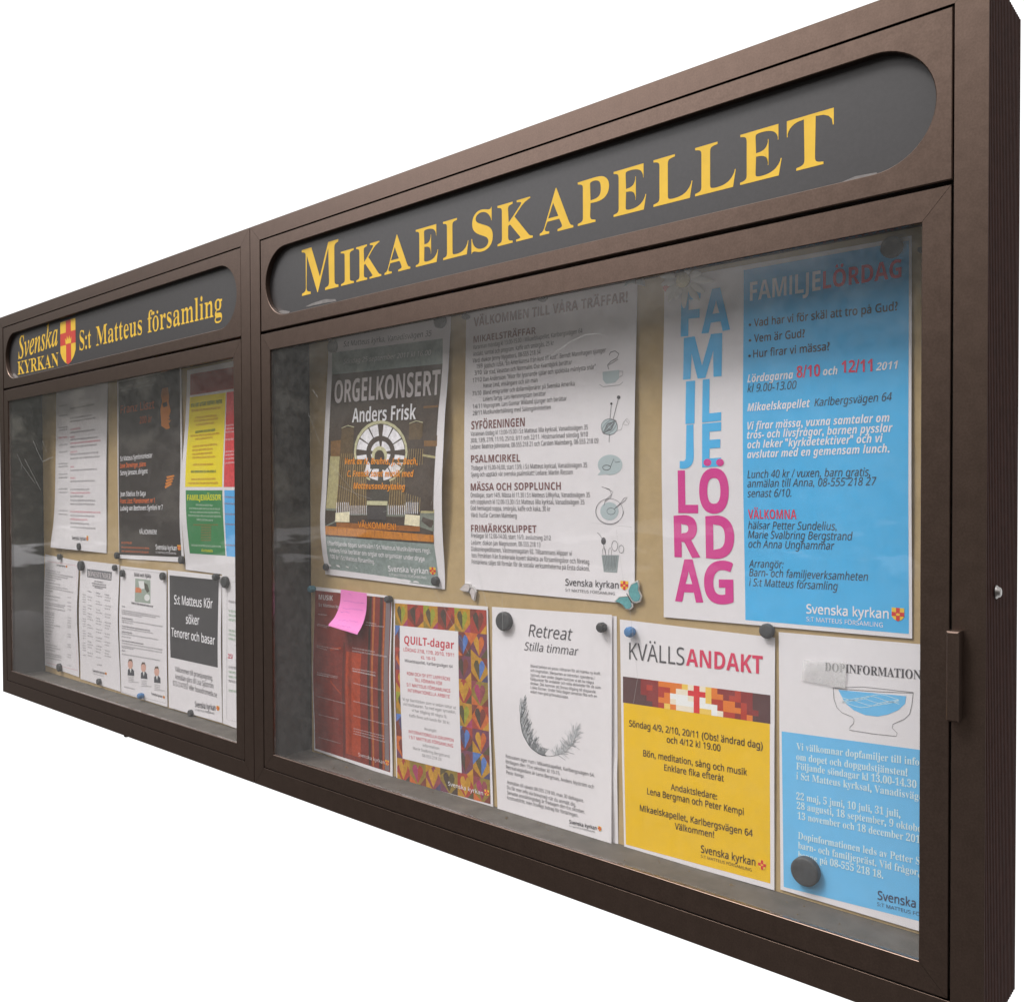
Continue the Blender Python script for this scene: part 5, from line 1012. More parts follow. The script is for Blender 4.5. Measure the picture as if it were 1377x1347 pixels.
 ('printed_text','t','gtx',4,'Rm','Kostnadsfritt, men frivilligt bidrag för förtäringen.','',20.3,21.6,132.1,5.11,0.0281),
 ('church_logo','t','blk',4,'R+','Svenska kyrkan','',136.9,12.9,47.7,5.31,0.0501),
 ('church_logo','t','blk',4,'R','S:T MATTEUS FÖRSAMLING','',136.9,8.4,44.6,2.12,0.0561),
 ('church_emblem','m','em',4,189.3,18.2,5.7,6.7),
 ('drawing','s','fea0',2,0.9,[(55.7,121.4),(59,130.8),(64.8,138.9)]),
 ('drawing','s','fea1',2,0.9,[(89.8,100.5),(89.2,105.5),(88,109.4)]),
 ('drawing','s','fea1',2,0.4,[(52.4,127.7),(51.9,136.9),(50.6,144.2)]),
 ('drawing','s','fea2',2,0.9,[(77.5,103.5),(78.8,108.4),(81,112.6)]),
 ('drawing','s','fea1',2,0.6,[(76,104.1),(77.1,107.4),(79.2,110.3)]),
 ('drawing','s','fea2',2,0.6,[(63,112.5),(65.3,118.7),(69.6,124.1)]),
 ('drawing','s','fea2',2,1,[(61,114.9),(62.6,120.5),(65.5,125.3)]),
 ('drawing','s','fea1',2,1,[(50.8,149.6),(50.7,157.1),(50.3,163.1)]),
 ('drawing','s','fea1',2,0.4,[(54.6,122.8),(57.7,132.6),(63.3,141)]),
 ('drawing','s','fea2',2,0.9,[(78.8,103),(80,106.1),(82.2,108.9)]),
 ('drawing','s','fea0',2,0.8,[(83.9,101),(85.2,105.8),(87.3,110)]),
 ('drawing','s','fea0',2,0.5,[(83.9,101),(85,103.8),(87.1,106.3)]),
 ('drawing','s','fea1',2,0.9,[(55.2,156.8),(55.6,162.6),(56.3,167.5)]),
 ('drawing','s','fea0',2,0.7,[(64.9,110.2),(67.3,121),(71.5,130.2)]),
 ('drawing','s','fea1',2,1.1,[(79.2,102.8),(80.8,107.9),(83.7,112.4)]),
 ('drawing','s','fea1',2,0.9,[(71.4,105.9),(75.8,116.6),(83.6,126)]),
 ('drawing','s','fea0',2,1.1,[(66,108.9),(67.7,116.7),(70.8,123.3)]),
 ('drawing','s','fea0',2,0.7,[(52.8,152.8),(54.4,168.1),(57.2,180.7)]),
 ('drawing','s','fea1',2,0.4,[(48.9,144.3),(51.4,157.8),(55.7,169.2)]),
 ('drawing','s','fea2',2,1,[(59.1,117.3),(62.6,128.9),(68.9,138.9)]),
 ('drawing','s','fea1',2,1,[(53.6,124),(53.1,130.3),(52.2,135.3)]),
 ('drawing','s','fea0',2,0.8,[(75.9,104.1),(77.3,109.4),(79.6,113.9)]),
 ('drawing','s','fea1',2,0.7,[(54.5,155.6),(55,161.8),(55.9,166.9)]),
 ('drawing','s','fea0',2,0.8,[(54.1,155.1),(54.8,163),(55.9,169.5)]),
 ('drawing','s','fea0',2,0.5,[(67.2,107.6),(68.8,115.2),(71.5,121.6)]),
 ('drawing','s','fea2',2,1.1,[(49.2,143),(52.7,160),(58.8,174.3)]),
 ('drawing','s','fea1',2,0.5,[(54.4,123),(56.5,130.1),(60.2,136.1)]),
 ('drawing','s','fea0',2,0.6,[(53.1,124.9),(56.7,138.2),(63.1,149.7)]),
 ('drawing','s','fea2',2,0.8,[(66.9,107.7),(69.8,115.2),(74.9,121.8)]),
 ('drawing','s','fea1',2,0.4,[(51,134.5),(50.7,146.2),(50,155.6)]),
 ('drawing','s','fea0',2,0.4,[(73.5,105.1),(77.1,114.1),(83.6,122)]),
 ('drawing','s','fea0',2,1,[(50.5,136.9),(51.7,143.7),(53.8,149.4)]),
 ('drawing','s','fea1',2,1.1,[(52.9,125.5),(54.8,132.4),(58,138.4)]),
 ('drawing','s','fea1',2,1.1,[(71.7,105.8),(74.2,111.2),(78.7,116.1)]),
 ('drawing','s','fea1',2,0.9,[(57.7,160.9),(58.5,170.5),(59.8,178.4)]),
 ('drawing','s','fea2',2,0.9,[(54.8,156.1),(55.9,168.5),(57.8,178.7)]),
 ('drawing','s','fea0',2,1,[(59.1,117.2),(62,126.4),(67,134.4)]),
 ('drawing','s','fea1',2,1,[(49.6,140.7),(50.6,149.3),(52.3,156.3)]),
 ('drawing','s','fea2',2,0.4,[(50.5,137),(52.1,146.8),(54.8,155.1)]),
 ('drawing','s','fea0',2,0.8,[(66.7,108),(68.5,114.2),(71.8,119.6)]),
 ('drawing','s','fea0',2,0.4,[(52.3,128.2),(54.6,144.2),(58.3,157.5)]),
 ('drawing','s','fea1',2,1,[(57.3,160.3),(58,168.8),(59,175.8)]),
 ('drawing','s','fea1',2,0.8,[(83,101.4),(84.6,105.2),(87.7,108.7)]),
 ('drawing','s','fea2',2,0.9,[(54.5,155.6),(55.2,160.8),(56.4,165.2)]),
 ('drawing','s','fea1',2,0.5,[(59.9,116.2),(61.1,122.1),(63.3,127)]),
 ('drawing','s','fea0',2,0.7,[(68.7,107),(70.6,112.1),(74,116.5)]),
 ('drawing','s','fea2',2,0.8,[(55.8,121.3),(60.3,136.4),(68.2,149.3)]),
 ('drawing','s','fea1',2,0.3,[(61.4,114.4),(63.6,124.6),(67.3,133.3)]),
 ('drawing','s','fea1',2,0.5,[(70.1,106.4),(69.2,116.3),(67.4,124.1)]),
 ('drawing','s','fea1',2,0.3,[(62.6,112.9),(65.1,125.1),(69.4,135.3)]),
 ('drawing','s','fea1',2,0.8,[(55.8,121.3),(59.6,134.3),(66.2,145.5)]),
 ('drawing','s','fea1',2,0.8,[(51.2,150.4),(50.8,164.5),(49.8,176)]),
 ('drawing','s','fea0',2,0.6,[(55.8,157.8),(56.7,168.8),(58.3,177.9)]),
 ('drawing','s','fea2',2,1,[(53.7,154.4),(54.2,159.1),(55,163)]),
 ('drawing','s','fea2',2,0.9,[(69.6,106.6),(72.7,117.5),(78.1,126.8)]),
 ('drawing','s','fea0',2,0.4,[(88.1,100.4),(90.2,105.3),(94.1,109.6)]),
 ('drawing','s','fea2',2,0.8,[(51.5,132.3),(53.4,143.5),(56.6,152.9)]),
 ('drawing','s','fea1',2,0.9,[(82.5,101.6),(84.2,106.6),(87.3,111.1)]),
 ('drawing','s','fea0',2,0.9,[(49.7,140.7),(51.6,154.2),(55,165.4)]),
 ('drawing','s','fea1',2,0.7,[(50.8,135.3),(53.3,152),(57.5,166)]),
 ('drawing','s','fea1',2,1,[(58.3,118.2),(61,126),(65.9,132.8)]),
 ('drawing','s','fea1',2,0.6,[(59,117.4),(60,122.8),(61.8,127.4)]),
 ('drawing','s','fea2',2,1.1,[(57,159.7),(57.8,171),(59.3,180.4)]),
 ('drawing','s','fea1',2,1,[(89.2,100.5),(89.7,102.3),(90.6,103.8)]),
 ('drawing','s','fea1',2,0.8,[(50.7,135.8),(53.6,147.1),(58.6,156.8)]),
 ('drawing','s','fea0',2,0.4,[(51.9,130.3),(53.2,137.8),(55.4,144.1)]),
 ('drawing','s','fea0',2,0.7,[(49.6,140.8),(53.9,158.2),(61.4,172.9)]),
 ('drawing','s','fea1',2,0.7,[(82.5,101.6),(85.1,106.8),(90,111.5)]),
 ('drawing','s','fea0',2,1,[(51.1,150.1),(53.7,163.9),(58.3,175.5)]),
 ('drawing','s','fea0',2,0.8,[(85.8,100.3),(88.5,106.3),(93.5,111.6)]),
 ('drawing','s','fea1',2,0.5,[(92.5,100.8),(95.6,106.6),(101.2,111.9)]),
 ('drawing','s','fea0',2,0.4,[(83.6,101.1),(85.3,106),(88.3,110.2)]),
 ('drawing','s','fea0',2,1.1,[(65.3,109.6),(67,115.9),(70,121.3)]),
 ('drawing','s','fea0',2,0.8,[(52.2,129),(56.4,144.1),(63.9,157.1)]),
 ('drawing','s','fea1',2,0.5,[(52.8,126.1),(54.9,134.8),(58.5,142.2)]),
 ('drawing','s','fea1',2,0.9,[(51.2,150.2),(50.6,161.8),(49.5,171.2)]),
 ('drawing','s','fea1',2,0.5,[(50.3,137.9),(51.6,146.2),(53.9,153.3)]),
 ('drawing','s','fea1',2,0.7,[(51.4,132.4),(53.6,141.2),(57.3,148.6)]),
 ('drawing','s','fea0',2,0.8,[(50.8,149.7),(52,157.6),(54,164.2)]),
 ('drawing','s','fea0',2,0.5,[(84.6,100.8),(87.4,106.2),(92.6,111.2)]),
 ('drawing','s','fea2',2,1,[(83.9,101),(84.9,104.8),(86.8,108.1)]),
 ('drawing','s','fea2',2,1,[(54.1,123.3),(53.5,138.8),(52,151.3)]),
 ('drawing','s','fea1',2,1,[(54.4,123),(56.6,135.6),(60.3,146.2)]),
 ('drawing','s','fea0',2,0.5,[(84.2,100.9),(87.4,106.7),(93.1,112)]),
 ('drawing','s','fea0',2,0.6,[(60.1,116),(59.9,123.7),(59.3,130)]),
 ('drawing','s','fea1',2,0.6,[(50.2,138),(52.8,150.2),(57.4,160.4)]),
 ('drawing','s','fea2',2,0.4,[(52.3,128.2),(55.1,138.3),(60,147)]),
 ('drawing','s','fea1',2,0.7,[(49,143.9),(49.8,149.9),(51.4,155)]),
 ('drawing','s','fea1',2,0.6,[(54.3,123.1),(57.3,132.1),(62.7,139.9)]),
 ('drawing','s','fea1',2,0.4,[(60.6,115.4),(63.8,123.6),(69.4,130.9)]),
 ('drawing','s','fea1',2,0.8,[(50.1,138.9),(53.2,151.4),(58.6,162.1)]),
 ('drawing','s','fea0',2,0.6,[(90.5,100.6),(91.5,104.7),(93.4,108.3)]),
 ('drawing','s','fea2',2,0.9,[(89.7,100.5),(92,105.2),(96,109.3)]),
 ('drawing','s','fea2',2,0.5,[(51.2,133.7),(51,140.2),(50.6,145.4)]),
 ('drawing','s','fea1',2,0.6,[(64.6,110.5),(67.2,117.2),(71.8,123.1)]),
 ('drawing','s','fea1',2,0.8,[(52.7,126.6),(54.7,139.8),(58.1,150.8)]),
 ('drawing','s','fea1',2,0.9,[(49.1,143.2),(50.5,151.1),(52.9,157.7)]),
 ('drawing','s','fea0',2,0.4,[(63,112.4),(67,125),(73.9,135.8)]),
 ('drawing','s','fea1',2,0.6,[(62.4,113.2),(61.5,124.1),(59.8,132.7)]),
 ('drawing','s','fea1',2,0.8,[(58.2,118.4),(57.8,123.5),(57.1,127.6)]),
 ('drawing','s','fea1',2,0.8,[(51.4,132.7),(55.1,149),(61.7,162.8)]),
 ('drawing','s','fea1',2,0.9,[(55.8,157.8),(56.2,163.3),(56.8,167.8)]),
 ('drawing','s','fea1',2,0.9,[(85.6,100.3),(86.9,103.1),(89.3,105.6)]),
 ('drawing','s','fea1',2,1,[(61,114.9),(65.2,126.2),(72.6,136)]),
 ('drawing','s','fea0',2,0.7,[(68.8,106.9),(72.7,115.4),(79.7,123)]),
 ('drawing','s','fea2',2,0.9,[(51.4,132.8),(54,149.6),(58.4,163.6)]),
 ('drawing','s','fea2',2,0.7,[(60.1,116),(59.3,124.3),(57.6,130.9)]),
 ('drawing','s','fea1',2,0.5,[(51.2,133.4),(50.4,146.3),(48.6,156.7)]),
 ('drawing','s','fea1',2,0.4,[(50.6,136.3),(52.8,152.8),(56.6,166.6)]),
 ('drawing','s','fea0',2,0.6,[(89.2,100.5),(89.6,102.3),(90.5,103.9)]),
 ('drawing','s','fea0',2,1.1,[(75,104.5),(77.5,111.1),(82,116.9)]),
 ('drawing','s','fea1',2,0.8,[(63.8,111.5),(65.7,121.6),(68.9,130.2)]),
 ('drawing','s','fea0',2,0.6,[(51.8,130.6),(56.6,147.3),(65.1,161.5)]),
 ('drawing','s','fea1',2,0.6,[(92.5,100.8),(93.7,103.7),(96,106.4)]),
 ('drawing','s','fea0',2,0.6,[(57.4,160.3),(58.3,169.8),(60,177.7)]),
 ('drawing','s','fea0',2,0.7,[(74.7,104.6),(76,110.5),(78.2,115.5)]),
 ('drawing','s','fea2',2,1.1,[(52.4,128),(53.9,135.4),(56.7,141.7)]),
 ('drawing','s','fea2',2,0.5,[(78,103.3),(80.1,110.1),(83.7,116.1)]),
 ('drawing','s','fea1',2,0.9,[(52.5,152.5),(53.8,160.4),(55.9,167)]),
 ('drawing','s','fea1',2,0.4,[(80.8,102.2),(82.7,107.3),(86.2,111.8)]),
 ('drawing','s','fea2',2,1,[(86.8,100.3),(88.8,104.4),(92.3,108.1)]),
 ('drawing','s','fea1',2,0.3,[(89.2,100.5),(88.9,102.6),(88.5,104.3)]),
 ('drawing','s','fea0',2,0.8,[(84.4,100.8),(86.4,107),(90.1,112.5)]),
 ('drawing','s','fea0',2,1,[(50.2,138.3),(51.1,143.8),(52.6,148.4)]),
 ('drawing','s','fea1',2,1,[(52.2,128.8),(55.7,140.1),(61.9,149.9)]),
 ('drawing','s','fea2',2,0.5,[(63.4,112),(62.5,121.1),(60.6,128.3)]),
 ('drawing','s','fea0',2,0.4,[(62.7,112.8),(65.6,122.3),(70.8,130.4)]),
 ('drawing','s','fea2',2,0.9,[(50.1,148.4),(51.5,159.8),(54,169.2)]),
 ('drawing','s','fea2',2,0.6,[(55.5,121.6),(57.5,130.8),(60.8,138.5)]),
 ('drawing','s','fea0',2,0.3,[(92.2,100.7),(92,103.3),(91.6,105.3)]),
 ('drawing','s','fea1',2,0.3,[(53.4,124.2),(58.5,139.9),(67.6,153.3)]),
 ('drawing','s','fea1',2,0.8,[(73.3,105.2),(75.2,110.2),(78.8,114.6)]),
 ('drawing','s','fea1',2,0.7,[(50.4,137.2),(52,144.7),(54.6,151.1)]),
 ('drawing','s','fea1',2,1.1,[(51.7,131.4),(54.6,141.4),(59.8,150)]),
 ('drawing','s','fea0',2,0.9,[(56.1,158.2),(57.2,171.7),(59,182.9)]),
 ('drawing','s','fea1',2,0.6,[(50.5,136.7),(51.6,144.1),(53.5,150.4)]),
 ('drawing','s','fea0',2,0.4,[(76.7,103.8),(79.3,109.9),(83.8,115.4)]),
 ('drawing','s','fea2',2,0.6,[(50.7,136),(52.9,146.3),(56.9,154.9)]),
 ('drawing','s','fea2',2,1.1,[(58.4,118.1),(60.4,124.1),(64,129.4)]),
 ('drawing','s','fea2',2,0.8,[(52.9,153.1),(53.9,159.8),(55.6,165.4)]),
 ('drawing','s','fea0',2,1.1,[(50.8,135.6),(52.7,151),(56.1,163.9)]),
 ('drawing','s','fea2',2,0.6,[(90.6,100.6),(92.6,104.8),(96.4,108.7)]),
 ('drawing','s','fea1',2,0.5,[(75,104.5),(76.5,109.2),(79.4,113.2)]),
 ('drawing','s','fea1',2,0.6,[(52,151.5),(51.4,165.9),(50.2,177.6)]),
 ('drawing','s','fea1',2,0.5,[(82.2,101.7),(83.1,104.5),(84.7,107)]),
 ('drawing','s','fea0',2,0.9,[(49.1,146.9),(50.1,154),(52,160)]),
 ('drawing','s','fea0',2,0.6,[(54.3,155.3),(55.1,161.2),(56.6,166.1)]),
 ('drawing','s','fea1',2,0.5,[(51,150),(50.8,156.1),(50.2,161)]),
 ('drawing','s','fea1',2,0.5,[(82.2,101.7),(83.4,106.4),(85.4,110.4)]),
 ('drawing','s','fea1',2,1,[(50.5,137),(52.1,145.9),(55.1,153.5)]),
 ('drawing','s','fea1',2,0.4,[(51.4,150.5),(53.4,162.5),(56.9,172.6)]),
 ('drawing','s','fea1',2,1,[(90.5,100.6),(90.1,103.6),(89.4,105.9)]),
 ('drawing','s','fea1',2,0.6,[(55.2,156.7),(56.1,169.8),(57.8,180.5)]),
 ('drawing','s','fea1',2,0.5,[(53,125.4),(52.4,137.6),(51.2,147.5)]),
 ('drawing','s','fea2',2,0.6,[(49.2,147),(48.7,162.2),(47.7,174.5)]),
 ('drawing','s','fea2',2,1,[(59.2,117.1),(61.2,126.4),(64.7,134.3)]),
 ('drawing','s','fea1',2,0.9,[(49.1,143.1),(50,150),(51.5,155.8)]),
 ('drawing','s','fea0',2,1,[(77.7,103.4),(79,106.6),(81.3,109.4)]),
 ('drawing','s','fea2',2,0.7,[(57.4,119.3),(61.3,129.7),(68.2,138.8)]),
 ('drawing','s','fea2',2,0.3,[(54.8,156.2),(55.5,164.1),(56.6,170.7)]),
 ('drawing','s','fea1',2,0.3,[(65,110.1),(70.4,122.9),(80.1,134.2)]),
 ('drawing','s','fea0',2,0.6,[(86.7,100.3),(86.3,104.2),(85.4,107.3)]),
 ('drawing','s','fea2',2,0.5,[(89.6,100.5),(91.7,105),(95.7,109.1)]),
 ('drawing','s','fea1',2,0.6,[(57.5,119.2),(59.8,125.7),(63.9,131.5)]),
 ('drawing','s','fea1',2,0.6,[(59.8,116.4),(62.9,127.8),(68.2,137.6)]),
 ('drawing','s','fea0',2,1,[(66.5,108.1),(68.2,113.9),(71.2,118.9)]),
 ('drawing','s','fea0',2,0.4,[(55.8,157.7),(56.8,169.8),(58.6,179.7)]),
 ('drawing','s','fea0',2,1,[(54.3,155.3),(54.2,159.7),(54,163.3)]),
 ('drawing','s','fea1',2,0.8,[(67.4,107.5),(67.2,114.1),(66.6,119.4)]),
 ('drawing','s','fea1',2,1,[(70.7,106.2),(73.9,114.2),(79.7,121.3)]),
 ('drawing','s','fea0',2,0.9,[(91.7,100.7),(92.8,103.9),(94.6,106.8)]),
 ('drawing','s','fea0',2,0.5,[(48.6,145.5),(48.3,157.4),(47.5,167)]),
 ('drawing','s','fea0',2,0.8,[(53.1,124.6),(55.5,134.6),(59.5,143.2)]),
 ('drawing','s','fea0',2,0.5,[(73.1,105.2),(72.7,110.9),(71.7,115.4)]),
 ('drawing','s','fea1',2,0.7,[(52.5,127.5),(53.8,133.9),(56.1,139.3)]),
 ('drawing','s','fea1',2,1,[(50.8,149.6),(51.9,158),(53.8,165)]),
 ('drawing','s','fea2',2,0.3,[(65.4,109.6),(68.1,121.4),(72.9,131.4)]),
 ('drawing','s','fea2',2,0.3,[(82.9,101.4),(84,103.6),(86,105.6)]),
 ('drawing','s','fea1',2,0.4,[(51.9,130.5),(54.9,143),(60.4,153.7)]),
 ('drawing','s','fea2',2,1.1,[(52.8,152.9),(54,160.2),(56.1,166.4)]),
 ('drawing','s','fea0',2,0.4,[(83.5,101.2),(84.3,104),(85.9,106.5)]),
 ('drawing','s','fea2',2,1,[(61.2,114.7),(62.3,120.3),(64.1,125.1)]),
 ('drawing','s','fea2',2,0.5,[(63.1,112.4),(66.3,124.5),(71.8,134.9)]),
 ('drawing','s','fea2',2,0.3,[(52.9,153),(52.5,166.5),(51.7,177.4)]),
 ('drawing','s','fea1',2,0.8,[(54.8,122.5),(58,134.8),(63.6,145.2)]),
 ('drawing','s','fea1',2,0.6,[(49.7,147.9),(51.2,163.1),(53.6,175.7)]),
 ('drawing','s','fea1',2,0.8,[(49.7,147.9),(52.1,160.7),(56.2,171.4)]),
 ('drawing','s','fea1',2,0.7,[(82.6,101.5),(82.2,104.3),(81.4,106.5)]),
 ('drawing','s','fea1',2,0.5,[(86.2,100.2),(88.5,104.9),(92.7,109.1)]),
 ('drawing','s','fea0',2,0.6,[(53.1,124.7),(57.2,137.4),(64.5,148.4)]),
 ('drawing','s','fea1',2,1,[(50,139),(51.5,147.4),(54.1,154.4)]),
 ('drawing','s','fea0',2,0.5,[(49.9,139.4),(52.1,156.4),(55.8,170.5)]),
 ('drawing','s','fea1',2,0.3,[(75.9,104.1),(75.5,110),(74.5,114.6)]),
 ('drawing','s','fea1',2,0.6,[(51.2,133.8),(51,144.7),(50.4,153.6)]),
 ('drawing','s','fea1',2,0.9,[(56.3,158.5),(57.2,167.2),(59,174.4)]),
 ('drawing','s','fea0',2,1,[(54.8,156.1),(56.4,167.4),(59.2,176.8)]),
 ('drawing','s','fea1',2,1.1,[(72.7,105.4),(74.1,112.3),(76.7,118.1)]),
 ('drawing','s','fea2',2,0.6,[(55.1,122.2),(57.8,132.1),(62.5,140.5)]),
 ('drawing','s','fea0',2,0.4,[(77.2,103.6),(79.3,109.7),(83,115.1)]),
 ('drawing','s','fea2',2,0.7,[(84.4,100.8),(86.6,105.5),(90.5,109.7)]),
 ('drawing','s','fea2',2,0.9,[(50.1,138.7),(51.1,144),(52.8,148.5)]),
 ('drawing','s','fea0',2,0.5,[(56.9,159.6),(57.2,164.8),(57.8,169.2)]),
 ('drawing','s','fea0',2,0.5,[(54.9,156.3),(56.4,167.7),(59.1,177.3)]),
 ('drawing','s','fea2',2,0.8,[(54,154.8),(55.6,169.5),(58.3,181.7)]),
 ('drawing','s','fea0',2,0.7,[(53.1,124.6),(56.8,136.8),(63.3,147.4)]),
 ('drawing','s','fea0',2,0.9,[(59.5,116.8),(61.8,123.5),(66.1,129.3)]),
 ('drawing','s','fea0',2,0.3,[(71.8,105.7),(74.5,113.2),(79.1,119.7)]),
 ('drawing','s','fea1',2,0.7,[(76,104.1),(78.1,109.5),(81.8,114.3)]),
 ('drawing','s','fea0',2,0.9,[(56.9,119.9),(59.4,127.2),(63.9,133.6)]),
 ('drawing','s','fea1',2,0.6,[(92.5,100.8),(95.2,106.3),(100,111.3)]),
 ('drawing','s','fea2',2,1,[(81.2,102.1),(83.9,109.3),(88.6,115.7)]),
 ('drawing','s','fea1',2,0.6,[(49.4,147.4),(51.2,161.1),(54.3,172.5)]),
 ('drawing','s','fea1',2,0.5,[(86.1,100.2),(87.1,102.9),(88.9,105.2)]),
 ('drawing','s','fea1',2,1,[(64.2,111),(67.1,119.4),(72.4,126.6)]),
 ('drawing','s','fea1',2,0.9,[(69.5,106.7),(69.1,112.2),(68.1,116.7)]),
 ('drawing','s','fea0',2,0.6,[(82.8,101.4),(82.6,104.2),(82.1,106.3)]),
 ('drawing','s','fea1',2,0.8,[(57.8,118.8),(62.4,132.2),(70.7,143.9)]),
 ('drawing','s','fea0',2,0.8,[(74.4,104.7),(73.6,113.4),(71.9,120.3)]),
 ('drawing','s','fea1',2,0.8,[(66.2,108.5),(68.1,115.5),(71.5,121.5)]),
 ('drawing','s','fea2',2,0.6,[(65.4,109.5),(67.8,117.5),(71.8,124.4)]),
 ('drawing','s','fea1',2,0.9,[(54.3,155.3),(55.2,166.6),(56.6,175.9)]),
 ('drawing','s','fea1',2,0.6,[(77.1,103.7),(80.7,110.8),(87.1,117.2)]),
 ('drawing','s','fea1',2,0.6,[(89.4,100.5),(91.3,105.7),(94.5,110.2)]),
 ('drawing','s','fea0',2,0.3,[(55.2,156.7),(56.5,168.2),(58.9,177.7)]),
 ('drawing','s','fea1',2,0.9,[(68.7,107),(72.7,116.4),(80,124.7)]),
 ('drawing','s','fea2',2,0.5,[(89,100.5),(90.5,103.8),(93.3,106.9)]),
 ('drawing','s','fea1',2,0.7,[(51.2,133.7),(52.5,142),(54.9,149)]),
 ('drawing','s','fea1',2,0.8,[(55.8,157.8),(56.5,166.3),(57.5,173.3)]),
 ('drawing','s','fea1',2,0.7,[(48.8,144.5),(48.7,149.6),(48.4,153.7)]),
 ('drawing','s','fea2',2,0.5,[(80.2,102.5),(82.2,106.5),(85.7,110.2)]),
 ('drawing','s','fea2',2,0.3,[(61.6,114.1),(64,121),(68.1,127)]),
 ('drawing','s','fea1',2,0.6,[(56.3,120.7),(60.7,135.2),(68.5,147.8)]),
 ('drawing','s','fea2',2,0.5,[(68.3,107.1),(72.4,117),(79.7,125.7)]),
 ('drawing','s','fea1',2,0.4,[(52.4,127.9),(56.9,142.6),(64.9,155.3)]),
 ('drawing','s','fea1',2,0.4,[(69.3,106.7),(71.5,112.6),(75.4,117.8)]),
 ('drawing','s','fea2',2,0.8,[(54.3,123.1),(55.7,129.2),(58.2,134.4)]),
 ('drawing','s','fea0',2,0.4,[(79.9,102.6),(80.7,106.1),(82.3,109)]),
 ('drawing','s','fea0',2,0.9,[(49.5,141.2),(51.8,154),(55.7,164.7)]),
 ('drawing','s','fea0',2,0.5,[(50.2,138.3),(51.7,146.1),(54.5,152.7)]),
 ('drawing','s','fea0',2,0.7,[(85.4,100.4),(87,105.7),(89.7,110.3)]),
 ('drawing','s','fea0',2,0.7,[(81.8,101.8),(83.1,106.7),(85.3,110.9)]),
 ('drawing','s','fea2',2,1,[(66.2,108.5),(68.7,117.5),(73,125.3)]),
 ('drawing','s','fea1',2,0.7,[(51.8,130.8),(54,141.2),(57.9,150)]),
 ('drawing','s','fea0',2,0.6,[(70.4,106.3),(72.4,115.3),(76,122.9)]),
 ('drawing','s','fea1',2,0.5,[(55.1,122.2),(58,130.6),(63.3,137.9)]),
 ('drawing','s','fea1',2,0.6,[(89.2,100.5),(91.8,106.4),(96.6,111.7)]),
 ('drawing','s','fea1',2,0.7,[(83.1,101.3),(84.5,107.2),(87,112.2)]),
 ('drawing','s','fea1',2,0.5,[(51.1,134),(52,140),(53.7,145.1)]),
 ('drawing','s','fea2',2,0.9,[(55.2,156.8),(56,162.7),(57.3,167.5)]),
 ('drawing','s','fea0',2,0.8,[(52.1,151.8),(52.1,159.3),(51.8,165.3)]),
 ('drawing','s','fea1',2,0.7,[(75.1,104.5),(76.2,108.5),(78.2,111.9)]),
 ('drawing','s','fea2',2,0.4,[(57.2,160),(57.1,170.4),(56.7,178.9)]),
 ('drawing','s','fea0',2,0.8,[(88.9,100.5),(90.8,105.7),(94.3,110.4)]),
 ('drawing','s','fea0',2,0.4,[(51.9,130.1),(53.1,136.7),(55.1,142.3)]),
 ('drawing','s','fea0',2,0.5,[(53.5,154),(55.2,166.3),(58.4,176.5)]),
 ('drawing','s','fea2',2,0.4,[(49.7,140.6),(51,148.7),(53.2,155.6)]),
 ('drawing','s','fea1',2,0.5,[(74.6,104.6),(76.2,108.9),(79,112.6)]),
 ('drawing','s','fea0',2,0.6,[(56,158.1),(56.7,163.2),(57.8,167.4)]),
 ('drawing','s','fea2',2,1.1,[(48.6,145.5),(50.1,158.4),(52.5,169.2)]),
 ('drawing','s','fea1',2,0.4,[(50.6,136.2),(53.6,153.4),(58.7,167.8)]),
 ('drawing','s','fea0',2,0.9,[(50.1,138.9),(51.8,149.4),(54.8,158.1)]),
 ('drawing','s','fea1',2,0.4,[(48.8,146.4),(50.8,157.7),(54.4,167.2)]),
 ('drawing','s','fea1',2,0.6,[(60.6,115.4),(64.5,125.6),(71.6,134.4)]),
 ('drawing','s','fea2',2,0.3,[(48.8,146.4),(49.7,154.2),(51.3,160.7)]),
 ('drawing','s','fea0',2,0.6,[(50.4,137.3),(50.1,147.2),(49.3,155.2)]),
 ('drawing','s','fea1',2,0.4,[(48.7,145.1),(48.3,154),(47.4,161.3)]),
 ('drawing','s','fea2',2,0.6,[(58,118.6),(59.3,124.7),(61.5,130)]),
 ('drawing','s','fea1',2,0.3,[(50.2,138.2),(53.2,152.3),(58.5,164.2)]),
 ('drawing','s','fea0',2,0.6,[(85.5,100.4),(86.7,102.7),(89,104.8)]),
 ('drawing','s','fea2',2,0.6,[(59.5,116.7),(58.9,125),(57.4,131.6)]),
 ('drawing','s','fea0',2,1,[(72.6,105.4),(74.8,114.3),(78.6,121.9)]),
 ('drawing','s','fea1',2,1.1,[(51.5,132.3),(51.1,139.5),(50.3,145.3)]),
 ('drawing','s','fea1',2,0.8,[(51.4,132.6),(53.8,140.9),(57.9,148.1)]),
 ('drawing','s','fea0',2,0.5,[(57.8,160.9),(58.9,171.4),(60.8,180)]),
 ('drawing','s','fea1',2,0.8,[(73.4,105.1),(75,112.2),(77.8,118.3)]),
 ('drawing','s','fea2',2,1,[(50.7,135.9),(51.6,143.1),(53.3,149.1)]),
 ('drawing','s','fea0',2,0.4,[(54.5,155.7),(55.5,168.8),(57.3,179.6)]),
 ('drawing','s','fea0',2,1,[(50.2,138.4),(53.3,152.9),(58.7,165.2)]),
 ('drawing','s','fea1',2,0.5,[(54.7,156),(55.6,162.3),(57.2,167.5)]),
 ('drawing','s','fea1',2,1,[(49.9,139.7),(52.3,153.5),(56.6,165.2)]),
 ('drawing','s','fea1',2,1,[(58.7,117.7),(62.7,132.6),(69.9,145.3)]),
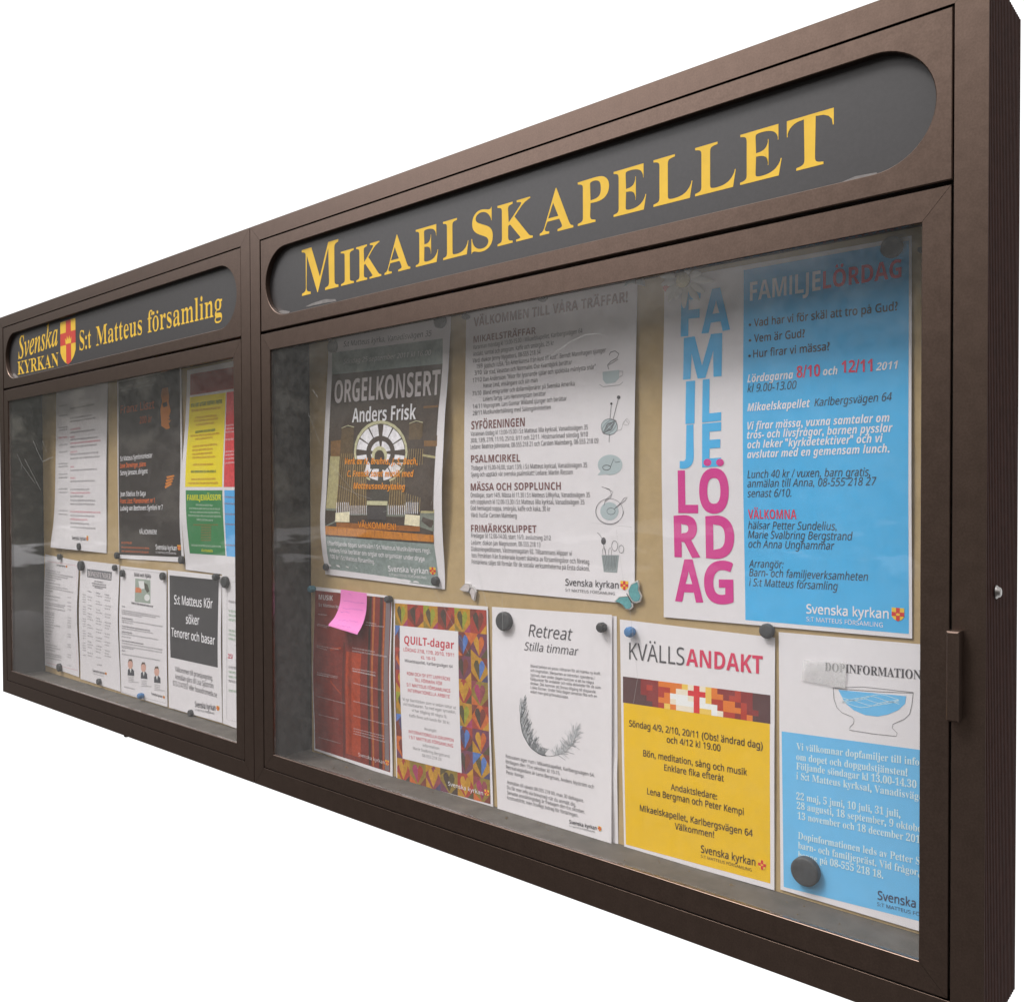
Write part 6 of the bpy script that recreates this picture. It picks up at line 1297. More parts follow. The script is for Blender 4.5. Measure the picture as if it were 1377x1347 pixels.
 ('drawing','s','fea2',2,1,[(81.7,101.9),(81.5,105.8),(81,108.9)]),
 ('drawing','s','fea0',2,0.9,[(54,123.5),(57.3,133.7),(63.4,142.4)]),
 ('drawing','s','fea2',2,0.6,[(54.8,156.1),(56.1,166),(58.3,174.2)]),
 ('drawing','s','fea0',2,1,[(83.5,101.2),(86,107.2),(90.4,112.6)]),
 ('drawing','s','fea0',2,0.8,[(48.6,145.5),(50.6,159),(54.1,170.3)]),
 ('drawing','s','fea1',2,0.4,[(79.1,102.9),(81,107.8),(84.4,112.1)]),
 ('drawing','s','fea1',2,1,[(90.5,100.6),(93.1,106.1),(97.7,111.1)]),
 ('drawing','s','fea0',2,0.7,[(55.8,157.8),(56.5,164),(57.8,169.3)]),
 ('drawing','s','fea2',2,1.1,[(50.5,136.7),(53.4,152.6),(58.4,165.9)]),
 ('drawing','s','fea2',2,1.1,[(78,103.3),(79.4,107.5),(82,111.2)]),
 ('drawing','s','fea1',2,0.7,[(50.6,136.2),(52.8,149),(56.7,159.8)]),
 ('drawing','s','fea0',2,1,[(49.5,141.2),(51,154.6),(53.4,165.7)]),
 ('drawing','s','fea0',2,1,[(81.3,102),(80.7,107.6),(79.5,112.1)]),
 ('drawing','s','fea2',2,0.4,[(56.9,159.6),(57.3,166.3),(57.9,171.8)]),
 ('drawing','s','fea0',2,0.9,[(49.6,141.1),(51.6,153.6),(55.1,164.1)]),
 ('drawing','s','fea1',2,1.1,[(86.4,100.2),(88.3,103.6),(91.6,106.6)]),
 ('drawing','s','fea0',2,0.5,[(49.1,143.2),(51.2,158.6),(54.7,171.4)]),
 ('drawing','s','fea2',2,0.6,[(55.5,157.3),(56.2,170.2),(57.4,180.8)]),
 ('drawing','s','fea0',2,0.7,[(57.3,119.5),(60.2,131.2),(65.3,141.3)]),
 ('drawing','s','fea1',2,0.6,[(59.6,116.6),(62.4,130.4),(67,142)]),
 ('drawing','s','fea0',2,0.8,[(52.8,126),(52.5,141.9),(51.5,154.8)]),
 ('drawing','s','fea1',2,0.7,[(49.2,147),(50.8,156.5),(53.7,164.4)]),
 ('drawing','s','fea2',2,0.5,[(55.9,157.9),(57.4,169.9),(60,179.8)]),
 ('drawing','s','fea0',2,0.4,[(92.8,100.8),(94.1,104.2),(96.5,107.2)]),
 ('drawing','s','fea0',2,1.1,[(57.9,161.2),(57.7,171.9),(57.1,180.6)]),
 ('drawing','s','fea2',2,0.4,[(75.5,104.3),(77.5,108.3),(81.1,112)]),
 ('drawing','s','fea2',2,1,[(49.8,140.1),(51,147.1),(53.1,153)]),
 ('drawing','s','fea2',2,1.1,[(56.2,120.8),(59.6,136.1),(65.4,149.1)]),
 ('drawing','s','fea0',2,0.9,[(49.4,141.9),(51.9,157.4),(56.4,170.3)]),
 ('drawing','s','fea2',2,0.3,[(49.2,142.9),(48.8,155.2),(48,165.2)]),
 ('drawing','s','fea2',2,0.6,[(87.1,100.3),(88.5,105.6),(91.1,110.2)]),
 ('drawing','s','fea1',2,1,[(90.1,100.6),(89.6,104.9),(88.5,108.3)]),
 ('drawing','s','fea0',2,0.8,[(65.1,109.9),(64.3,119),(62.5,126.3)]),
 ('drawing','s','fea1',2,0.4,[(57.4,119.3),(60.4,132.9),(65.5,144.3)]),
 ('drawing','s','fea1',2,0.8,[(52.9,125.6),(54.9,139.8),(58.3,151.6)]),
 ('drawing','s','fea1',2,0.5,[(53.8,123.7),(57.2,137.1),(63,148.5)]),
 ('drawing','s','fea0',2,0.6,[(50.4,137.4),(54.6,153.9),(62.2,168)]),
 ('drawing','s','fea2',2,0.5,[(81.4,102),(82.5,105.5),(84.4,108.5)]),
 ('drawing','s','fea1',2,0.6,[(54.6,155.9),(55.4,165.2),(56.6,172.9)]),
 ('drawing','s','fea1',2,0.3,[(58.2,118.3),(59.1,123.4),(60.6,127.7)]),
 ('drawing','s','fea2',2,0.9,[(79.3,102.8),(80.6,106.2),(82.9,109.2)]),
 ('drawing','s','fea2',2,0.6,[(55.7,157.6),(56.7,165.5),(58.6,172.1)]),
 ('drawing','s','fea2',2,1,[(52.4,128),(55.2,144.4),(60.1,158.1)]),
 ('drawing','s','fea1',2,0.7,[(90.4,100.6),(91.7,104.3),(94.2,107.5)]),
 ('drawing','s','fea0',2,0.5,[(79.5,102.7),(81.8,107.2),(86,111.2)]),
 ('drawing','s','fea0',2,1.1,[(58.5,117.9),(61.2,131),(65.9,142)]),
 ('drawing','s','fea2',2,1,[(50.2,148.6),(52.2,160.5),(55.8,170.5)]),
 ('drawing','s','fea1',2,0.9,[(55.9,121.1),(59.2,133.5),(64.8,144)]),
 ('drawing','s','fea0',2,0.6,[(64.2,111),(65.8,119.2),(68.7,126.2)]),
 ('drawing','s','fea2',2,0.6,[(144,134.8),(138.5,139)]),
 ('drawing','s','fea2',2,0.6,[(124.8,110.3),(131,112.5)]),
 ('drawing','s','fea2',2,0.5,[(141.2,126.8),(147.3,134.6)]),
 ('drawing','s','fea2',2,0.7,[(123.3,109.5),(129.9,116.6)]),
 ('drawing','s','fea2',2,0.5,[(139.8,125),(148.2,130.1)]),
 ('drawing','s','fea1',2,0.4,[(122.7,109.2),(127.3,112.7)]),
 ('drawing','s','fea1',2,0.3,[(145.2,138.6),(160.9,144.9)]),
 ('drawing','s','fea1',2,0.4,[(126.4,111.9),(127.6,121.3)]),
 ('drawing','s','fea1',2,0.5,[(114.2,105.6),(118.3,109.4)]),
 ('drawing','s','fea2',2,0.4,[(144.4,136.2),(161.7,145.1)]),
 ('drawing','s','fea2',2,0.7,[(146.7,143),(150.4,157.5)]),
 ('drawing','s','fea2',2,0.6,[(141.4,127.2),(142,135.4)]),
 ('drawing','s','fea1',2,0.4,[(127.8,113.3),(127,123.7)]),
 ('drawing','s','fea2',2,0.7,[(115,106),(120.1,111.2)]),
 ('drawing','s','fea2',2,0.5,[(143.9,134.6),(155.7,139.8)]),
 ('drawing','s','fea2',2,0.6,[(119.3,107.8),(124.5,120.3)]),
 ('drawing','s','fea1',2,0.7,[(125.9,111.4),(130,126.9)]),
 ('drawing','s','fea1',2,0.7,[(115.7,106.3),(130.7,101)]),
 ('drawing','s','fea2',2,0.7,[(144.1,135.1),(154.3,149.6)]),
 ('drawing','s','fea2',2,0.6,[(131.3,116.7),(121.4,122)]),
 ('drawing','s','fea2',2,0.6,[(144.2,135.6),(150.9,149.1)]),
 ('drawing','s','fea1',2,0.7,[(136.4,121.7),(124.8,128.2)]),
 ('drawing','s','fea2',2,0.4,[(140.5,125.7),(135.9,138.9)]),
 ('drawing','s','fea2',2,0.5,[(138.7,123.9),(142.5,127.8)]),
 ('drawing','s','fea2',2,0.3,[(123.5,109.6),(127,114.2)]),
 ('drawing','s','fea2',2,0.4,[(136.6,121.8),(136.8,134.1)]),
 ('drawing','s','fea2',2,0.3,[(138.6,123.8),(146.6,130.2)]),
 ('drawing','s','fea2',2,0.5,[(123.4,109.5),(116.9,119.8)]),
 ('drawing','s','fea1',2,0.5,[(141.2,126.7),(138.6,138.1)]),
 ('drawing','s','fea2',2,0.4,[(143.8,134.4),(129.7,143)]),
 ('drawing','s','fea1',2,0.5,[(142.9,131.6),(139.9,137.6)]),
 ('drawing','s','fea2',2,0.4,[(134.5,119.8),(143,119.8)]),
 ('drawing','s','fea1',2,0.8,[(118.3,107.4),(126.7,112)]),
 ('drawing','s','fea1',2,0.6,[(123.2,109.4),(118.7,111.1)]),
 ('drawing','s','fea1',2,0.8,[(128,113.4),(146.3,112.4)]),
 ('drawing','s','fea1',2,0.6,[(138.7,123.9),(134.9,136)]),
 ('drawing','s','fea2',2,0.4,[(110.3,104),(106.5,107.5)]),
 ('drawing','s','fea2',2,0.4,[(146.4,142.1),(151.5,150.4)]),
 ('drawing','s','fea2',2,0.4,[(142.9,131.6),(148,140.6)]),
 ('drawing','s','fea1',2,0.6,[(115.1,106),(106.1,111.4)]),
 ('drawing','s','fea2',2,0.6,[(120.3,108.2),(114,110.5)]),
 ('drawing','s','fea2',2,0.7,[(123.7,109.6),(133,107)]),
 ('drawing','s','fea1',2,0.3,[(147,144),(151.1,149)]),
 ('drawing','s','fea2',2,0.7,[(145.5,139.5),(152,135.5)]),
 ('drawing','s','fea1',2,0.4,[(143.3,132.9),(148,142.9)]),
 ('drawing','s','fea2',2,0.7,[(142,129),(144.5,132.9)]),
 ('drawing','s','fea1',2,0.6,[(115.1,106),(121.7,117.8)]),
 ('drawing','s','fea2',2,0.3,[(111.4,104.5),(99.4,113.5)]),
 ('drawing','s','fea2',2,0.7,[(143.4,133.2),(147.4,145.8)]),
 ('drawing','s','fea1',2,0.4,[(122.6,109.2),(124.6,115.9)]),
 ('drawing','s','fea2',2,0.6,[(140.3,125.5),(133.8,133.1)]),
 ('drawing','s','fea2',2,0.6,[(114.8,105.9),(103.1,110.6)]),
 ('drawing','s','fea2',2,0.6,[(134.4,119.7),(139.2,122.6)]),
 ('drawing','s','fea1',2,0.4,[(142,128.9),(158.3,137.8)]),
 ('drawing','s','fea2',2,0.8,[(145.1,138.3),(149.2,142.1)]),
 ('drawing','s','fea2',2,0.4,[(147.3,144.9),(152.7,153.6)]),
 ('drawing','s','fea2',2,0.7,[(143.7,134),(142.2,148.9)]),
 ('drawing','s','fea1',2,0.5,[(146.9,143.7),(155.7,151)]),
 ('drawing','s','fea1',2,0.4,[(113.5,105.4),(117.2,121.4)]),
 ('drawing','s','fea2',2,0.4,[(145.4,139.2),(137.5,146.6)]),
 ('drawing','s','fea2',2,0.7,[(145.7,140.1),(157.8,150.6)]),
 ('drawing','s','fea1',2,0.6,[(131.1,116.5),(127,124.6)]),
 ('drawing','s','fea2',2,0.8,[(147.5,145.4),(152.1,152.3)]),
 ('drawing','s','fea1',2,0.7,[(140.6,125.7),(148.4,121.6)]),
 ('drawing','s','fea2',2,0.5,[(134,119.3),(144.4,115.3)]),
 ('drawing','s','fea1',2,0.7,[(145.3,138.9),(157.2,145.9)]),
 ('drawing','s','fea2',2,0.5,[(135.2,120.5),(122.6,124.6)]),
 ('drawing','s','fea2',2,0.8,[(120.7,108.4),(116.2,113.9)]),
 ('drawing','s','fea1',2,0.4,[(118.4,107.4),(113.5,119)]),
 ('drawing','s','fea2',2,0.4,[(142,129),(147.5,138.4)]),
 ('drawing','s','fea1',2,0.6,[(144,134.9),(138.2,143.9)]),
 ('drawing','s','fea2',2,0.5,[(118.4,107.4),(118.6,115.6)]),
 ('drawing','s','fea1',2,0.4,[(116.7,106.7),(126.2,121.6)]),
 ('drawing','s','fea1',2,0.6,[(144.1,135.3),(151.3,144.7)]),
 ('drawing','s','fea1',2,0.4,[(132.2,117.5),(139.9,128)]),
 ('drawing','s','fea1',2,0.6,[(110.4,104),(123.6,110.4)]),
 ('drawing','s','fea2',2,0.4,[(145.4,139.3),(152.1,143.4)]),
 ('drawing','s','fea2',2,0.5,[(141.8,128.6),(135.6,136.1)]),
 ('drawing','s','fea1',2,0.6,[(117.9,107.2),(135.7,110.4)]),
 ('drawing','s','fea2',2,0.6,[(111.8,104.6),(116.4,118.8)]),
 ('drawing','s','fea2',2,0.5,[(147.6,145.6),(149.8,152.1)]),
 ('drawing','s','fea2',2,0.5,[(125.4,110.9),(120.3,114.5)]),
 ('drawing','s','fea1',2,0.8,[(136.1,121.4),(149.1,131.8)]),
 ('drawing','s','fea1',2,0.6,[(139.5,124.7),(141.9,132.1)]),
 ('drawing','s','fea1',2,0.3,[(146.2,141.4),(155.3,139)]),
 ('drawing','s','fea2',2,0.8,[(147.2,144.6),(158.2,155)]),
 ('drawing','s','fea1',2,0.7,[(147.3,144.9),(155.7,151)]),
 ('drawing','s','fea2',2,0.7,[(121.9,108.9),(132.3,103.3)]),
 ('drawing','s','fea2',2,0.7,[(116.3,106.5),(112.4,110.4)]),
 ('drawing','s','fea1',2,0.3,[(121.1,108.5),(111.1,117.2)]),
 ('drawing','s','fea2',2,0.4,[(145.8,140.3),(158.5,145.6)]),
 ('drawing','s','fea2',2,0.6,[(136.2,121.5),(148.1,124)]),
 ('drawing','s','fea2',2,0.6,[(144.1,135.3),(153.5,143.2)]),
 ('drawing','s','fea1',2,0.8,[(137.1,122.4),(131.5,129.4)]),
 ('drawing','s','fea1',2,0.4,[(146.2,141.5),(153.2,147.1)]),
 ('drawing','s','fea1',2,0.6,[(141.8,128.6),(139.2,139.8)]),
 ('drawing','s','fea2',2,0.7,[(125.1,110.6),(133.8,118.5)]),
 ('drawing','s','fea2',2,0.3,[(143.1,132.3),(156.5,144.9)]),
 ('drawing','s','fea2',2,0.4,[(139.5,124.7),(152.2,134.5)]),
 ('drawing','s','fea1',2,0.5,[(139.9,125.1),(133.7,129.9)]),
 ('drawing','s','fea1',2,0.7,[(127.7,113.2),(132.8,111.9)]),
 ('drawing','s','fea1',2,0.6,[(112.6,104.9),(112.7,110)]),
 ('drawing','s','fea2',2,0.7,[(147.1,144.3),(153.8,146.3)]),
 ('drawing','s','fea1',2,0.7,[(136.7,122),(141.2,128.8)]),
 ('drawing','s','fea2',2,0.6,[(112.3,104.8),(130.5,112)]),
 ('drawing','s','fea2',2,0.3,[(115.1,106),(114.2,121.8)]),
 ('drawing','s','fea1',2,0.8,[(142.1,129.4),(155.4,142.6)]),
 ('drawing','s','fea1',2,0.7,[(119.1,107.7),(115.5,111.8)]),
 ('drawing','s','fea1',2,0.4,[(123.8,109.7),(136.8,104.3)]),
 ('drawing','s','fea2',2,0.5,[(142.4,130.3),(147.4,137.7)]),
 ('drawing','s','fea2',2,0.5,[(126,111.5),(137.2,120.1)]),
 ('drawing','s','fea2',2,0.4,[(143.6,133.8),(142.3,137.8)]),
 ('drawing','s','fea1',2,0.3,[(132.4,117.7),(133.6,127.5)]),
 ('drawing','s','fea2',2,0.7,[(135.2,120.5),(132.5,127.8)]),
 ('drawing','s','fea2',2,0.3,[(132.6,118),(128.3,129.2)]),
 ('drawing','s','fea1',2,0.4,[(140.8,126),(146.7,126.7)]),
 ('drawing','s','fea2',2,0.6,[(143.3,132.9),(134.7,143.8)]),
 ('drawing','s','fea2',2,0.4,[(145.3,138.8),(149.9,145.5)]),
 ('drawing','s','fea2',2,0.7,[(115.6,106.2),(123.3,114.2)]),
 ('drawing','s','fea2',2,0.4,[(147.6,145.6),(138.4,156.7)]),
 ('drawing','s','fea2',2,0.7,[(110.6,104.1),(107.6,113.4)]),
 ('drawing','s','fea2',2,0.7,[(141,126.2),(137.9,129.6)]),
 ('drawing','s','fea2',2,0.4,[(126.3,111.8),(123.3,115.3)]),
 ('drawing','s','fea1',2,0.3,[(146.7,143),(155,149.6)]),
 ('drawing','s','fea1',2,0.6,[(130.7,116.1),(130.6,128)]),
 ('drawing','s','fea2',2,0.6,[(121.7,108.8),(122.8,114.4)]),
 ('drawing','s','fea2',2,0.4,[(126.2,111.6),(123.6,115.3)]),
 ('drawing','s','fea1',2,0.4,[(141.6,127.8),(145.2,135.8)]),
 ('drawing','s','fea1',2,0.5,[(135.3,120.6),(143.8,126.3)]),
 ('drawing','s','fea2',2,0.7,[(135.9,121.2),(146.5,134.7)]),
 ('drawing','s','fea1',2,0.4,[(113.2,105.2),(123.1,116.2)]),
 ('drawing','s','fea2',2,0.3,[(131.1,116.5),(132,126.4)]),
 ('drawing','s','fea2',2,0.3,[(116.5,106.6),(109.9,114.6)]),
 ('drawing','s','fea1',2,0.5,[(141.5,127.6),(155.5,120)]),
 ('drawing','s','fea2',2,0.6,[(146.8,143.3),(162.9,145.4)]),
 ('drawing','s','fea2',2,0.6,[(123.5,109.6),(122.6,114)]),
 ('drawing','s','fea1',2,0.5,[(124.1,109.8),(118.3,112.1)]),
 ('drawing','s','fea2',2,0.4,[(146.8,143.4),(147.1,148.3)]),
 ('drawing','s','fea1',2,0.7,[(141.4,127.2),(151.2,140.6)]),
 ('drawing','s','fea1',2,0.5,[(141.8,128.5),(138.1,133.3)]),
 ('drawing','s','fea2',2,0.7,[(141.9,128.8),(149.6,141.4)]),
 ('drawing','s','fea2',2,0.7,[(126.5,112),(137,115.2)]),
 ('drawing','s','fea2',2,0.6,[(143.3,132.9),(128.4,139.8)]),
 ('drawing','s','fea1',2,0.7,[(117,106.8),(127.9,119.8)]),
 ('drawing','s','fea2',2,0.3,[(114,105.6),(121.7,118.2)]),
 ('drawing','s','fea2',2,0.6,[(124.9,110.4),(128.2,121.2)]),
 ('drawing','s','fea2',2,0.7,[(133.4,118.7),(124.7,125.5)]),
 ('drawing','s','fea2',2,0.4,[(141.7,128.1),(151.8,124.7)]),
 ('drawing','s','fea2',2,0.6,[(146.8,143.4),(152.2,142.1)]),
 ('drawing','s','fea2',2,0.4,[(121.5,108.7),(118.9,115.8)]),
 ('drawing','s','fea2',2,0.7,[(143.5,133.4),(140.3,139.8)]),
 ('drawing','s','fea2',2,0.4,[(147.1,144.3),(157.6,151.2)]),
 ('drawing','s','fea2',2,0.6,[(142.6,130.7),(130,140)]),
 ('drawing','s','fea2',2,0.6,[(120.9,108.5),(123.6,112.6)]),
 ('drawing','s','fea1',2,0.5,[(118.4,107.4),(116.1,117.3)]),
 ('drawing','s','fea2',2,0.7,[(144.6,136.6),(160.3,137.9)]),
 ('drawing','s','fea2',2,0.5,[(136.1,121.4),(133.6,128.4)]),
 ('drawing','s','fea1',2,0.8,[(141.8,128.3),(142.5,138.7)]),
 ('drawing','s','fea1',2,0.3,[(145.1,138.1),(143.5,146)]),
 ('drawing','s','fea1',2,0.6,[(146.4,142.2),(157,157.1)]),
 ('drawing','s','fea1',2,0.4,[(141.1,126.5),(155.7,131.3)]),
 ('drawing','s','fea1',2,0.5,[(128.7,114.1),(127,121)]),
 ('drawing','s','fea1',2,0.7,[(142.5,130.6),(148.9,129.3)]),
 ('drawing','s','fea2',2,0.7,[(123.2,109.4),(116.7,113)]),
 ('drawing','s','fea1',2,0.8,[(124.5,110),(123.8,116.9)]),
 ('drawing','s','fea1',2,0.5,[(144.1,135.4),(138,139)]),
 ('drawing','s','fea2',2,0.6,[(126.5,112),(121.3,115.8)]),
 ('drawing','s','fea2',2,0.7,[(123.1,109.4),(131.8,119.8)]),
 ('drawing','s','fea1',2,0.4,[(133.8,119.1),(136.4,134.1)]),
 ('drawing','s','fea1',2,0.8,[(137.3,122.6),(124.7,132.3)]),
 ('drawing','s','fea1',2,0.6,[(142.7,131.2),(142.1,137.5)]),
 ('drawing','s','fea1',2,0.8,[(146.2,141.6),(144.6,153)]),
 ('drawing','s','fea2',2,0.5,[(133.8,119.1),(125.9,124.6)]),
 ('drawing','s','fea1',2,0.7,[(135.6,120.9),(137.5,130.4)]),
 ('drawing','s','fea2',2,0.7,[(129.5,114.9),(124.9,117.1)]),
 ('drawing','s','fea2',2,0.5,[(133.9,119.3),(142,118.4)]),
 ('drawing','s','fea2',2,0.7,[(120.1,108.1),(121.6,114.9)]),
 ('drawing','s','fea1',2,0.7,[(131.8,117.2),(121.1,128.1)]),
 ('drawing','s','fea2',2,0.3,[(141.4,127.4),(144.7,131.9)]),
 ('drawing','s','fea1',2,0.7,[(133.5,118.8),(123.5,122.5)]),
 ('drawing','s','fea2',2,0.6,[(117.5,107),(110.3,116)]),
 ('drawing','s','fea1',2,0.8,[(145.4,139.3),(147.4,145.1)]),
 ('drawing','s','fea1',2,0.8,[(138,123.2),(149.4,123.1)]),
 ('drawing','s','fea2',2,0.4,[(131.6,116.9),(136.1,123.8)]),
 ('drawing','s','fea2',2,0.7,[(146,140.8),(141.1,154.5)]),
 ('drawing','s','fea2',2,0.3,[(123.2,109.5),(132.4,111.2)]),
 ('drawing','s','fea2',2,0.3,[(125.9,111.4),(133.4,126.2)]),
 ('drawing','s','fea2',2,0.5,[(147,143.9),(143.2,149.9)]),
 ('drawing','s','fea1',2,0.5,[(141.1,126.5),(148.1,122.7)]),
 ('drawing','s','fea1',2,0.6,[(127.8,113.2),(122.8,119.8)]),
 ('drawing','s','fea0',3,1.6,[(56.4,158.7),(53.3,153.7),(50.2,148.6),(49.2,142.6),(50.8,135.5),(52.3,128.4),(55.3,122),(59.8,116.3),(64.4,110.7),(69.8,106.5),(76.2,104),(82.5,101.6),(89.3,100.5),(96.7,101.1)]),
 ('drawing','s','fea1',3,0.6,[(95,101),(103.8,101.8),(112.3,103.9),(120.4,107.3),(128.4,110.7),(135.1,117.2),(141.7,123.7),(146.3,130.8),(148.9,138.6),(151.5,146.4)]),
 ]),
 dict(name='flyer', label='yellow evening prayer flyer reading KVÄLLSANDAKT with a red pixel cross', cat='flyer', group='notices pinned up in the cases', paper='paper', o=(1.9415, 0.045), y=0.088, c=[(-6.6, 305.6), (212.7, 302.8), (212.3, 3.4), (0.0, 0.0)], L=[(0, 0), (0.6, 1), (1, 0)], R=[(0, 0), (0.5, 1), (1, 0)], items=[
 ('colour_panel','q','kyel',1,[(-0.3,195.1),(206.8,200.2),(207.3,10.2),(2.8,5.2)]),
 ('picture','p','xB',2,[(-1.2,229.9),(8.2,230.1),(8.2,223.1),(-1.1,222.9)]),
 ('picture','p','xB',2,[(8.2,230.1),(17.5,230.3),(17.5,223.3),(8.2,223.1)]),
 ('picture','p','xB',2,[(17.5,230.3),(26.7,230.5),(26.7,223.5),(17.5,223.3)]),
 ('picture','p','xD',2,[(26.7,230.5),(35.7,230.7),(35.8,223.7),(26.7,223.5)]),
 ('picture','p','xD',2,[(35.7,230.7),(44.7,230.8),(44.8,223.9),(35.8,223.7)]),
 ('picture','p','xD',2,[(44.7,230.8),(53.6,231),(53.7,224.1),(44.8,223.9)]),
 ('picture','p','xO',2,[(53.6,231),(62.4,231.2),(62.5,224.3),(53.7,224.1)]),
 ('picture','p','xO',2,[(62.4,231.2),(71.2,231.4),(71.2,224.5),(62.5,224.3)]),
 ('picture','p','xO',2,[(71.2,231.4),(79.8,231.6),(79.8,224.7),(71.2,224.5)]),
 ('picture','p','xO',2,[(79.8,231.6),(88.4,231.8),(88.4,224.9),(79.8,224.7)]),
 ('picture','p','xY',2,[(88.4,231.8),(96.8,231.9),(96.9,225),(88.4,224.9)]),
 ('picture','p','xP',2,[(96.8,231.9),(105.2,232.1),(105.2,225.2),(96.9,225)]),
 ('picture','p','xX',2,[(105.2,232.1),(113.5,232.3),(113.5,225.4),(105.2,225.2)]),
 ('picture','p','xP',2,[(113.5,232.3),(121.7,232.5),(121.8,225.6),(113.5,225.4)]),
 ('picture','p','xY',2,[(121.7,232.5),(129.9,232.6),(129.9,225.8),(121.8,225.6)]),
 ('picture','p','xO',2,[(129.9,232.6),(137.9,232.8),(138,225.9),(129.9,225.8)]),
 ('picture','p','xD',2,[(137.9,232.8),(145.9,233),(146,226.1),(138,225.9)]),
 ('picture','p','xD',2,[(145.9,233),(153.8,233.1),(153.9,226.3),(146,226.1)]),
 ('picture','p','xD',2,[(153.8,233.1),(161.7,233.3),(161.7,226.5),(153.9,226.3)]),
 ('picture','p','xR',2,[(161.7,233.3),(169.4,233.5),(169.5,226.6),(161.7,226.5)]),
 ('picture','p','xD',2,[(169.4,233.5),(177.1,233.6),(177.2,226.8),(169.5,226.6)]),
 ('picture','p','xD',2,[(177.1,233.6),(184.8,233.8),(184.8,227),(177.2,226.8)]),
 ('picture','p','xB',2,[(184.8,233.8),(192.3,233.9),(192.3,227.1),(184.8,227)]),
 ('picture','p','xB',2,[(192.3,233.9),(199.8,234.1),(199.8,227.3),(192.3,227.1)]),
 ('picture','p','xB',2,[(199.8,234.1),(207.2,234.2),(207.2,227.5),(199.8,227.3)]),
 ('picture','p','xB',2,[(-1.1,222.9),(8.2,223.1),(8.3,216.1),(-1.1,215.9)]),
 ('picture','p','xB',2,[(8.2,223.1),(17.5,223.3),(17.5,216.4),(8.3,216.1)]),
 ('picture','p','xB',2,[(17.5,223.3),(26.7,223.5),(26.7,216.6),(17.5,216.4)]),
 ('picture','p','xD',2,[(26.7,223.5),(35.8,223.7),(35.8,216.8),(26.7,216.6)]),
 ('picture','p','xR',2,[(35.8,223.7),(44.8,223.9),(44.8,217),(35.8,216.8)]),
 ('picture','p','xD',2,[(44.8,223.9),(53.7,224.1),(53.7,217.2),(44.8,217)]),
 ('picture','p','xR',2,[(53.7,224.1),(62.5,224.3),(62.5,217.4),(53.7,217.2)]),
 ('picture','p','xR',2,[(62.5,224.3),(71.2,224.5),(71.2,217.6),(62.5,217.4)]),
 ('picture','p','xO',2,[(71.2,224.5),(79.8,224.7),(79.9,217.8),(71.2,217.6)]),
 ('picture','p','xP',2,[(79.8,224.7),(88.4,224.9),(88.4,218),(79.9,217.8)]),
 ('picture','p','xP',2,[(88.4,224.9),(96.9,225),(96.9,218.2),(88.4,218)]),
 ('picture','p','xX',2,[(96.9,225),(105.2,225.2),(105.3,218.3),(96.9,218.2)]),
 ('picture','p','xX',2,[(105.2,225.2),(113.5,225.4),(113.6,218.5),(105.3,218.3)]),
 ('picture','p','xX',2,[(113.5,225.4),(121.8,225.6),(121.8,218.7),(113.6,218.5)]),
 ('picture','p','xY',2,[(121.8,225.6),(129.9,225.8),(130,218.9),(121.8,218.7)]),
 ('picture','p','xO',2,[(129.9,225.8),(138,225.9),(138,219.1),(130,218.9)]),
 ('picture','p','xO',2,[(138,225.9),(146,226.1),(146,219.3),(138,219.1)]),
 ('picture','p','xD',2,[(146,226.1),(153.9,226.3),(153.9,219.4),(146,219.3)]),
 ('picture','p','xR',2,[(153.9,226.3),(161.7,226.5),(161.8,219.6),(153.9,219.4)]),
 ('picture','p','xR',2,[(161.7,226.5),(169.5,226.6),(169.5,219.8),(161.8,219.6)]),
 ('picture','p','xD',2,[(169.5,226.6),(177.2,226.8),(177.2,220),(169.5,219.8)]),
 ('picture','p','xD',2,[(177.2,226.8),(184.8,227),(184.8,220.2),(177.2,220)]),
 ('picture','p','xB',2,[(184.8,227),(192.3,227.1),(192.4,220.3),(184.8,220.2)]),
 ('picture','p','xB',2,[(192.3,227.1),(199.8,227.3),(199.9,220.5),(192.4,220.3)]),
 ('picture','p','xB',2,[(199.8,227.3),(207.2,227.5),(207.3,220.7),(199.9,220.5)]),
 ('picture','p','xB',2,[(-1.1,215.9),(8.3,216.1),(8.3,209.2),(-1.1,209)]),
 ('picture','p','xB',2,[(8.3,216.1),(17.5,216.4),(17.6,209.4),(8.3,209.2)]),
 ('picture','p','xB',2,[(17.5,216.4),(26.7,216.6),(26.8,209.6),(17.6,209.4)]),
 ('picture','p','xD',2,[(26.7,216.6),(35.8,216.8),(35.8,209.8),(26.8,209.6)]),
 ('picture','p','xD',2,[(35.8,216.8),(44.8,217),(44.8,210),(35.8,209.8)]),
 ('picture','p','xD',2,[(44.8,217),(53.7,217.2),(53.7,210.3),(44.8,210)]),
 ('picture','p','xR',2,[(53.7,217.2),(62.5,217.4),(62.5,210.5),(53.7,210.3)]),
 ('picture','p','xO',2,[(62.5,217.4),(71.2,217.6),(71.3,210.7),(62.5,210.5)]),
 ('picture','p','xW',2,[(71.2,217.6),(79.9,217.8),(79.9,210.9),(71.3,210.7)]),
 ('picture','p','xW',2,[(79.9,217.8),(88.4,218),(88.5,211.1),(79.9,210.9)]),
 ('picture','p','xW',2,[(88.4,218),(96.9,218.2),(96.9,211.3),(88.5,211.1)]),
 ('picture','p','xP',2,[(96.9,218.2),(105.3,218.3),(105.3,211.5),(96.9,211.3)]),
 ('picture','p','xX',2,[(105.3,218.3),(113.6,218.5),(113.6,211.7),(105.3,211.5)]),
 ('picture','p','xW',2,[(113.6,218.5),(121.8,218.7),(121.8,211.9),(113.6,211.7)]),
 ('picture','p','xY',2,[(121.8,218.7),(130,218.9),(130,212),(121.8,211.9)]),
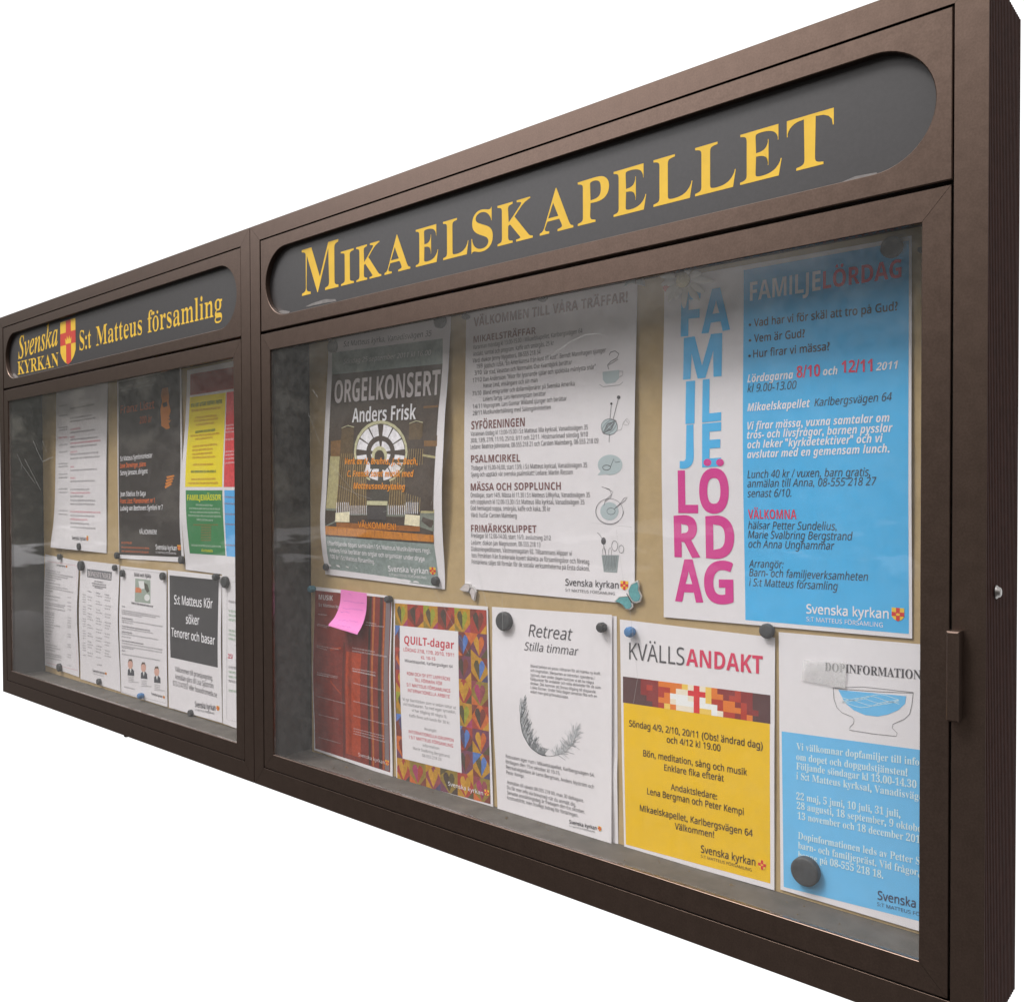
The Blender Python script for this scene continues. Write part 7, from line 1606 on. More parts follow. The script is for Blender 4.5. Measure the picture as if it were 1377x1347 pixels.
 ('picture','p','xR',2,[(130,218.9),(138,219.1),(138.1,212.2),(130,212)]),
 ('picture','p','xR',2,[(138,219.1),(146,219.3),(146,212.4),(138.1,212.2)]),
 ('picture','p','xO',2,[(146,219.3),(153.9,219.4),(154,212.6),(146,212.4)]),
 ('picture','p','xO',2,[(153.9,219.4),(161.8,219.6),(161.8,212.8),(154,212.6)]),
 ('picture','p','xD',2,[(161.8,219.6),(169.5,219.8),(169.6,213),(161.8,212.8)]),
 ('picture','p','xR',2,[(169.5,219.8),(177.2,220),(177.3,213.2),(169.6,213)]),
 ('picture','p','xD',2,[(177.2,220),(184.8,220.2),(184.9,213.3),(177.3,213.2)]),
 ('picture','p','xB',2,[(184.8,220.2),(192.4,220.3),(192.4,213.5),(184.9,213.3)]),
 ('picture','p','xB',2,[(192.4,220.3),(199.9,220.5),(199.9,213.7),(192.4,213.5)]),
 ('picture','p','xB',2,[(199.9,220.5),(207.3,220.7),(207.3,213.9),(199.9,213.7)]),
 ('picture','p','xB',2,[(-1.1,209),(8.3,209.2),(8.3,202.2),(-1,202)]),
 ('picture','p','xB',2,[(8.3,209.2),(17.6,209.4),(17.6,202.4),(8.3,202.2)]),
 ('picture','p','xB',2,[(17.6,209.4),(26.8,209.6),(26.8,202.7),(17.6,202.4)]),
 ('picture','p','xB',2,[(26.8,209.6),(35.8,209.8),(35.9,202.9),(26.8,202.7)]),
 ('picture','p','xD',2,[(35.8,209.8),(44.8,210),(44.9,203.1),(35.9,202.9)]),
 ('picture','p','xD',2,[(44.8,210),(53.7,210.3),(53.8,203.3),(44.9,203.1)]),
 ('picture','p','xO',2,[(53.7,210.3),(62.5,210.5),(62.6,203.5),(53.8,203.3)]),
 ('picture','p','xO',2,[(62.5,210.5),(71.3,210.7),(71.3,203.8),(62.6,203.5)]),
 ('picture','p','xP',2,[(71.3,210.7),(79.9,210.9),(79.9,204),(71.3,203.8)]),
 ('picture','p','xW',2,[(79.9,210.9),(88.5,211.1),(88.5,204.2),(79.9,204)]),
 ('picture','p','xW',2,[(88.5,211.1),(96.9,211.3),(97,204.4),(88.5,204.2)]),
 ('picture','p','xW',2,[(96.9,211.3),(105.3,211.5),(105.3,204.6),(97,204.4)]),
 ('picture','p','xX',2,[(105.3,211.5),(113.6,211.7),(113.7,204.8),(105.3,204.6)]),
 ('picture','p','xW',2,[(113.6,211.7),(121.8,211.9),(121.9,205),(113.7,204.8)]),
 ('picture','p','xW',2,[(121.8,211.9),(130,212),(130,205.2),(121.9,205)]),
 ('picture','p','xW',2,[(130,212),(138.1,212.2),(138.1,205.4),(130,205.2)]),
 ('picture','p','xR',2,[(138.1,212.2),(146,212.4),(146.1,205.6),(138.1,205.4)]),
 ('picture','p','xO',2,[(146,212.4),(154,212.6),(154,205.8),(146.1,205.6)]),
 ('picture','p','xO',2,[(154,212.6),(161.8,212.8),(161.8,206),(154,205.8)]),
 ('picture','p','xO',2,[(161.8,212.8),(169.6,213),(169.6,206.1),(161.8,206)]),
 ('picture','p','xR',2,[(169.6,213),(177.3,213.2),(177.3,206.3),(169.6,206.1)]),
 ('picture','p','xD',2,[(177.3,213.2),(184.9,213.3),(184.9,206.5),(177.3,206.3)]),
 ('picture','p','xD',2,[(184.9,213.3),(192.4,213.5),(192.5,206.7),(184.9,206.5)]),
 ('picture','p','xB',2,[(192.4,213.5),(199.9,213.7),(199.9,206.9),(192.5,206.7)]),
 ('picture','p','xB',2,[(199.9,213.7),(207.3,213.9),(207.4,207.1),(199.9,206.9)]),
 ('picture','p','xB',2,[(-1,202),(8.3,202.2),(8.4,195.3),(-1,195)]),
 ('picture','p','xB',2,[(8.3,202.2),(17.6,202.4),(17.6,195.5),(8.4,195.3)]),
 ('picture','p','xB',2,[(17.6,202.4),(26.8,202.7),(26.8,195.7),(17.6,195.5)]),
 ('picture','p','xB',2,[(26.8,202.7),(35.9,202.9),(35.9,195.9),(26.8,195.7)]),
 ('picture','p','xB',2,[(35.9,202.9),(44.9,203.1),(44.9,196.2),(35.9,195.9)]),
 ('picture','p','xD',2,[(44.9,203.1),(53.8,203.3),(53.8,196.4),(44.9,196.2)]),
 ('picture','p','xR',2,[(53.8,203.3),(62.6,203.5),(62.6,196.6),(53.8,196.4)]),
 ('picture','p','xY',2,[(62.6,203.5),(71.3,203.8),(71.3,196.8),(62.6,196.6)]),
 ('picture','p','xO',2,[(71.3,203.8),(79.9,204),(80,197.1),(71.3,196.8)]),
 ('picture','p','xP',2,[(79.9,204),(88.5,204.2),(88.5,197.3),(80,197.1)]),
 ('picture','p','xP',2,[(88.5,204.2),(97,204.4),(97,197.5),(88.5,197.3)]),
 ('picture','p','xP',2,[(97,204.4),(105.3,204.6),(105.4,197.7),(97,197.5)]),
 ('picture','p','xX',2,[(105.3,204.6),(113.7,204.8),(113.7,197.9),(105.4,197.7)]),
 ('picture','p','xY',2,[(113.7,204.8),(121.9,205),(121.9,198.1),(113.7,197.9)]),
 ('picture','p','xY',2,[(121.9,205),(130,205.2),(130.1,198.3),(121.9,198.1)]),
 ('picture','p','xW',2,[(130,205.2),(138.1,205.4),(138.1,198.5),(130.1,198.3)]),
 ('picture','p','xP',2,[(138.1,205.4),(146.1,205.6),(146.1,198.7),(138.1,198.5)]),
 ('picture','p','xR',2,[(146.1,205.6),(154,205.8),(154,198.9),(146.1,198.7)]),
 ('picture','p','xR',2,[(154,205.8),(161.8,206),(161.9,199.1),(154,198.9)]),
 ('picture','p','xD',2,[(161.8,206),(169.6,206.1),(169.6,199.3),(161.9,199.1)]),
 ('picture','p','xR',2,[(169.6,206.1),(177.3,206.3),(177.3,199.5),(169.6,199.3)]),
 ('picture','p','xO',2,[(177.3,206.3),(184.9,206.5),(184.9,199.7),(177.3,199.5)]),
 ('picture','p','xB',2,[(184.9,206.5),(192.5,206.7),(192.5,199.9),(184.9,199.7)]),
 ('picture','p','xB',2,[(192.5,206.7),(199.9,206.9),(200,200.1),(192.5,199.9)]),
 ('picture','p','xB',2,[(199.9,206.9),(207.4,207.1),(207.4,200.3),(200,200.1)]),
 ('printed_heading','t','gtx',4,'R','KVÄLLS','',8.6,254,83.2,22.33,0.0206),
 ('printed_heading','t','red',4,'B','ANDAKT','',94.3,255.8,103.2,21.54,0.0203),
 ('printed_text','t','kbr',4,'R+','Söndag 4/9, 2/10, 20/11 (Obs! ändrad dag)','',8.9,165,189.2,8.24,0.0211),
 ('printed_text','t','kbr',4,'R+','och 4/12 kl 19.00','',66.4,153.6,76.4,7.98,0.0337),
 ('printed_text','t','kbr',4,'R+','Bön, meditation, sång och musik','',31,129.3,147,8.16,0.0266),
 ('printed_text','t','kbr',4,'R+','Enklare fika efteråt','',62.8,116.7,84.5,8.02,0.0361),
 ('printed_text','t','kbr',4,'R+','Andaktsledare:','',72.5,93.5,65.7,8,0.0281),
 ('printed_text','t','kbr',4,'R+','Lena Bergman och Peter Kempi','',36.9,80.4,136.7,8.18,0.0281),
 ('printed_text','t','kbr',4,'R+','Mikaelskapellet, Karlbergsvägen 64','',25.4,55.6,159.8,8.24,0.032),
 ('printed_text','t','kbr',4,'R+','Välkommen!','',78,44.2,55.7,8,0.0433),
 ('church_logo','t','kbr',4,'R+','Svenska kyrkan','',115.3,23.8,73.3,9.22,0.0326),
 ('church_logo','t','kbr',4,'R','S:T MATTEUS FÖRSAMLING','',115.2,17.4,68.4,3.63,0.0118),
 ('church_emblem','m','em',4,197,29.6,10.1,11.7),
 ]),
 dict(name='flyer', label='white and light blue baptism flyer with a line drawn font under clear tape', cat='flyer', group='notices pinned up in the cases', paper='paper', o=(2.1614, 0.0517), y=0.088, c=[(-2.7, 303.1), (175.6, 305.5), (176.9, -0.3), (-0.0, 0.0)], L=[(0, 0), (1, 0)], R=[(0, 0), (1, 0)], items=[
 ('colour_panel','q','dblue',1,[(1.2,187),(173.6,193.9),(174.4,11.3),(4,4.2)]),
 ('printed_heading','t','gtx',4,'S','DOPINFORMATION','',52.5,264.5,103.2,9.53,0.0348),
 ('printed_text','t','dwht',4,'S','Vi välkomnar dopfamiljer till infor','mation',19.2,168.8,139.4,7.99,0.0562),
 ('printed_text','t','dwht',4,'S','om dopet och dopgudstjänsten!','',19.2,156.9,123.2,7.99,0.0477),
 ('printed_text','t','dwht',4,'S','Följande söndagar kl 13.00-14.30','',19.2,146,132.5,7.99,0.043),
 ('printed_text','t','dwht',4,'S','i S:t Matteus kyrksal, Vanadisväge','n 35',19.3,134.7,138.7,8,0.0381),
 ('printed_text','t','dwht',4,'S','22 maj, 5 juni, 10 juli, 31 juli,','',19.3,111,116.2,8,0.0487),
 ('printed_text','t','dwht',4,'S','28 augusti, 18 september, 9 oktobe','r,',19.9,100.2,136.9,8,0.0418),
 ('printed_text','t','dwht',4,'S','13 november och 18 december 201','1',20.9,88.5,134.7,8,0.0402),
 ('printed_text','t','dwht',4,'S','Dopinformationen leds av Petter S','',21.5,65.6,134.1,8,0.0398),
 ('printed_text','t','dwht',4,'S','barn- och familjepräst. Vid frågor,','',21.6,54.3,133.6,8,0.0339),
 ('printed_text','t','dwht',4,'S','henne på 08-555 218 18.','',21.6,43.3,96.1,8.01,0.0246),
 ('church_logo','t','dnavy',4,'R+','Svenska',' kyrkan',111.8,21.4,39.7,9.51,0.0595),
 ('church_logo','t','dnavy',4,'R','S:T MATTEUS FÖ','RSAMLING',111.3,14.2,44.1,3.92,0.0388),
 ('drawing','p','dblue',2,[(67.9,245),(140.8,248.2),(139.8,239.9),(132.5,231.9),(121.9,225.6),(111.2,221.7),(97.5,221.2),(85,224.7),(75.1,231.7)]),
 ('drawing','s','gtx',3,0.45,[(62.1,246.2),(94.6,252),(148,253.3)]),
 ('drawing','s','gtx',3,0.45,[(62.1,247),(63,234.2),(66.5,224.7),(72.2,219.9),(83.6,216.8),(85.6,214.3),(85,209.7),(81.4,205.7),(80.2,201.8),(105.8,201.9),(130.7,203.4),(131.8,207.1),(126.5,211.7),(127.3,216),(139.1,223.4),(144.5,229.7),(146.8,240.9),(148,253.3)]),
 ('drawing','s','gtx',3,0.45,[(64.1,245.9),(111.1,249),(147.5,252.4)]),
 ('drawing','s','dwht',3,0.5,[(72.2,237),(79.3,235.6),(86.3,235.6),(93.3,237.7),(100.2,241.2),(107,244.5),(113.8,246.3),(120.5,246),(127.2,244.5),(133.8,243.2)]),
 ('drawing','s','dwht',3,0.5,[(72.2,231.7),(79.3,233.1),(86.3,236.2),(93.3,239.8),(100.2,242.3),(107,242.8),(113.8,241.6),(120.5,240.1),(127.2,239.7),(133.8,241.3)]),
 ('drawing','s','dwht',3,0.5,[(72.2,231.2),(79.3,234.9),(86.3,238),(93.3,239.3),(100.2,238.6),(107,237),(113.8,236.1),(120.5,236.9),(127.2,239.7),(133.8,243.2)]),
 ('drawing','s','dwht',3,0.5,[(72.2,233.3),(79.3,235.4),(86.3,235.5),(93.3,234),(100.2,232.7),(107,232.8),(113.8,234.9),(120.5,238.4),(127.2,241.6),(133.8,243.3)]),
 ('drawing','s','dwht',3,0.5,[(72.2,232),(79.3,231),(86.3,229.4),(93.3,228.9),(100.2,230.3),(107,233.4),(113.8,237),(120.5,239.4),(127.2,239.9),(133.8,238.7)]),
 ]),
 dict(name='tape_piece', label='shiny clear tape stuck across the heading of the baptism flyer', cat='tape', group=None, paper='tape', o=(2.1869, 0.3021), y=0.086, c=[(3.6, 23.8), (52.5, 27.5), (50.9, -2.5), (-0.0, -0.0)], L=[(0, 0.3), (0.5, 1.2), (1, 0.3)], R=[(0, 0.2), (0.5, 0.6), (1, 0.3)], items=[
 ]),
 dict(name='poster', label='long white service list hanging leftmost in the parish case', cat='poster', group='notices pinned up in the cases', paper='paper', o=(0.1224, 0.3881), y=0.088, c=[(27.0, 421.3), (324.0, 423.2), (306.5, -4.5), (0.0, -0.0)], L=[(0, 0), (0.7, 0), (0.85, 3), (1, 9)], R=[(0, 0), (0.5, 2), (1, 0)], items=[
 ('printed_text','g','gtx',4,'R',40.9,370.7,53.3,4.52,0.0056),
 ('printed_text','g','gtx',4,'R',40.1,345,53.5,4.52,0.004),
 ('printed_text','g','gtx',4,'R',39.1,314.1,53.7,4.53,0.0022),
 ('printed_text','g','gtx',4,'R',38.9,307.7,53.8,4.53,0.0019),
 ('printed_text','g','red',4,'R',38.2,287.7,53.9,4.53,0.0008),
 ('printed_text','g','gtx',4,'R',37.7,268.8,54.1,4.53,-0.0002),
 ('printed_text','g','gtx',4,'R',37.1,249.9,54.2,4.54,-0.0011),
 ('printed_text','g','gtx',4,'R',36.3,219.7,54.3,4.54,-0.0024),
 ('printed_text','g','gtx',4,'R',36.1,212.1,54.3,4.54,-0.0028),
 ('printed_text','g','gtx',4,'R',35.6,192,54.3,4.55,-0.0036),
 ('printed_text','g','gtx',4,'R',35.3,182.9,54.2,4.55,-0.0039),
 ('printed_text','g','gtx',4,'R',34.8,153.3,54.1,4.55,-0.0052),
 ('printed_text','g','gtx',4,'R',34.6,143.9,54,4.55,-0.0056),
 ('printed_text','g','gtx',4,'R',35.5,96.4,53.3,4.55,-0.0079),
 ('printed_text','g','gtx',4,'R',36.3,87,53,4.55,-0.0085),
 ('printed_text','g','gtx',4,'R',111.3,359.4,137.5,5.17,0.0066),
 ('printed_text','g','gtx',4,'R',110.8,334.3,125.8,5.18,0.0049),
 ('printed_text','g','gtx',4,'R',110.6,326.1,146.1,5.18,0.0044),
 ('printed_text','g','red',4,'R',110.1,305.4,60.1,5.18,0.003),
 ('printed_text','g','gtx',4,'R',110,297.3,142.7,5.18,0.0025),
 ('printed_text','g','red',4,'R',109.7,285.4,26.1,5.18,0.0018),
 ('printed_text','g','gtx',4,'R',109.6,278.7,159.1,5.18,0.0014),
 ('printed_text','g','red',4,'R',109.4,269.5,175.2,5.19,0.0009),
 ('printed_text','g','gtx',4,'R',109.2,260.2,155.4,5.19,0.0003),
 ('printed_text','g','red',4,'R',108.9,247.3,39.2,5.19,-0.0004),
 ('printed_text','g','gtx',4,'R',108.7,241,163.7,5.19,-0.0007),
 ('printed_text','g','gtx',4,'R',108.5,230.6,171.8,5.19,-0.0012),
 ('printed_text','g','red',4,'R',108,209.1,21.9,5.19,-0.0023),
 ('printed_text','g','gtx',4,'R',107.8,200.2,155.8,5.19,-0.0027),
 ('printed_text','g','red',4,'R',107.2,180.5,30.6,5.2,-0.0037),
 ('printed_text','g','gtx',4,'R',107,172,143.5,5.2,-0.0041),
 ('printed_text','g','gtx',4,'R',106.4,150.8,112.2,5.2,-0.0051),
 ('printed_text','g','red',4,'R',106.2,142.2,117,5.2,-0.0056),
 ('printed_text','g','gtx',4,'R',106,133.3,77.1,5.2,-0.006),
 ('printed_text','g','gtx',4,'R',105.7,122.9,146.7,5.21,-0.0066),
 ('printed_text','g','gtx',4,'R',105.7,113.6,142.3,5.21,-0.0071),
 ('printed_text','g','red',4,'R',106.2,93.9,172.8,5.2,-0.0084),
 ('printed_text','g','gtx',4,'R',106.7,83.9,140.4,5.2,-0.0091),
 ('printed_text','g','red',4,'R',107.3,74.6,99.7,5.2,-0.0098),
 ('printed_text','g','gtx',4,'R',108,64.2,107.1,5.2,-0.0107),
 ('printed_text','g','gtx',4,'R',108.9,54.2,141.7,5.19,-0.0117),
 ('church_logo','t','gtx',4,'R+','Svenska kyrkan','',121.3,24.1,79.6,9.57,-0.0059),
 ('church_emblem','m','em',4,207.6,28.9,10.9,13),
 ]),
 dict(name='poster', label='black concert poster with an orange face lit at its upper right', cat='poster', group='notices pinned up in the cases', paper='paper', o=(0.4944, 0.3738), y=0.088, c=[(0.3, 422.4), (301.4, 426.0), (304.0, 3.4), (0.0, -0.0)], L=[(0, 0), (0.5, 1), (1, 0)], R=[(0, 1), (0.5, 1), (0.62, 3), (0.8, 4), (1, 0)], items=[
 ('colour_panel','q','lblack',1,[(7.6,420),(295.8,423.4),(294.2,14.3),(1.8,8.7)]),
 ('picture','p','lface',2,[(217.8,387.4),(243.1,387.8),(249.3,368.9),(246.4,354.4),(255.1,335.1),(247,323.1),(256,314.4),(245.4,308.4),(250.4,297.3),(234.6,295.9),(212.8,304.7),(208.8,342.2),(217.2,358.2),(212.1,371.9)]),
 ('picture','p','lblack',3,[(218.4,354.8),(238.5,356.6),(240.9,347.2),(223.6,344.5)]),
 ('picture','p','lblack',3,[(241.6,317.6),(256.1,318.6),(253.4,313.6)]),
 ('picture','p','lface2',3,[(217.8,387.4),(243.1,387.8),(248.1,372.3),(214.7,370)]),
 ('picture','p','lface',2,[(227.2,169.4),(256.2,176.6),(260.3,173.2),(231.3,164.7)]),
 ('picture','p','lface',2,[(229.6,176.6),(259.8,182.4),(263.9,179.1),(233.8,171.9)]),
 ('picture','p','lface',2,[(231.9,183.9),(263.3,188.3),(267.5,184.9),(236.1,179.2)]),
 ('picture','p','lface',2,[(234.2,191.1),(266.9,194.1),(271,190.7),(238.4,186.4)]),
 ('printed_heading','t','ldim',4,'R+','Franz Liszt','',17.9,344.8,165,18.38,0.0094),
 ('printed_heading','t','ldim',4,'R+','200 år','',112.3,315.6,57.8,15.1,0.0116),
 ('printed_text','g','gryD',4,'R',17.2,404.3,146.2,4.94,0.0242),
 ('printed_text','g','gryD',4,'R',17.1,396.5,163.4,4.94,0.0043),
 ('printed_text','t','wht',4,'R+','S:t Matteus Symfoniorkester','',15.2,232.3,155.8,10.63,0.0211),
 ('printed_text','t','lor',4,'R+','Love Derwinger, piano','',14.8,215.6,125.9,10.63,0.0094),
 ('printed_text','t','wht',4,'R+','Sonny Jansson, dirigent','',14.5,198.6,133.9,10.64,0.0125),
 ('printed_text','t','wht',4,'R+','Jean Sibelius: En Saga','',13.1,148.6,126.7,10.65,0.0057),
 ('printed_text','t','lor',4,'R+','Franz Liszt: Pianokonsert nr 1','',12.5,131.5,169.7,10.66,0.0102),
 ('printed_text','t','wht',4,'R+','Ludwig van Beethoven: Symfoni nr 7','',11.9,114.5,208.4,10.67,0.0152),
 ('printed_text','t','wht',4,'R+','VÄLKOMMEN!','',106.4,60.8,83.4,10.38,0.0109),
 ('printed_text','g','lor',4,'R',15,35.5,52.2,6.06,0.0166),
 ('printed_text','g','lor',4,'R',14.6,24.8,137.1,4.99,0.0158),
 ('printed_text','g','lor',4,'R',14.3,15.9,133.2,4.99,0.0129),
 ('church_logo','t','wht',4,'R+','Svenska kyrkan','',181.6,27.7,94.7,10.85,0.0065),
 ('church_logo','t','wht',4,'R','S:T MATTEUS FÖRSAMLING','',180.9,18.9,91.3,4.07,0.0082),
 ('church_emblem','m','em',4,286.7,34.6,14.2,12.5),
 ]),
 dict(name='poster', label='poster of brick red, yellow, green, red and blue panels by the case edge', cat='poster', group='notices pinned up in the cases', paper='paper', o=(0.8055, 0.3618), y=0.088, c=[(13.4, 429.5), (251.6, 431.2), (250.4, -4.4), (-0.0, -0.0)], L=[(0, 0), (0.25, 3), (0.45, 9), (0.62, 11), (0.75, 10), (0.88, 5), (1, 0)], R=[(0, 0), (0.3, 3), (0.6, 6), (0.85, 2), (1, 0)], items=[
 ('colour_panel','q','mbrick',1,[(26.8,419.8),(214,418.6),(214.6,374.8),(26.8,374.6)]),
 ('colour_panel','q','myel',1,[(25.7,370.7),(168.1,369.1),(162,177),(19.9,178.7)]),
 ('colour_panel','q','mgreen',1,[(22.3,171.8),(162.8,170.5),(162.6,36.6),(23.3,36.2)]),
 ('colour_panel','q','mred2',1,[(170.6,369.5),(221.6,369.5),(227.3,176.3),(168.2,176.9)]),
 ('colour_panel','q','mblue',1,[(169.9,170.4),(222.2,169.9),(214.5,35.4),(166.8,35.9)]),
 ('printed_heading','g','mgr',4,'B',32.6,348.4,122.2,11.09,-0.0027),
 ('printed_heading','t','myl2',4,'B','FAMILJEMÄSSOR','',29.2,150,128.8,11.88,0.0016),
 ('printed_text','g','mbrn',4,'R',35,338.8,114.9,5.44,-0.0084),
 ('printed_text','g','mbrn',4,'R',51.3,322.8,83.2,5.41,0.001),
 ('printed_text','g','mbrn',4,'R',47.9,316,92.3,5.42,-0.0028),
 ('printed_text','g','mbrn',4,'R',54.3,307.6,72,5.41,0.0055),
 ('printed_text','g','mbrn',4,'R',35.7,284.6,111.7,5.45,0.0037),
 ('printed_text','g','mbrn',4,'R',55.4,276.7,67.5,5.41,0.0264),
 ('printed_text','g','mbrn',4,'R',45.7,262.1,94.4,5.42,0.0109),
 ('printed_text','g','mbrn',4,'R',45.7,254.1,79,5.41,0.0042),
 ('printed_text','g','mbrn',4,'R',46.5,245.5,77.1,5.41,0.0057),
 ('printed_text','g','mbrn',4,'R',47.1,238.1,87.6,5.4,-0.0033),
 ('printed_text','g','mbrn',4,'R',51.6,223.1,76.6,5.38,-0.0067),
 ('printed_text','g','mbrn',4,'R',45.9,192.3,91.8,5.38,-0.0017),
 ('printed_text','g','mbrn',4,'R',34.9,184.5,111.7,5.4,-0.0085),
 ('printed_text','g','mgr',4,'B',53.9,291.7,77,6.82,0.0121),
 ('printed_text','g','mgr',4,'B',43.7,208.3,95.6,6.79,-0.0158),
 ('printed_text','g','mlt',4,'R',62.8,138.5,63.2,4.9,-0.0159),
 ('printed_text','g','mlt',4,'R',36.7,131,116,4.94,-0.0093),
 ('printed_text','g','mlt',4,'R',38.6,123.1,113.5,4.94,-0.0042),
 ('printed_text','g','mlt',4,'R',31,115.8,124.7,4.96,-0.0084),
 ('printed_text','g','mlt',4,'R',63.5,107.4,61.6,4.91,-0.0137),
 ('printed_text','g','mlt',4,'R',34.5,52.4,114.4,5.01,0.0032),
 ('printed_text','g','mbrn',4,'R',48.6,96.6,94.2,3.63,0.016),
 ('printed_text','g','mbrn',4,'R',78,91.7,38.3,3.59,0.0178),
 ('printed_text','g','mbrn',4,'R',77.2,86.3,38.4,3.6,0.0197),
 ('printed_text','g','mbrn',4,'R',76.4,80.9,38.5,3.6,0.0216),
 ('printed_text','g','mbrn',4,'R',75.6,75.5,38.6,3.61,0.0235),
 ('printed_text','g','mbrn',4,'R',74.7,70,38.7,3.61,0.0253),
 ('printed_text','g','mbrn',4,'R',73.9,64.6,38.8,3.61,0.0272),
 ('printed_text','t','myl2',4,'R+','VÄLKOMMEN','',71.2,42.1,44.7,4.95,-0.0009),
 ('printed_text','g','wht',4,'R',169.9,300.2,40.5,4.22,-0.0096),
 ('printed_text','g','wht',4,'R',170.3,293.4,40.4,4.22,-0.007),
 ('printed_text','g','wht',4,'R',170.7,286.7,40.3,4.22,-0.0044),
 ('printed_text','g','wht',4,'R',171.6,271.4,40.1,4.22,0.0014),
 ('printed_text','g','wht',4,'R',173,246.5,39.8,4.21,0.0108),
 ('printed_text','g','wht',4,'R',173.3,239.8,39.7,4.21,0.0133),
 ('printed_text','g','wht',4,'R',173.6,232.2,39.7,4.2,0.0161),
 ('printed_text','g','wht',4,'R',174,223.6,39.6,4.2,0.0192),
 ('printed_text','g','mbrn',4,'R',172.3,155.2,41.3,4.08,-0.034),
 ('printed_text','g','mbrn',4,'R',171.6,141.8,41.2,4.09,-0.0294),
 ('printed_text','g','mbrn',4,'R',170.2,120.6,41.1,4.1,-0.022),
 ('printed_text','g','mbrn',4,'R',168.4,100.1,41.2,4.11,-0.0148),
 ('printed_text','g','mbrn',4,'R',163.6,57.2,41.9,4.13,0.001),
 ]),
 dict(name='flyer', label='white flyer with thin red border, leftmost of the lower row', cat='flyer', group='notices pinned up in the cases', paper='paper', o=(0.0531, 0.0646), y=0.088, c=[(10.6, 302.7), (218.6, 293.0), (213.7, -5.6), (-0.0, -0.0)], L=[(0, 0), (0.5, 4), (1, 0)], R=[(0, 0), (0.45, 5), (1, 0)], items=[
 ('printed_text','s','red',2,0.5,[(21.3,284.6),(211.1,280.3)]),
 ('printed_text','s','red',2,0.5,[(12.9,8.4),(203.9,10.5)]),
 ('printed_text','s','red',2,0.4,[(211.1,280.3),(206.4,156.2),(204,11.2)]),
 ('printed_text','g','gtx',4,'R',17.9,259.3,90.1,4.12,-0.0324),
 ('printed_text','g','gtx',4,'R',17.7,253.5,172.6,4.11,-0.0306),
 ('printed_text','g','gtx',4,'R',17.6,247.3,138.7,4.11,-0.0284),
 ('printed_text','g','gtx',4,'R',17.5,241.1,99.9,4.11,-0.0258),
 ('printed_text','g','gtx',4,'R',17.4,234.2,60.3,4.11,-0.0221),
 ('printed_text','g','gtx',4,'R',17.4,226,93.4,4.11,-0.0203),
 ('printed_text','g','gtx',4,'R',17.4,218.1,141.5,4.1,-0.0186),
 ('printed_text','g','gtx',4,'R',17.4,212.2,172.9,4.1,-0.0171),
 ('printed_text','g','gtx',4,'R',17.5,204.3,46.1,4.11,-0.0089),
 ('printed_text','g','gtx',4,'R',17.6,197.5,29.9,4.11,-0.0018),
 ('printed_text','g','gtx',4,'R',17.6,190.6,95.7,4.11,-0.0084),
 ('printed_text','g','gtx',4,'R',17.7,182,79.9,4.11,-0.0049),
 ('printed_text','g','gtx',4,'R',17.7,171.7,128.3,4.12,-0.0039),
 ('printed_text','g','gtx',4,'R',17.6,166.5,120.4,4.13,-0.0022),
 ('printed_text','g','gtx',4,'R',17.5,157.9,128.4,4.14,-0.0001),
 ('printed_text','g','gtx',4,'R',17.1,145.8,60,4.15,0.0073),
 ('printed_text','g','gtx',4,'R',16.9,140.6,59.9,4.16,0.0087),
 ('printed_text','g','gtx',4,'R',16.6,133.7,59.8,4.17,0.0104),
 ('printed_text','g','gtx',4,'R',16.2,126.7,55.6,4.18,0.0126),
 ('printed_text','g','gtx',4,'R',15.7,119.8,55.4,4.19,0.0142),
 ('printed_text','g','gtx',4,'R',15.2,112.8,95.7,4.19,0.0125),
 ('printed_text','g','gtx',4,'R',14.8,105.8,54.8,4.2,0.0172),
 ('printed_text','g','gtx',4,'R',14,95.4,46.1,4.21,0.0204),
 ('printed_text','g','gtx',4,'R',13.4,86.6,37.3,4.22,0.0234),
 ('printed_text','g','gtx',4,'R',12.9,77.9,20.1,4.22,0.0306),
 ('printed_text','g','gtx',4,'R',12.3,67.4,27.6,4.23,0.0274),
 ('printed_text','g','gtx',4,'R',11.8,56.9,72,4.23,0.0246),
 ('printed_text','g','gtx',4,'R',11.5,50,91.6,4.23,0.0255),
 ('printed_text','g','gtx',4,'R',11.3,43,58.5,4.22,0.0269),
 ('printed_text','g','gtx',4,'R',11.2,32.5,97.9,4.22,0.0286),
 ('printed_text','g','gtx',4,'R',11.2,27.3,97.4,4.21,0.0295),
 ('printed_text','g','gtx',4,'R',11.3,20.4,92.6,4.21,0.0306),
 ('printed_text','g','gtx',4,'R',159,195.3,21.8,3.61,-0.0206),
 ('printed_text','g','gtx',4,'R',159.8,182.1,21.8,3.62,-0.0167),
 ('printed_text','g','gtx',4,'R',160.1,172.3,21.8,3.63,-0.0138),
 ('printed_text','g','gtx',4,'R',160.1,164,21.8,3.64,-0.0115),
 ('printed_text','g','gtx',4,'R',159.4,142.4,21.8,3.67,-0.0056),
 ('printed_text','g','gtx',4,'R',158.9,135.7,21.8,3.68,-0.0038),
 ('printed_text','g','gtx',4,'R',158.3,129,21.8,3.68,-0.002),
 ('printed_text','g','gtx',4,'R',157.7,122.3,21.8,3.69,-0.0002),
 ('printed_text','g','gtx',4,'R',157.2,117.3,21.8,3.7,0.0012),
 ('printed_text','g','gtx',4,'R',155,98.7,21.8,3.72,0.0062),
 ('printed_text','g','gtx',4,'R',154.2,92,21.8,3.72,0.0081),
 ('printed_text','g','gtx',4,'R',151.5,71.6,21.8,3.73,0.0136),
 ('printed_text','g','gtx',4,'R',150.6,64.8,21.8,3.73,0.0154),
 ('printed_text','g','gtx',4,'R',148,44.5,21.8,3.73,0.0209),
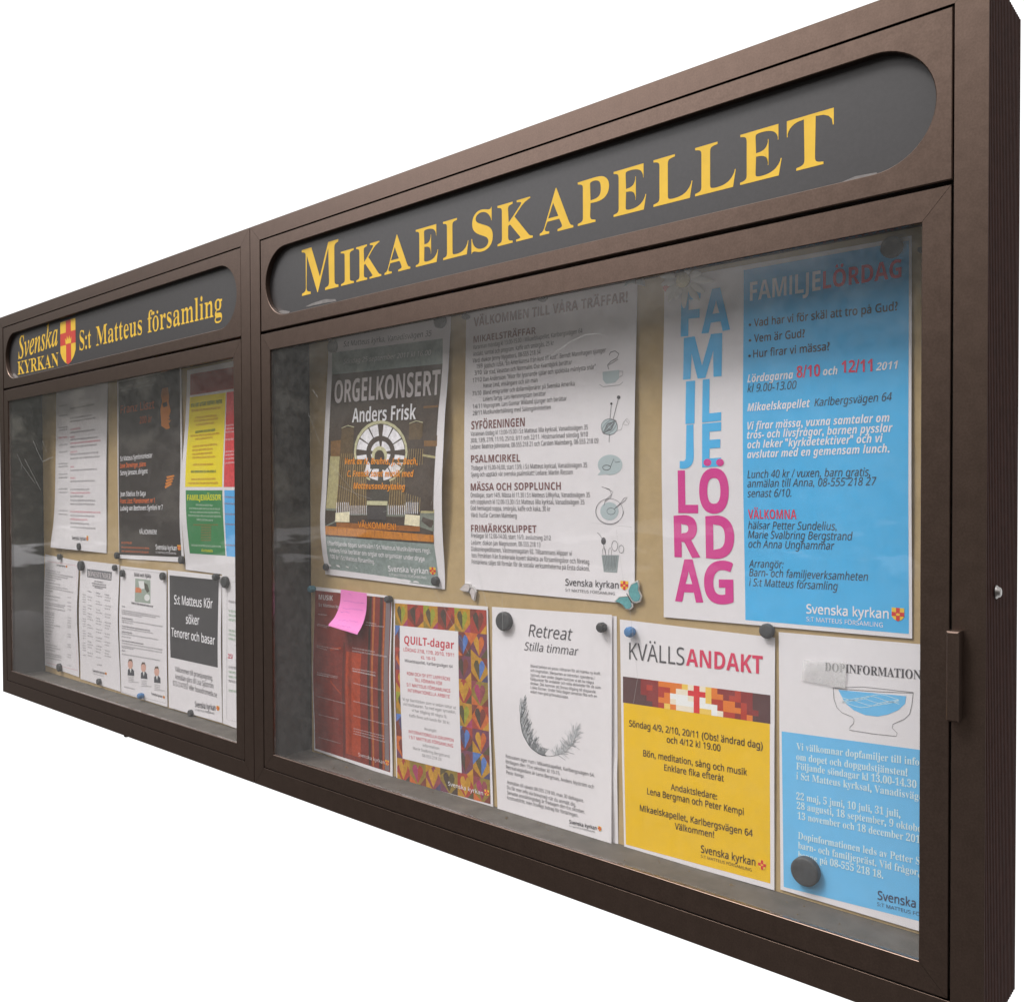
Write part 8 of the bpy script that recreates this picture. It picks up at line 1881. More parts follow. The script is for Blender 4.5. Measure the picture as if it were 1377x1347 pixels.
 ('printed_text','g','gtx',4,'R',147.2,37.7,21.8,3.73,0.0227),
 ('printed_text','g','gtx',4,'R',145.2,15.7,21.8,3.72,0.0286),
 ('church_logo','t','gtx',4,'R+','Svenska kyrkan','',84.7,274.4,55.5,5.06,-0.0138),
 ('church_emblem','m','em',4,147.1,275.3,9.3,6),
 ]),
 dict(name='flyer', label='white timetable flyer with dark banner reading BÖNESTUNDER', cat='flyer', group='notices pinned up in the cases', paper='paper', o=(0.275, 0.0558), y=0.088, c=[(8.0, 304.5), (220.5, 302.8), (220.0, -2.7), (-0.0, -0.0)], L=[(0, 0), (0.45, 4), (1, 0)], R=[(0, 0), (0.45, 5), (1, 0)], items=[
 ('colour_panel','q','kblk2',1,[(46.2,284.3),(182.9,283.2),(180.7,261.9),(47.1,263.5)]),
 ('printed_heading','t','lgt',4,'S','BÖNESTUNDER','',51.3,266.3,127.2,13.41,-0.0093),
 ('printed_text','g','gtx',4,'B',89.4,254.5,49,4.09,-0.0134),
 ('printed_text','g','gtx',4,'B',75.6,248.6,78.4,4.11,-0.0116),
 ('printed_text','g','gtx',4,'B',79.7,243.1,74.9,4.1,-0.0099),
 ('printed_text','g','gtx',4,'B',92.1,238.8,44.2,4.08,-0.0086),
 ('printed_text','g','gtx',4,'R',25.7,217,17.7,3.52,-0.0047),
 ('printed_text','g','gtx',4,'R',26.1,210.9,17.7,3.53,-0.0029),
 ('printed_text','g','gtx',4,'R',26.5,204.8,17.7,3.53,-0.001),
 ('printed_text','g','gtx',4,'R',26.8,198.7,17.7,3.53,0.0008),
 ('printed_text','g','gtx',4,'R',27.2,186.5,17.7,3.54,0.0045),
 ('printed_text','g','gtx',4,'R',27.3,180.4,17.7,3.54,0.0063),
 ('printed_text','g','gtx',4,'R',27.4,174.2,17.7,3.55,0.0082),
 ('printed_text','g','gtx',4,'R',27.3,168.1,17.8,3.56,0.01),
 ('printed_text','g','gtx',4,'R',26.8,155.8,17.8,3.57,0.0136),
 ('printed_text','g','gtx',4,'R',26.5,149.6,17.8,3.58,0.0154),
 ('printed_text','g','gtx',4,'R',26.1,143.4,17.8,3.58,0.0172),
 ('printed_text','g','gtx',4,'R',25.6,137.2,17.8,3.59,0.019),
 ('printed_text','g','gtx',4,'R',24.6,124.8,17.8,3.6,0.0226),
 ('printed_text','g','gtx',4,'R',24,118.6,17.8,3.6,0.0244),
 ('printed_text','g','gtx',4,'R',23.4,112.3,17.8,3.61,0.0261),
 ('printed_text','g','gtx',4,'R',22.7,106.1,17.8,3.61,0.0279),
 ('printed_text','g','gtx',4,'R',21.4,93.6,17.8,3.62,0.0314),
 ('printed_text','g','gtx',4,'R',20.7,87.3,17.8,3.62,0.0332),
 ('printed_text','g','gtx',4,'R',20,81.1,17.8,3.63,0.0349),
 ('printed_text','g','gtx',4,'R',19.3,74.8,17.8,3.63,0.0366),
 ('printed_text','g','gtx',4,'R',17.9,62.3,17.8,3.63,0.0401),
 ('printed_text','g','gtx',4,'B',53.5,227.5,21.4,3.81,-0.0831),
 ('printed_text','g','gtx',4,'R',54.6,213.5,25.9,3.81,-0.053),
 ('printed_text','g','gtx',4,'R',55,206.5,21.4,3.81,-0.0768),
 ('printed_text','g','gtx',4,'R',55.8,192.5,25.9,3.82,-0.0467),
 ('printed_text','g','gtx',4,'R',56,185.5,21.4,3.83,-0.0709),
 ('printed_text','g','gtx',4,'R',56.1,171.4,25.9,3.84,-0.0407),
 ('printed_text','g','gtx',4,'R',55.9,164.4,21.3,3.85,-0.0652),
 ('printed_text','g','gtx',4,'R',55.6,157.3,30.4,3.86,-0.0182),
 ('printed_text','g','gtx',4,'R',54.8,143.1,21.3,3.88,-0.0594),
 ('printed_text','g','gtx',4,'R',54.3,136,30.4,3.88,-0.0121),
 ('printed_text','g','gtx',4,'R',53.1,121.7,21.3,3.9,-0.0537),
 ('printed_text','g','gtx',4,'R',52.4,114.6,30.4,3.9,-0.006),
 ('printed_text','g','gtx',4,'R',50.8,100.2,21.2,3.92,-0.0478),
 ('printed_text','g','gtx',4,'R',50,93,30.4,3.92,0),
 ('printed_text','g','gtx',4,'R',49.2,85.8,25.8,3.92,-0.0168),
 ('printed_text','g','gtx',4,'R',47.6,71.4,30.4,3.93,0.006),
 ('printed_text','g','gtx',4,'R',46.8,64.2,25.8,3.93,-0.0109),
 ('printed_text','g','gtx',4,'B',100.2,226.4,23.7,3.76,-0.0653),
 ('printed_text','g','gtx',4,'R',100.8,219.5,33.7,3.76,-0.024),
 ('printed_text','g','gtx',4,'R',101.8,205.8,23.7,3.76,-0.059),
 ('printed_text','g','gtx',4,'R',102.2,198.9,33.7,3.76,-0.0176),
 ('printed_text','g','gtx',4,'R',102.8,185,23.7,3.77,-0.0529),
 ('printed_text','g','gtx',4,'R',102.9,178.1,33.8,3.78,-0.0113),
 ('printed_text','g','gtx',4,'R',102.8,164.2,23.7,3.8,-0.047),
 ('printed_text','g','gtx',4,'R',102.5,157.2,33.8,3.81,-0.0051),
 ('printed_text','g','gtx',4,'R',102.2,150.2,28.7,3.82,-0.0195),
 ('printed_text','g','gtx',4,'R',101.2,136.2,33.8,3.83,0.0011),
 ('printed_text','g','gtx',4,'R',100.6,129.2,28.7,3.84,-0.0134),
 ('printed_text','g','gtx',4,'R',99.3,115.1,33.8,3.85,0.0072),
 ('printed_text','g','gtx',4,'R',98.5,108,28.7,3.86,-0.0074),
 ('printed_text','g','gtx',4,'R',97,93.8,33.8,3.87,0.0133),
 ('printed_text','g','gtx',4,'R',96.2,86.7,28.7,3.87,-0.0014),
 ('printed_text','g','gtx',4,'R',95.3,79.6,23.6,3.88,-0.0233),
 ('printed_text','g','gtx',4,'R',93.7,65.4,28.7,3.88,0.0046),
 ('printed_text','g','gtx',4,'B',149.1,225.6,23.1,3.7,-0.066),
 ('printed_text','g','gtx',4,'R',149.7,218.9,32.8,3.7,-0.0241),
 ('printed_text','g','gtx',4,'R',150.3,212.1,27.9,3.7,-0.0384),
 ('printed_text','g','gtx',4,'R',151.2,198.5,32.8,3.71,-0.0178),
 ('printed_text','g','gtx',4,'R',151.5,191.7,27.9,3.71,-0.0321),
 ('printed_text','g','gtx',4,'R',151.9,178.1,32.8,3.72,-0.0115),
 ('printed_text','g','gtx',4,'R',151.9,171.2,27.9,3.73,-0.026),
 ('printed_text','g','gtx',4,'R',151.6,157.5,32.8,3.75,-0.0052),
 ('printed_text','g','gtx',4,'R',151.2,150.6,27.9,3.76,-0.0199),
 ('printed_text','g','gtx',4,'R',150.8,143.7,23,3.77,-0.0418),
 ('printed_text','g','gtx',4,'R',149.7,129.8,27.9,3.78,-0.0138),
 ('printed_text','g','gtx',4,'R',149.1,122.9,23,3.79,-0.0359),
 ('printed_text','g','gtx',4,'R',147.7,109,27.9,3.8,-0.0078),
 ('printed_text','g','gtx',4,'R',146.9,102,23,3.81,-0.03),
 ('printed_text','g','gtx',4,'R',145.3,88,27.9,3.82,-0.0017),
 ('printed_text','g','gtx',4,'R',144.5,81,23,3.82,-0.0241),
 ('printed_text','g','gtx',4,'R',143.7,74,32.9,3.82,0.0192),
 ('printed_text','g','gtx',4,'R',97.4,46.4,28.3,3.87,0.0756),
 ('church_logo','t','gtx',4,'R+','Svenska kyrkan','',72.3,27.3,67.5,6.16,0.0223),
 ('church_logo','t','gtx',4,'R','S:T MATTEUS FÖRSAMLING','',71.9,21.5,61.9,2.27,0.0146),
 ('church_emblem','m','em',4,145.5,31.4,8.3,6.4),
 ]),
 dict(name='flyer', label='white flyer headed Stöd och hjälp with small portraits along its foot', cat='flyer', group='notices pinned up in the cases', paper='paper', o=(0.4984, 0.0514), y=0.088, c=[(3.5, 304.6), (223.4, 303.1), (221.7, -1.3), (0.0, -0.0)], L=[(0, 0), (0.45, 4), (1, 0)], R=[(0, 0), (0.5, 1), (1, 0)], items=[
 ('printed_heading','t','gtx',4,'B','Stöd och hjälp','',72.7,283.6,80.5,8.4,0.0067),
 ('picture','q','hgr',1,[(77.5,279),(150.1,278.9),(150.9,224.7),(76.9,224.1)]),
 ('picture','p','horn',2,[(80.1,258.2),(106.7,258.2),(109,247.2),(78.6,245.9)]),
 ('picture','p','hwh',2,[(93.1,273.4),(119.5,275),(123.1,257.7),(100.2,254.6)]),
 ('picture','p','hdk',2,[(119.6,271.8),(137.2,268),(145.9,252.8),(135,248.9),(123.1,257.7)]),
 ('picture','p','hwh',2,[(148.1,238.7),(147.7,236.6),(146.4,234.6),(144.4,232.9),(141.8,231.4),(138.8,230.4),(135.5,229.9),(132.1,230),(129,230.5),(126.3,231.6),(124.2,233.1),(122.9,234.9),(122.4,236.9),(122.7,239),(124,241),(126,242.8),(128.6,244.2),(131.7,245.2),(135.1,245.7),(138.4,245.7),(141.5,245.1),(144.2,244),(146.3,242.5),(147.6,240.7)]),
 ('picture','p','hsu',2,[(35.5,46.5),(38,60),(47.3,65.4),(58.9,65.8),(68.1,61.4),(68.5,49)]),
 ('picture','p','hski',3,[(63.8,76.2),(63.2,73.3),(61.7,70.4),(59.6,67.8),(56.9,65.7),(53.8,64.3),(50.6,63.5),(47.4,63.5),(44.5,64.2),(42.1,65.7),(40.3,67.8),(39.3,70.4),(39.1,73.3),(39.8,76.3),(41.2,79.1),(43.4,81.7),(46.1,83.8),(49.2,85.3),(52.4,86),(55.6,86),(58.5,85.2),(60.9,83.7),(62.6,81.6),(63.6,79.1)]),
 ('picture','p','hwh',3,[(47.2,64.1),(56.1,64.5),(51.9,53.5)]),
 ('picture','p','hha',4,[(39.4,76.6),(45.7,86.2),(59.4,87.8),(64.1,79.5),(57.6,83),(46.6,81.7)]),
 ('picture','p','hsu',2,[(99.9,47.2),(102.1,60.4),(111,65.7),(122.2,66.1),(131,61.8),(131.6,49.7)]),
 ('picture','p','hski',3,[(126.7,76.3),(126.2,73.4),(124.8,70.6),(122.8,68.1),(120.2,66.1),(117.3,64.6),(114.2,63.8),(111.1,63.8),(108.3,64.6),(106,66),(104.2,68.1),(103.2,70.6),(103,73.4),(103.6,76.3),(105,79.1),(107,81.7),(109.6,83.7),(112.5,85.1),(115.6,85.9),(118.7,85.9),(121.4,85.1),(123.8,83.6),(125.5,81.6),(126.5,79.1)]),
 ('picture','p','hwh',3,[(110.9,64.4),(119.5,64.8),(115.6,54.1)]),
 ('picture','p','hha',4,[(103.2,76.7),(109.1,86.1),(122.2,87.6),(126.9,79.5),(120.7,82.9),(110.1,81.7)]),
 ('picture','p','hsu',2,[(162.4,45.8),(164.3,58.7),(172.8,63.9),(183.5,64.3),(192.1,60.1),(192.8,48.2)]),
 ('picture','p','hski',3,[(187.7,74.2),(187.2,71.4),(186,68.7),(184,66.2),(181.6,64.2),(178.8,62.8),(175.8,62.1),(172.9,62.1),(170.2,62.8),(167.9,64.2),(166.2,66.2),(165.2,68.7),(164.9,71.4),(165.5,74.3),(166.8,77),(168.7,79.5),(171.1,81.5),(173.9,82.9),(176.9,83.6),(179.8,83.6),(182.5,82.8),(184.8,81.4),(186.5,79.4),(187.5,77)]),
 ('picture','p','hwh',3,[(172.7,62.6),(180.9,63),(177.3,52.5)]),
 ('picture','p','hha',4,[(165.1,74.6),(170.6,83.8),(183.2,85.3),(187.9,77.4),(181.8,80.7),(171.7,79.5)]),
 ('printed_text','s','gtx',2,0.4,[(10.5,298.4),(219.6,297)]),
 ('printed_text','s','gtx',2,0.4,[(3.6,1.5),(215.7,6.2)]),
 ('printed_text','s','gtx',2,0.4,[(219.6,297),(216.3,6.3)]),
 ('printed_text','g','gtx',4,'B',61.8,218.2,101.9,5.81,-0.0131),
 ('printed_text','g','gtx',4,'B',15.4,207.6,16.4,3.93,-0.0061),
 ('printed_text','g','gtx',4,'R',15.8,198.4,177.8,3.93,-0.0036),
 ('printed_text','g','gtx',4,'R',16,194.2,159.1,3.93,-0.0024),
 ('printed_text','g','gtx',4,'R',16.1,190.2,95.7,3.94,-0.0013),
 ('printed_text','g','gtx',4,'B',16.2,180.4,53.2,3.94,0.0016),
 ('printed_text','g','gtx',4,'R',16.3,175.4,189.5,3.95,0.0031),
 ('printed_text','g','gtx',4,'R',16.2,170.5,53.2,3.96,0.0046),
 ('printed_text','g','gtx',4,'B',16,160.6,133.9,3.97,0.0077),
 ('printed_text','g','gtx',4,'R',15.8,155.6,146.6,3.97,0.0092),
 ('printed_text','g','gtx',4,'B',15.4,147.3,50,3.98,0.0119),
 ('printed_text','g','gtx',4,'R',15.1,142.3,171.7,3.99,0.0135),
 ('printed_text','g','gtx',4,'R',14.7,135.7,43.4,3.99,0.0157),
 ('printed_text','g','gtx',4,'B',14,125.7,104.1,4,0.019),
 ('printed_text','g','gtx',4,'R',13.5,119.7,191.1,4.01,0.021),
 ('printed_text','g','gtx',4,'R',13,113,188.3,4.01,0.0232),
 ('printed_text','g','gtx',4,'R',12.6,109,57.2,4.02,0.0247),
 ('printed_text','g','gtx',4,'B',12,101.6,16.6,4.02,0.0272),
 ('printed_text','g','gtx',4,'R',11.2,92.9,180.1,4.03,0.03),
 ('printed_text','g','gtx',4,'R',38.7,43.2,27.5,2.99,0.0569),
 ('printed_text','g','gtx',4,'R',38.4,38.9,27.5,2.99,0.0584),
 ('printed_text','g','gtx',4,'R',38.1,34.6,27.5,2.99,0.0598),
 ('printed_text','g','gtx',4,'R',37.9,30.3,51.4,2.99,0.0944),
 ('printed_text','g','gtx',4,'R',102.3,41.7,26.4,2.93,0.0585),
 ('printed_text','g','gtx',4,'R',102,37.5,26.4,2.93,0.0599),
 ('printed_text','g','gtx',4,'R',101.8,33.3,26.4,2.93,0.0613),
 ('printed_text','g','gtx',4,'R',101.6,29,49.3,2.92,0.0966),
 ('printed_text','g','gtx',4,'R',164.7,40.4,25.4,2.86,0.06),
 ('printed_text','g','gtx',4,'R',164.5,36.3,25.4,2.86,0.0614),
 ('printed_text','g','gtx',4,'R',164.3,32.1,25.4,2.86,0.0628),
 ('printed_text','g','gtx',4,'R',164.1,28,47.4,2.86,0.0988),
 ('printed_text','g','gtx',4,'R',16.1,14.8,54,4,0.0275),
 ('church_logo','t','gtx',4,'R+','Svenska kyrkan','',149.6,16.1,50.8,5.75,0.0063),
 ('church_emblem','m','em',4,207.3,18.4,8.1,6.9),
 ]),
 dict(name='flyer', label='white flyer with black square seeking tenors and basses', cat='flyer', group='notices pinned up in the cases', paper='paper', o=(0.7274, 0.0504), y=0.08739999999999999, c=[(1.7, 307.0), (222.7, 305.9), (219.8, 0.8), (0.0, 0.0)], L=[(0, 0), (0.5, 1), (1, 0)], R=[(0, 0), (0.45, 2), (1, 0)], items=[
 ('colour_panel','q','kblk',1,[(8.9,295.7),(212,296.4),(207.7,114.4),(11.2,113.5)]),
 ('printed_heading','t','wht',4,'R+','S:t Matteus Kör','',29.9,233.7,159.1,19.49,0.0146),
 ('printed_heading','t','wht',4,'R+','söker','',80.6,195,55.8,19.16,0.0364),
 ('printed_heading','t','wht',4,'R+','Tenorer och basar','',17.4,161.8,181.1,18.4,-0.0049),
 ('printed_text','t','gtx',4,'R','Välkommen till provsjungning.','',31.4,85,156.1,11.07,-0.0037),
 ('printed_text','t','gtx',4,'R','Anmälan görs till Lisa Sjöström','',30.8,68.3,158.8,11.08,0.0021),
 ('printed_text','t','gtx',4,'R','073-3147357 eller boxodromeda.se','',21.1,52.3,181.2,11.11,-0.0039),
 ('church_logo','t','gtx',4,'R+','Svenska kyrkan','',112.8,18.5,83.1,11.97,0.0529),
 ('church_logo','t','gtx',4,'R','S:T MATTEUS FÖRSAMLING','',112.6,10.4,77.7,4.19,0.0486),
 ('church_emblem','m','em',4,205.1,29,11.8,10.4),
 ]),
 dict(name='flyer', label='white flyer with green and red lines half hidden at the right edge', cat='flyer', group='notices pinned up in the cases', paper='paper', o=(0.9484, 0.0507), y=0.088, c=[(2.4, 309.0), (91.6, 305.8), (89.7, -3.1), (-0.0, -0.0)], L=[(0, 0), (1, 0)], R=[(0, 0), (1, 0)], items=[
 ('printed_text','s','gtx',2,0.5,[(83.9,295.3),(22,295.9),(15.9,11.1),(79.6,11.5)]),
 ('printed_text','g','gtx',4,'R',27.5,252.4,50.7,6.23,-0.0253),
 ('printed_text','g','hgrn',4,'R',27.2,233.1,50.8,6.23,-0.0184),
 ('printed_text','g','hgrn',4,'R',27.1,224.1,50.8,6.23,-0.0151),
 ('printed_text','g','hgrn',4,'R',26.9,215,50.8,6.23,-0.0119),
 ('printed_text','g','hgrn',4,'R',26.6,192.9,50.8,6.24,-0.0039),
 ('printed_text','g','hgrn',4,'R',26.5,184.9,50.8,6.24,-0.0011),
 ('printed_text','g','hgrn',4,'R',26.3,175.9,50.8,6.24,0.0022),
 ('printed_text','g','gtx',4,'R',25.4,117.7,50.9,6.25,0.0231),
 ('printed_text','g','hgrn',4,'R',25.2,107.7,50.9,6.25,0.0267),
 ('printed_text','g','hgrn',4,'R',25.1,97.8,50.9,6.26,0.0303),
 ('printed_text','g','gtx',4,'R',24.9,89.2,50.9,6.26,0.0333),
 ('printed_text','g','hgrn',4,'R',24.6,69.3,50.9,6.26,0.0405),
 ('printed_text','t','red',4,'S','25/','',23.1,138.1,18,8.53,0.0205),
 ]),
]
MAGNETS = [
 ('disc','large dark magnet at the upper left corner of the retreat flyer',1.7328,0.086,0.3309,0.014,'mag_dk'),
 ('knob','small black faceted magnet at the right top of the retreat flyer',1.91,0.086,0.3382,0.0071,'mag_dk'),
 ('knob','blue faceted magnet at the top left of the yellow evening prayer flyer',1.9553,0.086,0.3364,0.0072,'mag_bl'),
 ('disc','dark grey magnet between the yellow flyer and the blue family poster',2.1459,0.086,0.3554,0.0087,'mag_dk'),
 ('disc','largest dark magnet, low on the blue part of the baptism flyer',2.1939,0.086,0.0838,0.0165,'mag_dk'),
 ('disc','dark magnet at the bottom left corner of the organ concert poster',1.3049,0.086,0.3913,0.0064,'mag_dk'),
 ('disc','dark magnet at the bottom right corner of the organ concert poster',1.5858,0.086,0.3821,0.0074,'mag_dk'),
 ('disc','dark magnet in shade at the top right of the organ concert poster',1.5993,0.086,0.7928,0.0119,'mag_dk'),
 ('disc','dark magnet in shade at the top left of the organ concert poster',1.327,0.086,0.7833,0.0111,'mag_dk'),
 ('disc','dark magnet in shade above the heading of the programme list',1.8069,0.086,0.8,0.0083,'mag_dk'),
 ('knob','small dark magnet at the top left corner of the programme list',1.6578,0.086,0.7905,0.0044,'mag_dk'),
 ('knob','teal magnet at the top left corner of the red music flyer',1.2644,0.086,0.3493,0.0066,'mag_te'),
 ('knob','black magnet between the red music flyer and the quilt flyer',1.4757,0.086,0.3455,0.0063,'mag_dk'),
 ('disc','large dark brown magnet at the top right of the family poster',2.2869,0.086,0.779,0.0114,'mag_dk'),
 ('knob','small dark magnet on the bare board at the upper right',2.3175,0.086,0.7695,0.003,'mag_dk'),
 ('disc','dark magnet at the foot of the long white service list',0.2867,0.086,0.3957,0.0092,'mag_dk'),
 ('disc','dark magnet at the top of the red bordered flyer',0.165,0.086,0.3645,0.0081,'mag_dk'),
 ('disc','dark magnet at the top left corner of the timetable flyer',0.2962,0.086,0.3471,0.0123,'mag_dk'),
 ('disc','dark magnet at the top right corner of the timetable flyer',0.4799,0.086,0.3504,0.0074,'mag_dk'),
 ('disc','dark magnet at the upper left of the flyer with portraits',0.5188,0.086,0.3392,0.0085,'mag_dk'),
 ('disc','dark magnet at the upper right of the flyer with portraits',0.7112,0.086,0.3426,0.0087,'mag_dk'),
 ('disc','dark magnet at the bottom left corner of the black concert poster',0.4918,0.086,0.3805,0.0082,'mag_dk'),
 ('disc','dark magnet at the bottom right corner of the black concert poster',0.7946,0.086,0.3826,0.0087,'mag_dk'),
 ('knob','dark magnet at the top right of the black square flyer',0.9382,0.086,0.3534,0.0074,'mag_dk'),
 ('disc','large dark magnet beside the door stile above the half hidden flyer',0.9685,0.086,0.3446,0.0119,'mag_dk'),
 ('disc','dark magnet near the foot of the red bordered flyer',0.1551,0.086,0.071,0.0108,'mag_dk'),
 ('disc','dark magnet below the logo of the timetable flyer',0.388,0.086,0.0638,0.0076,'mag_dk'),
 ('knob','pale blue magnet at the foot of the flyer with portraits',0.6087,0.086,0.0603,0.0071,'mag_bl'),
 ('disc','dark magnet at the foot of the black square flyer',0.8269,0.086,0.0537,0.0072,'mag_dk'),
 ('butterfly','teal butterfly magnet at the bottom right of the programme list',1.9518,0.086,0.3848,0.0002,'wing_teal'),
 ('butterfly','white butterfly magnet at the bottom left of the programme list',1.6582,0.086,0.3708,0.0002,'wing_white'),
 ('butterfly','grey butterfly magnet in shade at the top right of the programme list',1.965,0.086,0.7962,0.0001,'wing_grey'),
 ('daisy','white daisy magnet with yellow centre on the family poster',2.0331,0.086,0.7855,0.0001,'mag_dk'),
 ('ladybird','small red bead magnet at the tip of a daisy petal',2.0097,0.086,0.7807,0.0058,'mag_rd'),
]
SIGN1 = [
 ('E','Svenska',0.1066,0.2451,0.8818,0.0087,0.056),
 ('S','KYRKAN',0.1014,0.2532,0.8415,-0.0028,0.0331),
 ('S','S:t',0.4725,0.061,0.8634,-0.0002,0.044),
 ('S','Matteus',0.5592,0.2162,0.8638,-0,0.0428),
 ('S','församling',0.8006,0.2885,0.8634,-0.0019,0.0443),
]
SIGN2 = [
 ('M',1.3401,1.4392,0.8586),
 ('I',1.4456,1.4785,0.8586),
 ('K',1.4846,1.545,0.8585),
 ('A',1.5525,1.6112,0.8585),
 ('E',1.6233,1.671,0.8584),
 ('L',1.6812,1.7321,0.8584),
 ('S',1.7379,1.7785,0.8583),
 ('K',1.7873,1.8501,0.8583),
 ('A',1.8621,1.9173,0.8582),
 ('P',1.9244,1.9726,0.8582),
 ('E',1.9792,2.0263,0.8582),
 ('L',2.0364,2.0887,0.8581),
 ('L',2.0921,2.1429,0.8581),
 ('E',2.1481,2.1964,0.858),
 ('T',2.2021,2.2526,0.858),
]
SCRATCHES = [
 (0,0.0016,[(0.2159,0.6637),(0.2444,0.6339),(0.2725,0.6094),(0.3347,0.619)]),
 (0,0.0012,[(0.2718,0.6611),(0.2982,0.6319)]),
 (0,0.0012,[(0.1112,0.634),(0.1415,0.606),(0.1348,0.5915)]),
 (0,0.0014,[(0.1604,0.6201),(0.2589,0.5389)]),
 (0,0.001,[(0.1415,0.606),(0.2244,0.556)]),
 (0,0.001,[(0.5141,0.4949),(0.549,0.5232)]),
 (1,0.0007,[(1.8565,0.6778),(1.8827,0.6954),(1.9171,0.7114),(1.9415,0.7174),(1.9609,0.7167),(1.9662,0.7135)]),
 (1,0.0006,[(1.3772,0.6957),(1.386,0.6878),(1.3924,0.6819)]),
 (1,0.0007,[(1.6292,0.6756),(1.6328,0.6777),(1.6421,0.6788)]),
 (1,0.0005,[(1.6535,0.3925),(1.682,0.3616),(1.7367,0.2938)]),
 (1,0.0005,[(1.4019,0.5879),(1.4996,0.5126)]),
 (1,0.0005,[(1.4382,0.5374),(1.4882,0.5219),(1.5278,0.5126)]),
 (1,0.0005,[(1.5551,0.4927),(1.5925,0.5018),(1.6209,0.5105)]),
 (1,0.0005,[(1.7045,0.5986),(1.6608,0.5036)]),
 (1,0.0004,[(1.7429,0.4866),(1.7548,0.4198),(1.7718,0.3638)]),
 (1,0.0004,[(1.9878,0.4736),(1.998,0.4119)]),
 (1,0.0005,[(1.9496,0.4817),(2.0103,0.4775)]),
 (1,0.0005,[(1.7999,0.3902),(1.801,0.3301)]),
 (1,0.0005,[(1.7546,0.4087),(1.7717,0.3632),(1.7856,0.3265)]),
 (1,0.0005,[(2.0076,0.3763),(2.0186,0.2967),(2.0122,0.2636)]),
 (1,0.0005,[(1.3644,0.658),(1.401,0.6)]),
 (1,0.0006,[(1.3793,0.6956),(1.3906,0.6825)]),
]
MISC = [
 ('teal_wings',[[(-0.5,-1),(-1.7,5.9),(3.1,15.2),(13.7,20.2),(15.6,12.9),(14.9,7.9),(19.5,-0.7),(17.2,-7.8),(10.8,-10.2),(5.4,-8.6)],[(-0.5,-1),(-7.6,-1.9),(-16.1,-3.1),(-24.1,-10.3),(-14.9,-12.1),(-9.6,-14.7),(-5.3,-19.4),(1.4,-19.7),(6.1,-15.5),(4.7,-8.7)],[(-3.3,1.8),(5.4,-10.2)]]),
 ('white_wings',[[(-0,-1.9),(5.8,5),(2.6,11.3),(-7,11.7),(-12.9,7.4),(-19.5,1.6),(-14.2,-0.9)],[(1,-1.8),(5.2,6.8),(9.6,7.6),(16,-0.1),(12.1,-14.3),(6.3,-11.2),(4.1,-5.5)],[(1,-2.3),(3.2,5.3)]]),
 ('grey_wings',[[(-1.7,0.7),(-10,4.9),(-18.5,3),(-20.2,-5.5),(-13.4,-2.6),(-7.5,-2.6),(-2,-4.2)],[(-1.7,0.3),(5,1.7),(8.6,2.8),(11.2,-9.4),(5,-6.7),(-1.3,-4.6)],[(-2,2.9),(-1.3,-4.3)]]),
 ('daisy_petals',[[(-11.6,7.3),(-32.9,10.9)],[(-10.1,-4.5),(-24.2,-15.9)],[(-11.6,-0.1),(-30.5,-1.2)],[(-7,-6.3),(-20.2,-24.7)],[(3.8,-9.4),(2.3,-35.4)],[(8.4,-9.4),(23.5,-30.4)],[(-2.3,-9.7),(-10.1,-23.5)],[(11.5,-5.9),(31,-20.3)],[(12.2,-1.3),(44.2,-8.5)],[(9.9,3.7),(26.5,4.3)],[(4.6,6.6),(9.9,12.4)]]),
]
WORN = [
 (1,[(1.3497,0.8388),(1.3691,0.8418),(1.403,0.8434),(1.4306,0.8393),(1.4344,0.8355),(1.4095,0.8367),(1.3827,0.8374),(1.3587,0.8375)]),
 (1,[(1.2687,0.8418),(1.2836,0.8423),(1.3055,0.8371),(1.3018,0.8337),(1.2761,0.8373)]),
 (1,[(2.2575,0.8337),(2.2745,0.8372),(2.296,0.836),(2.2976,0.8323),(2.2779,0.8313),(2.261,0.8316)]),
 (0,[(0.0623,0.8442),(0.0795,0.8476),(0.1114,0.833),(0.101,0.83),(0.0725,0.8356)]),
 (0,[(0.2942,0.8305),(0.3399,0.8317),(0.3622,0.83),(0.3509,0.826),(0.2999,0.8271)]),
]

for P in POSTERS:                                             # shape every glyph once, before the scene fills up
    for it in P['items']:
        if it[1] == 't': layout(it[5] + it[6], it[4])
        elif it[1] == 'b': layout(it[5], it[4])
        elif it[1] == 'g':
            for w in WORDS: layout(w, it[4])
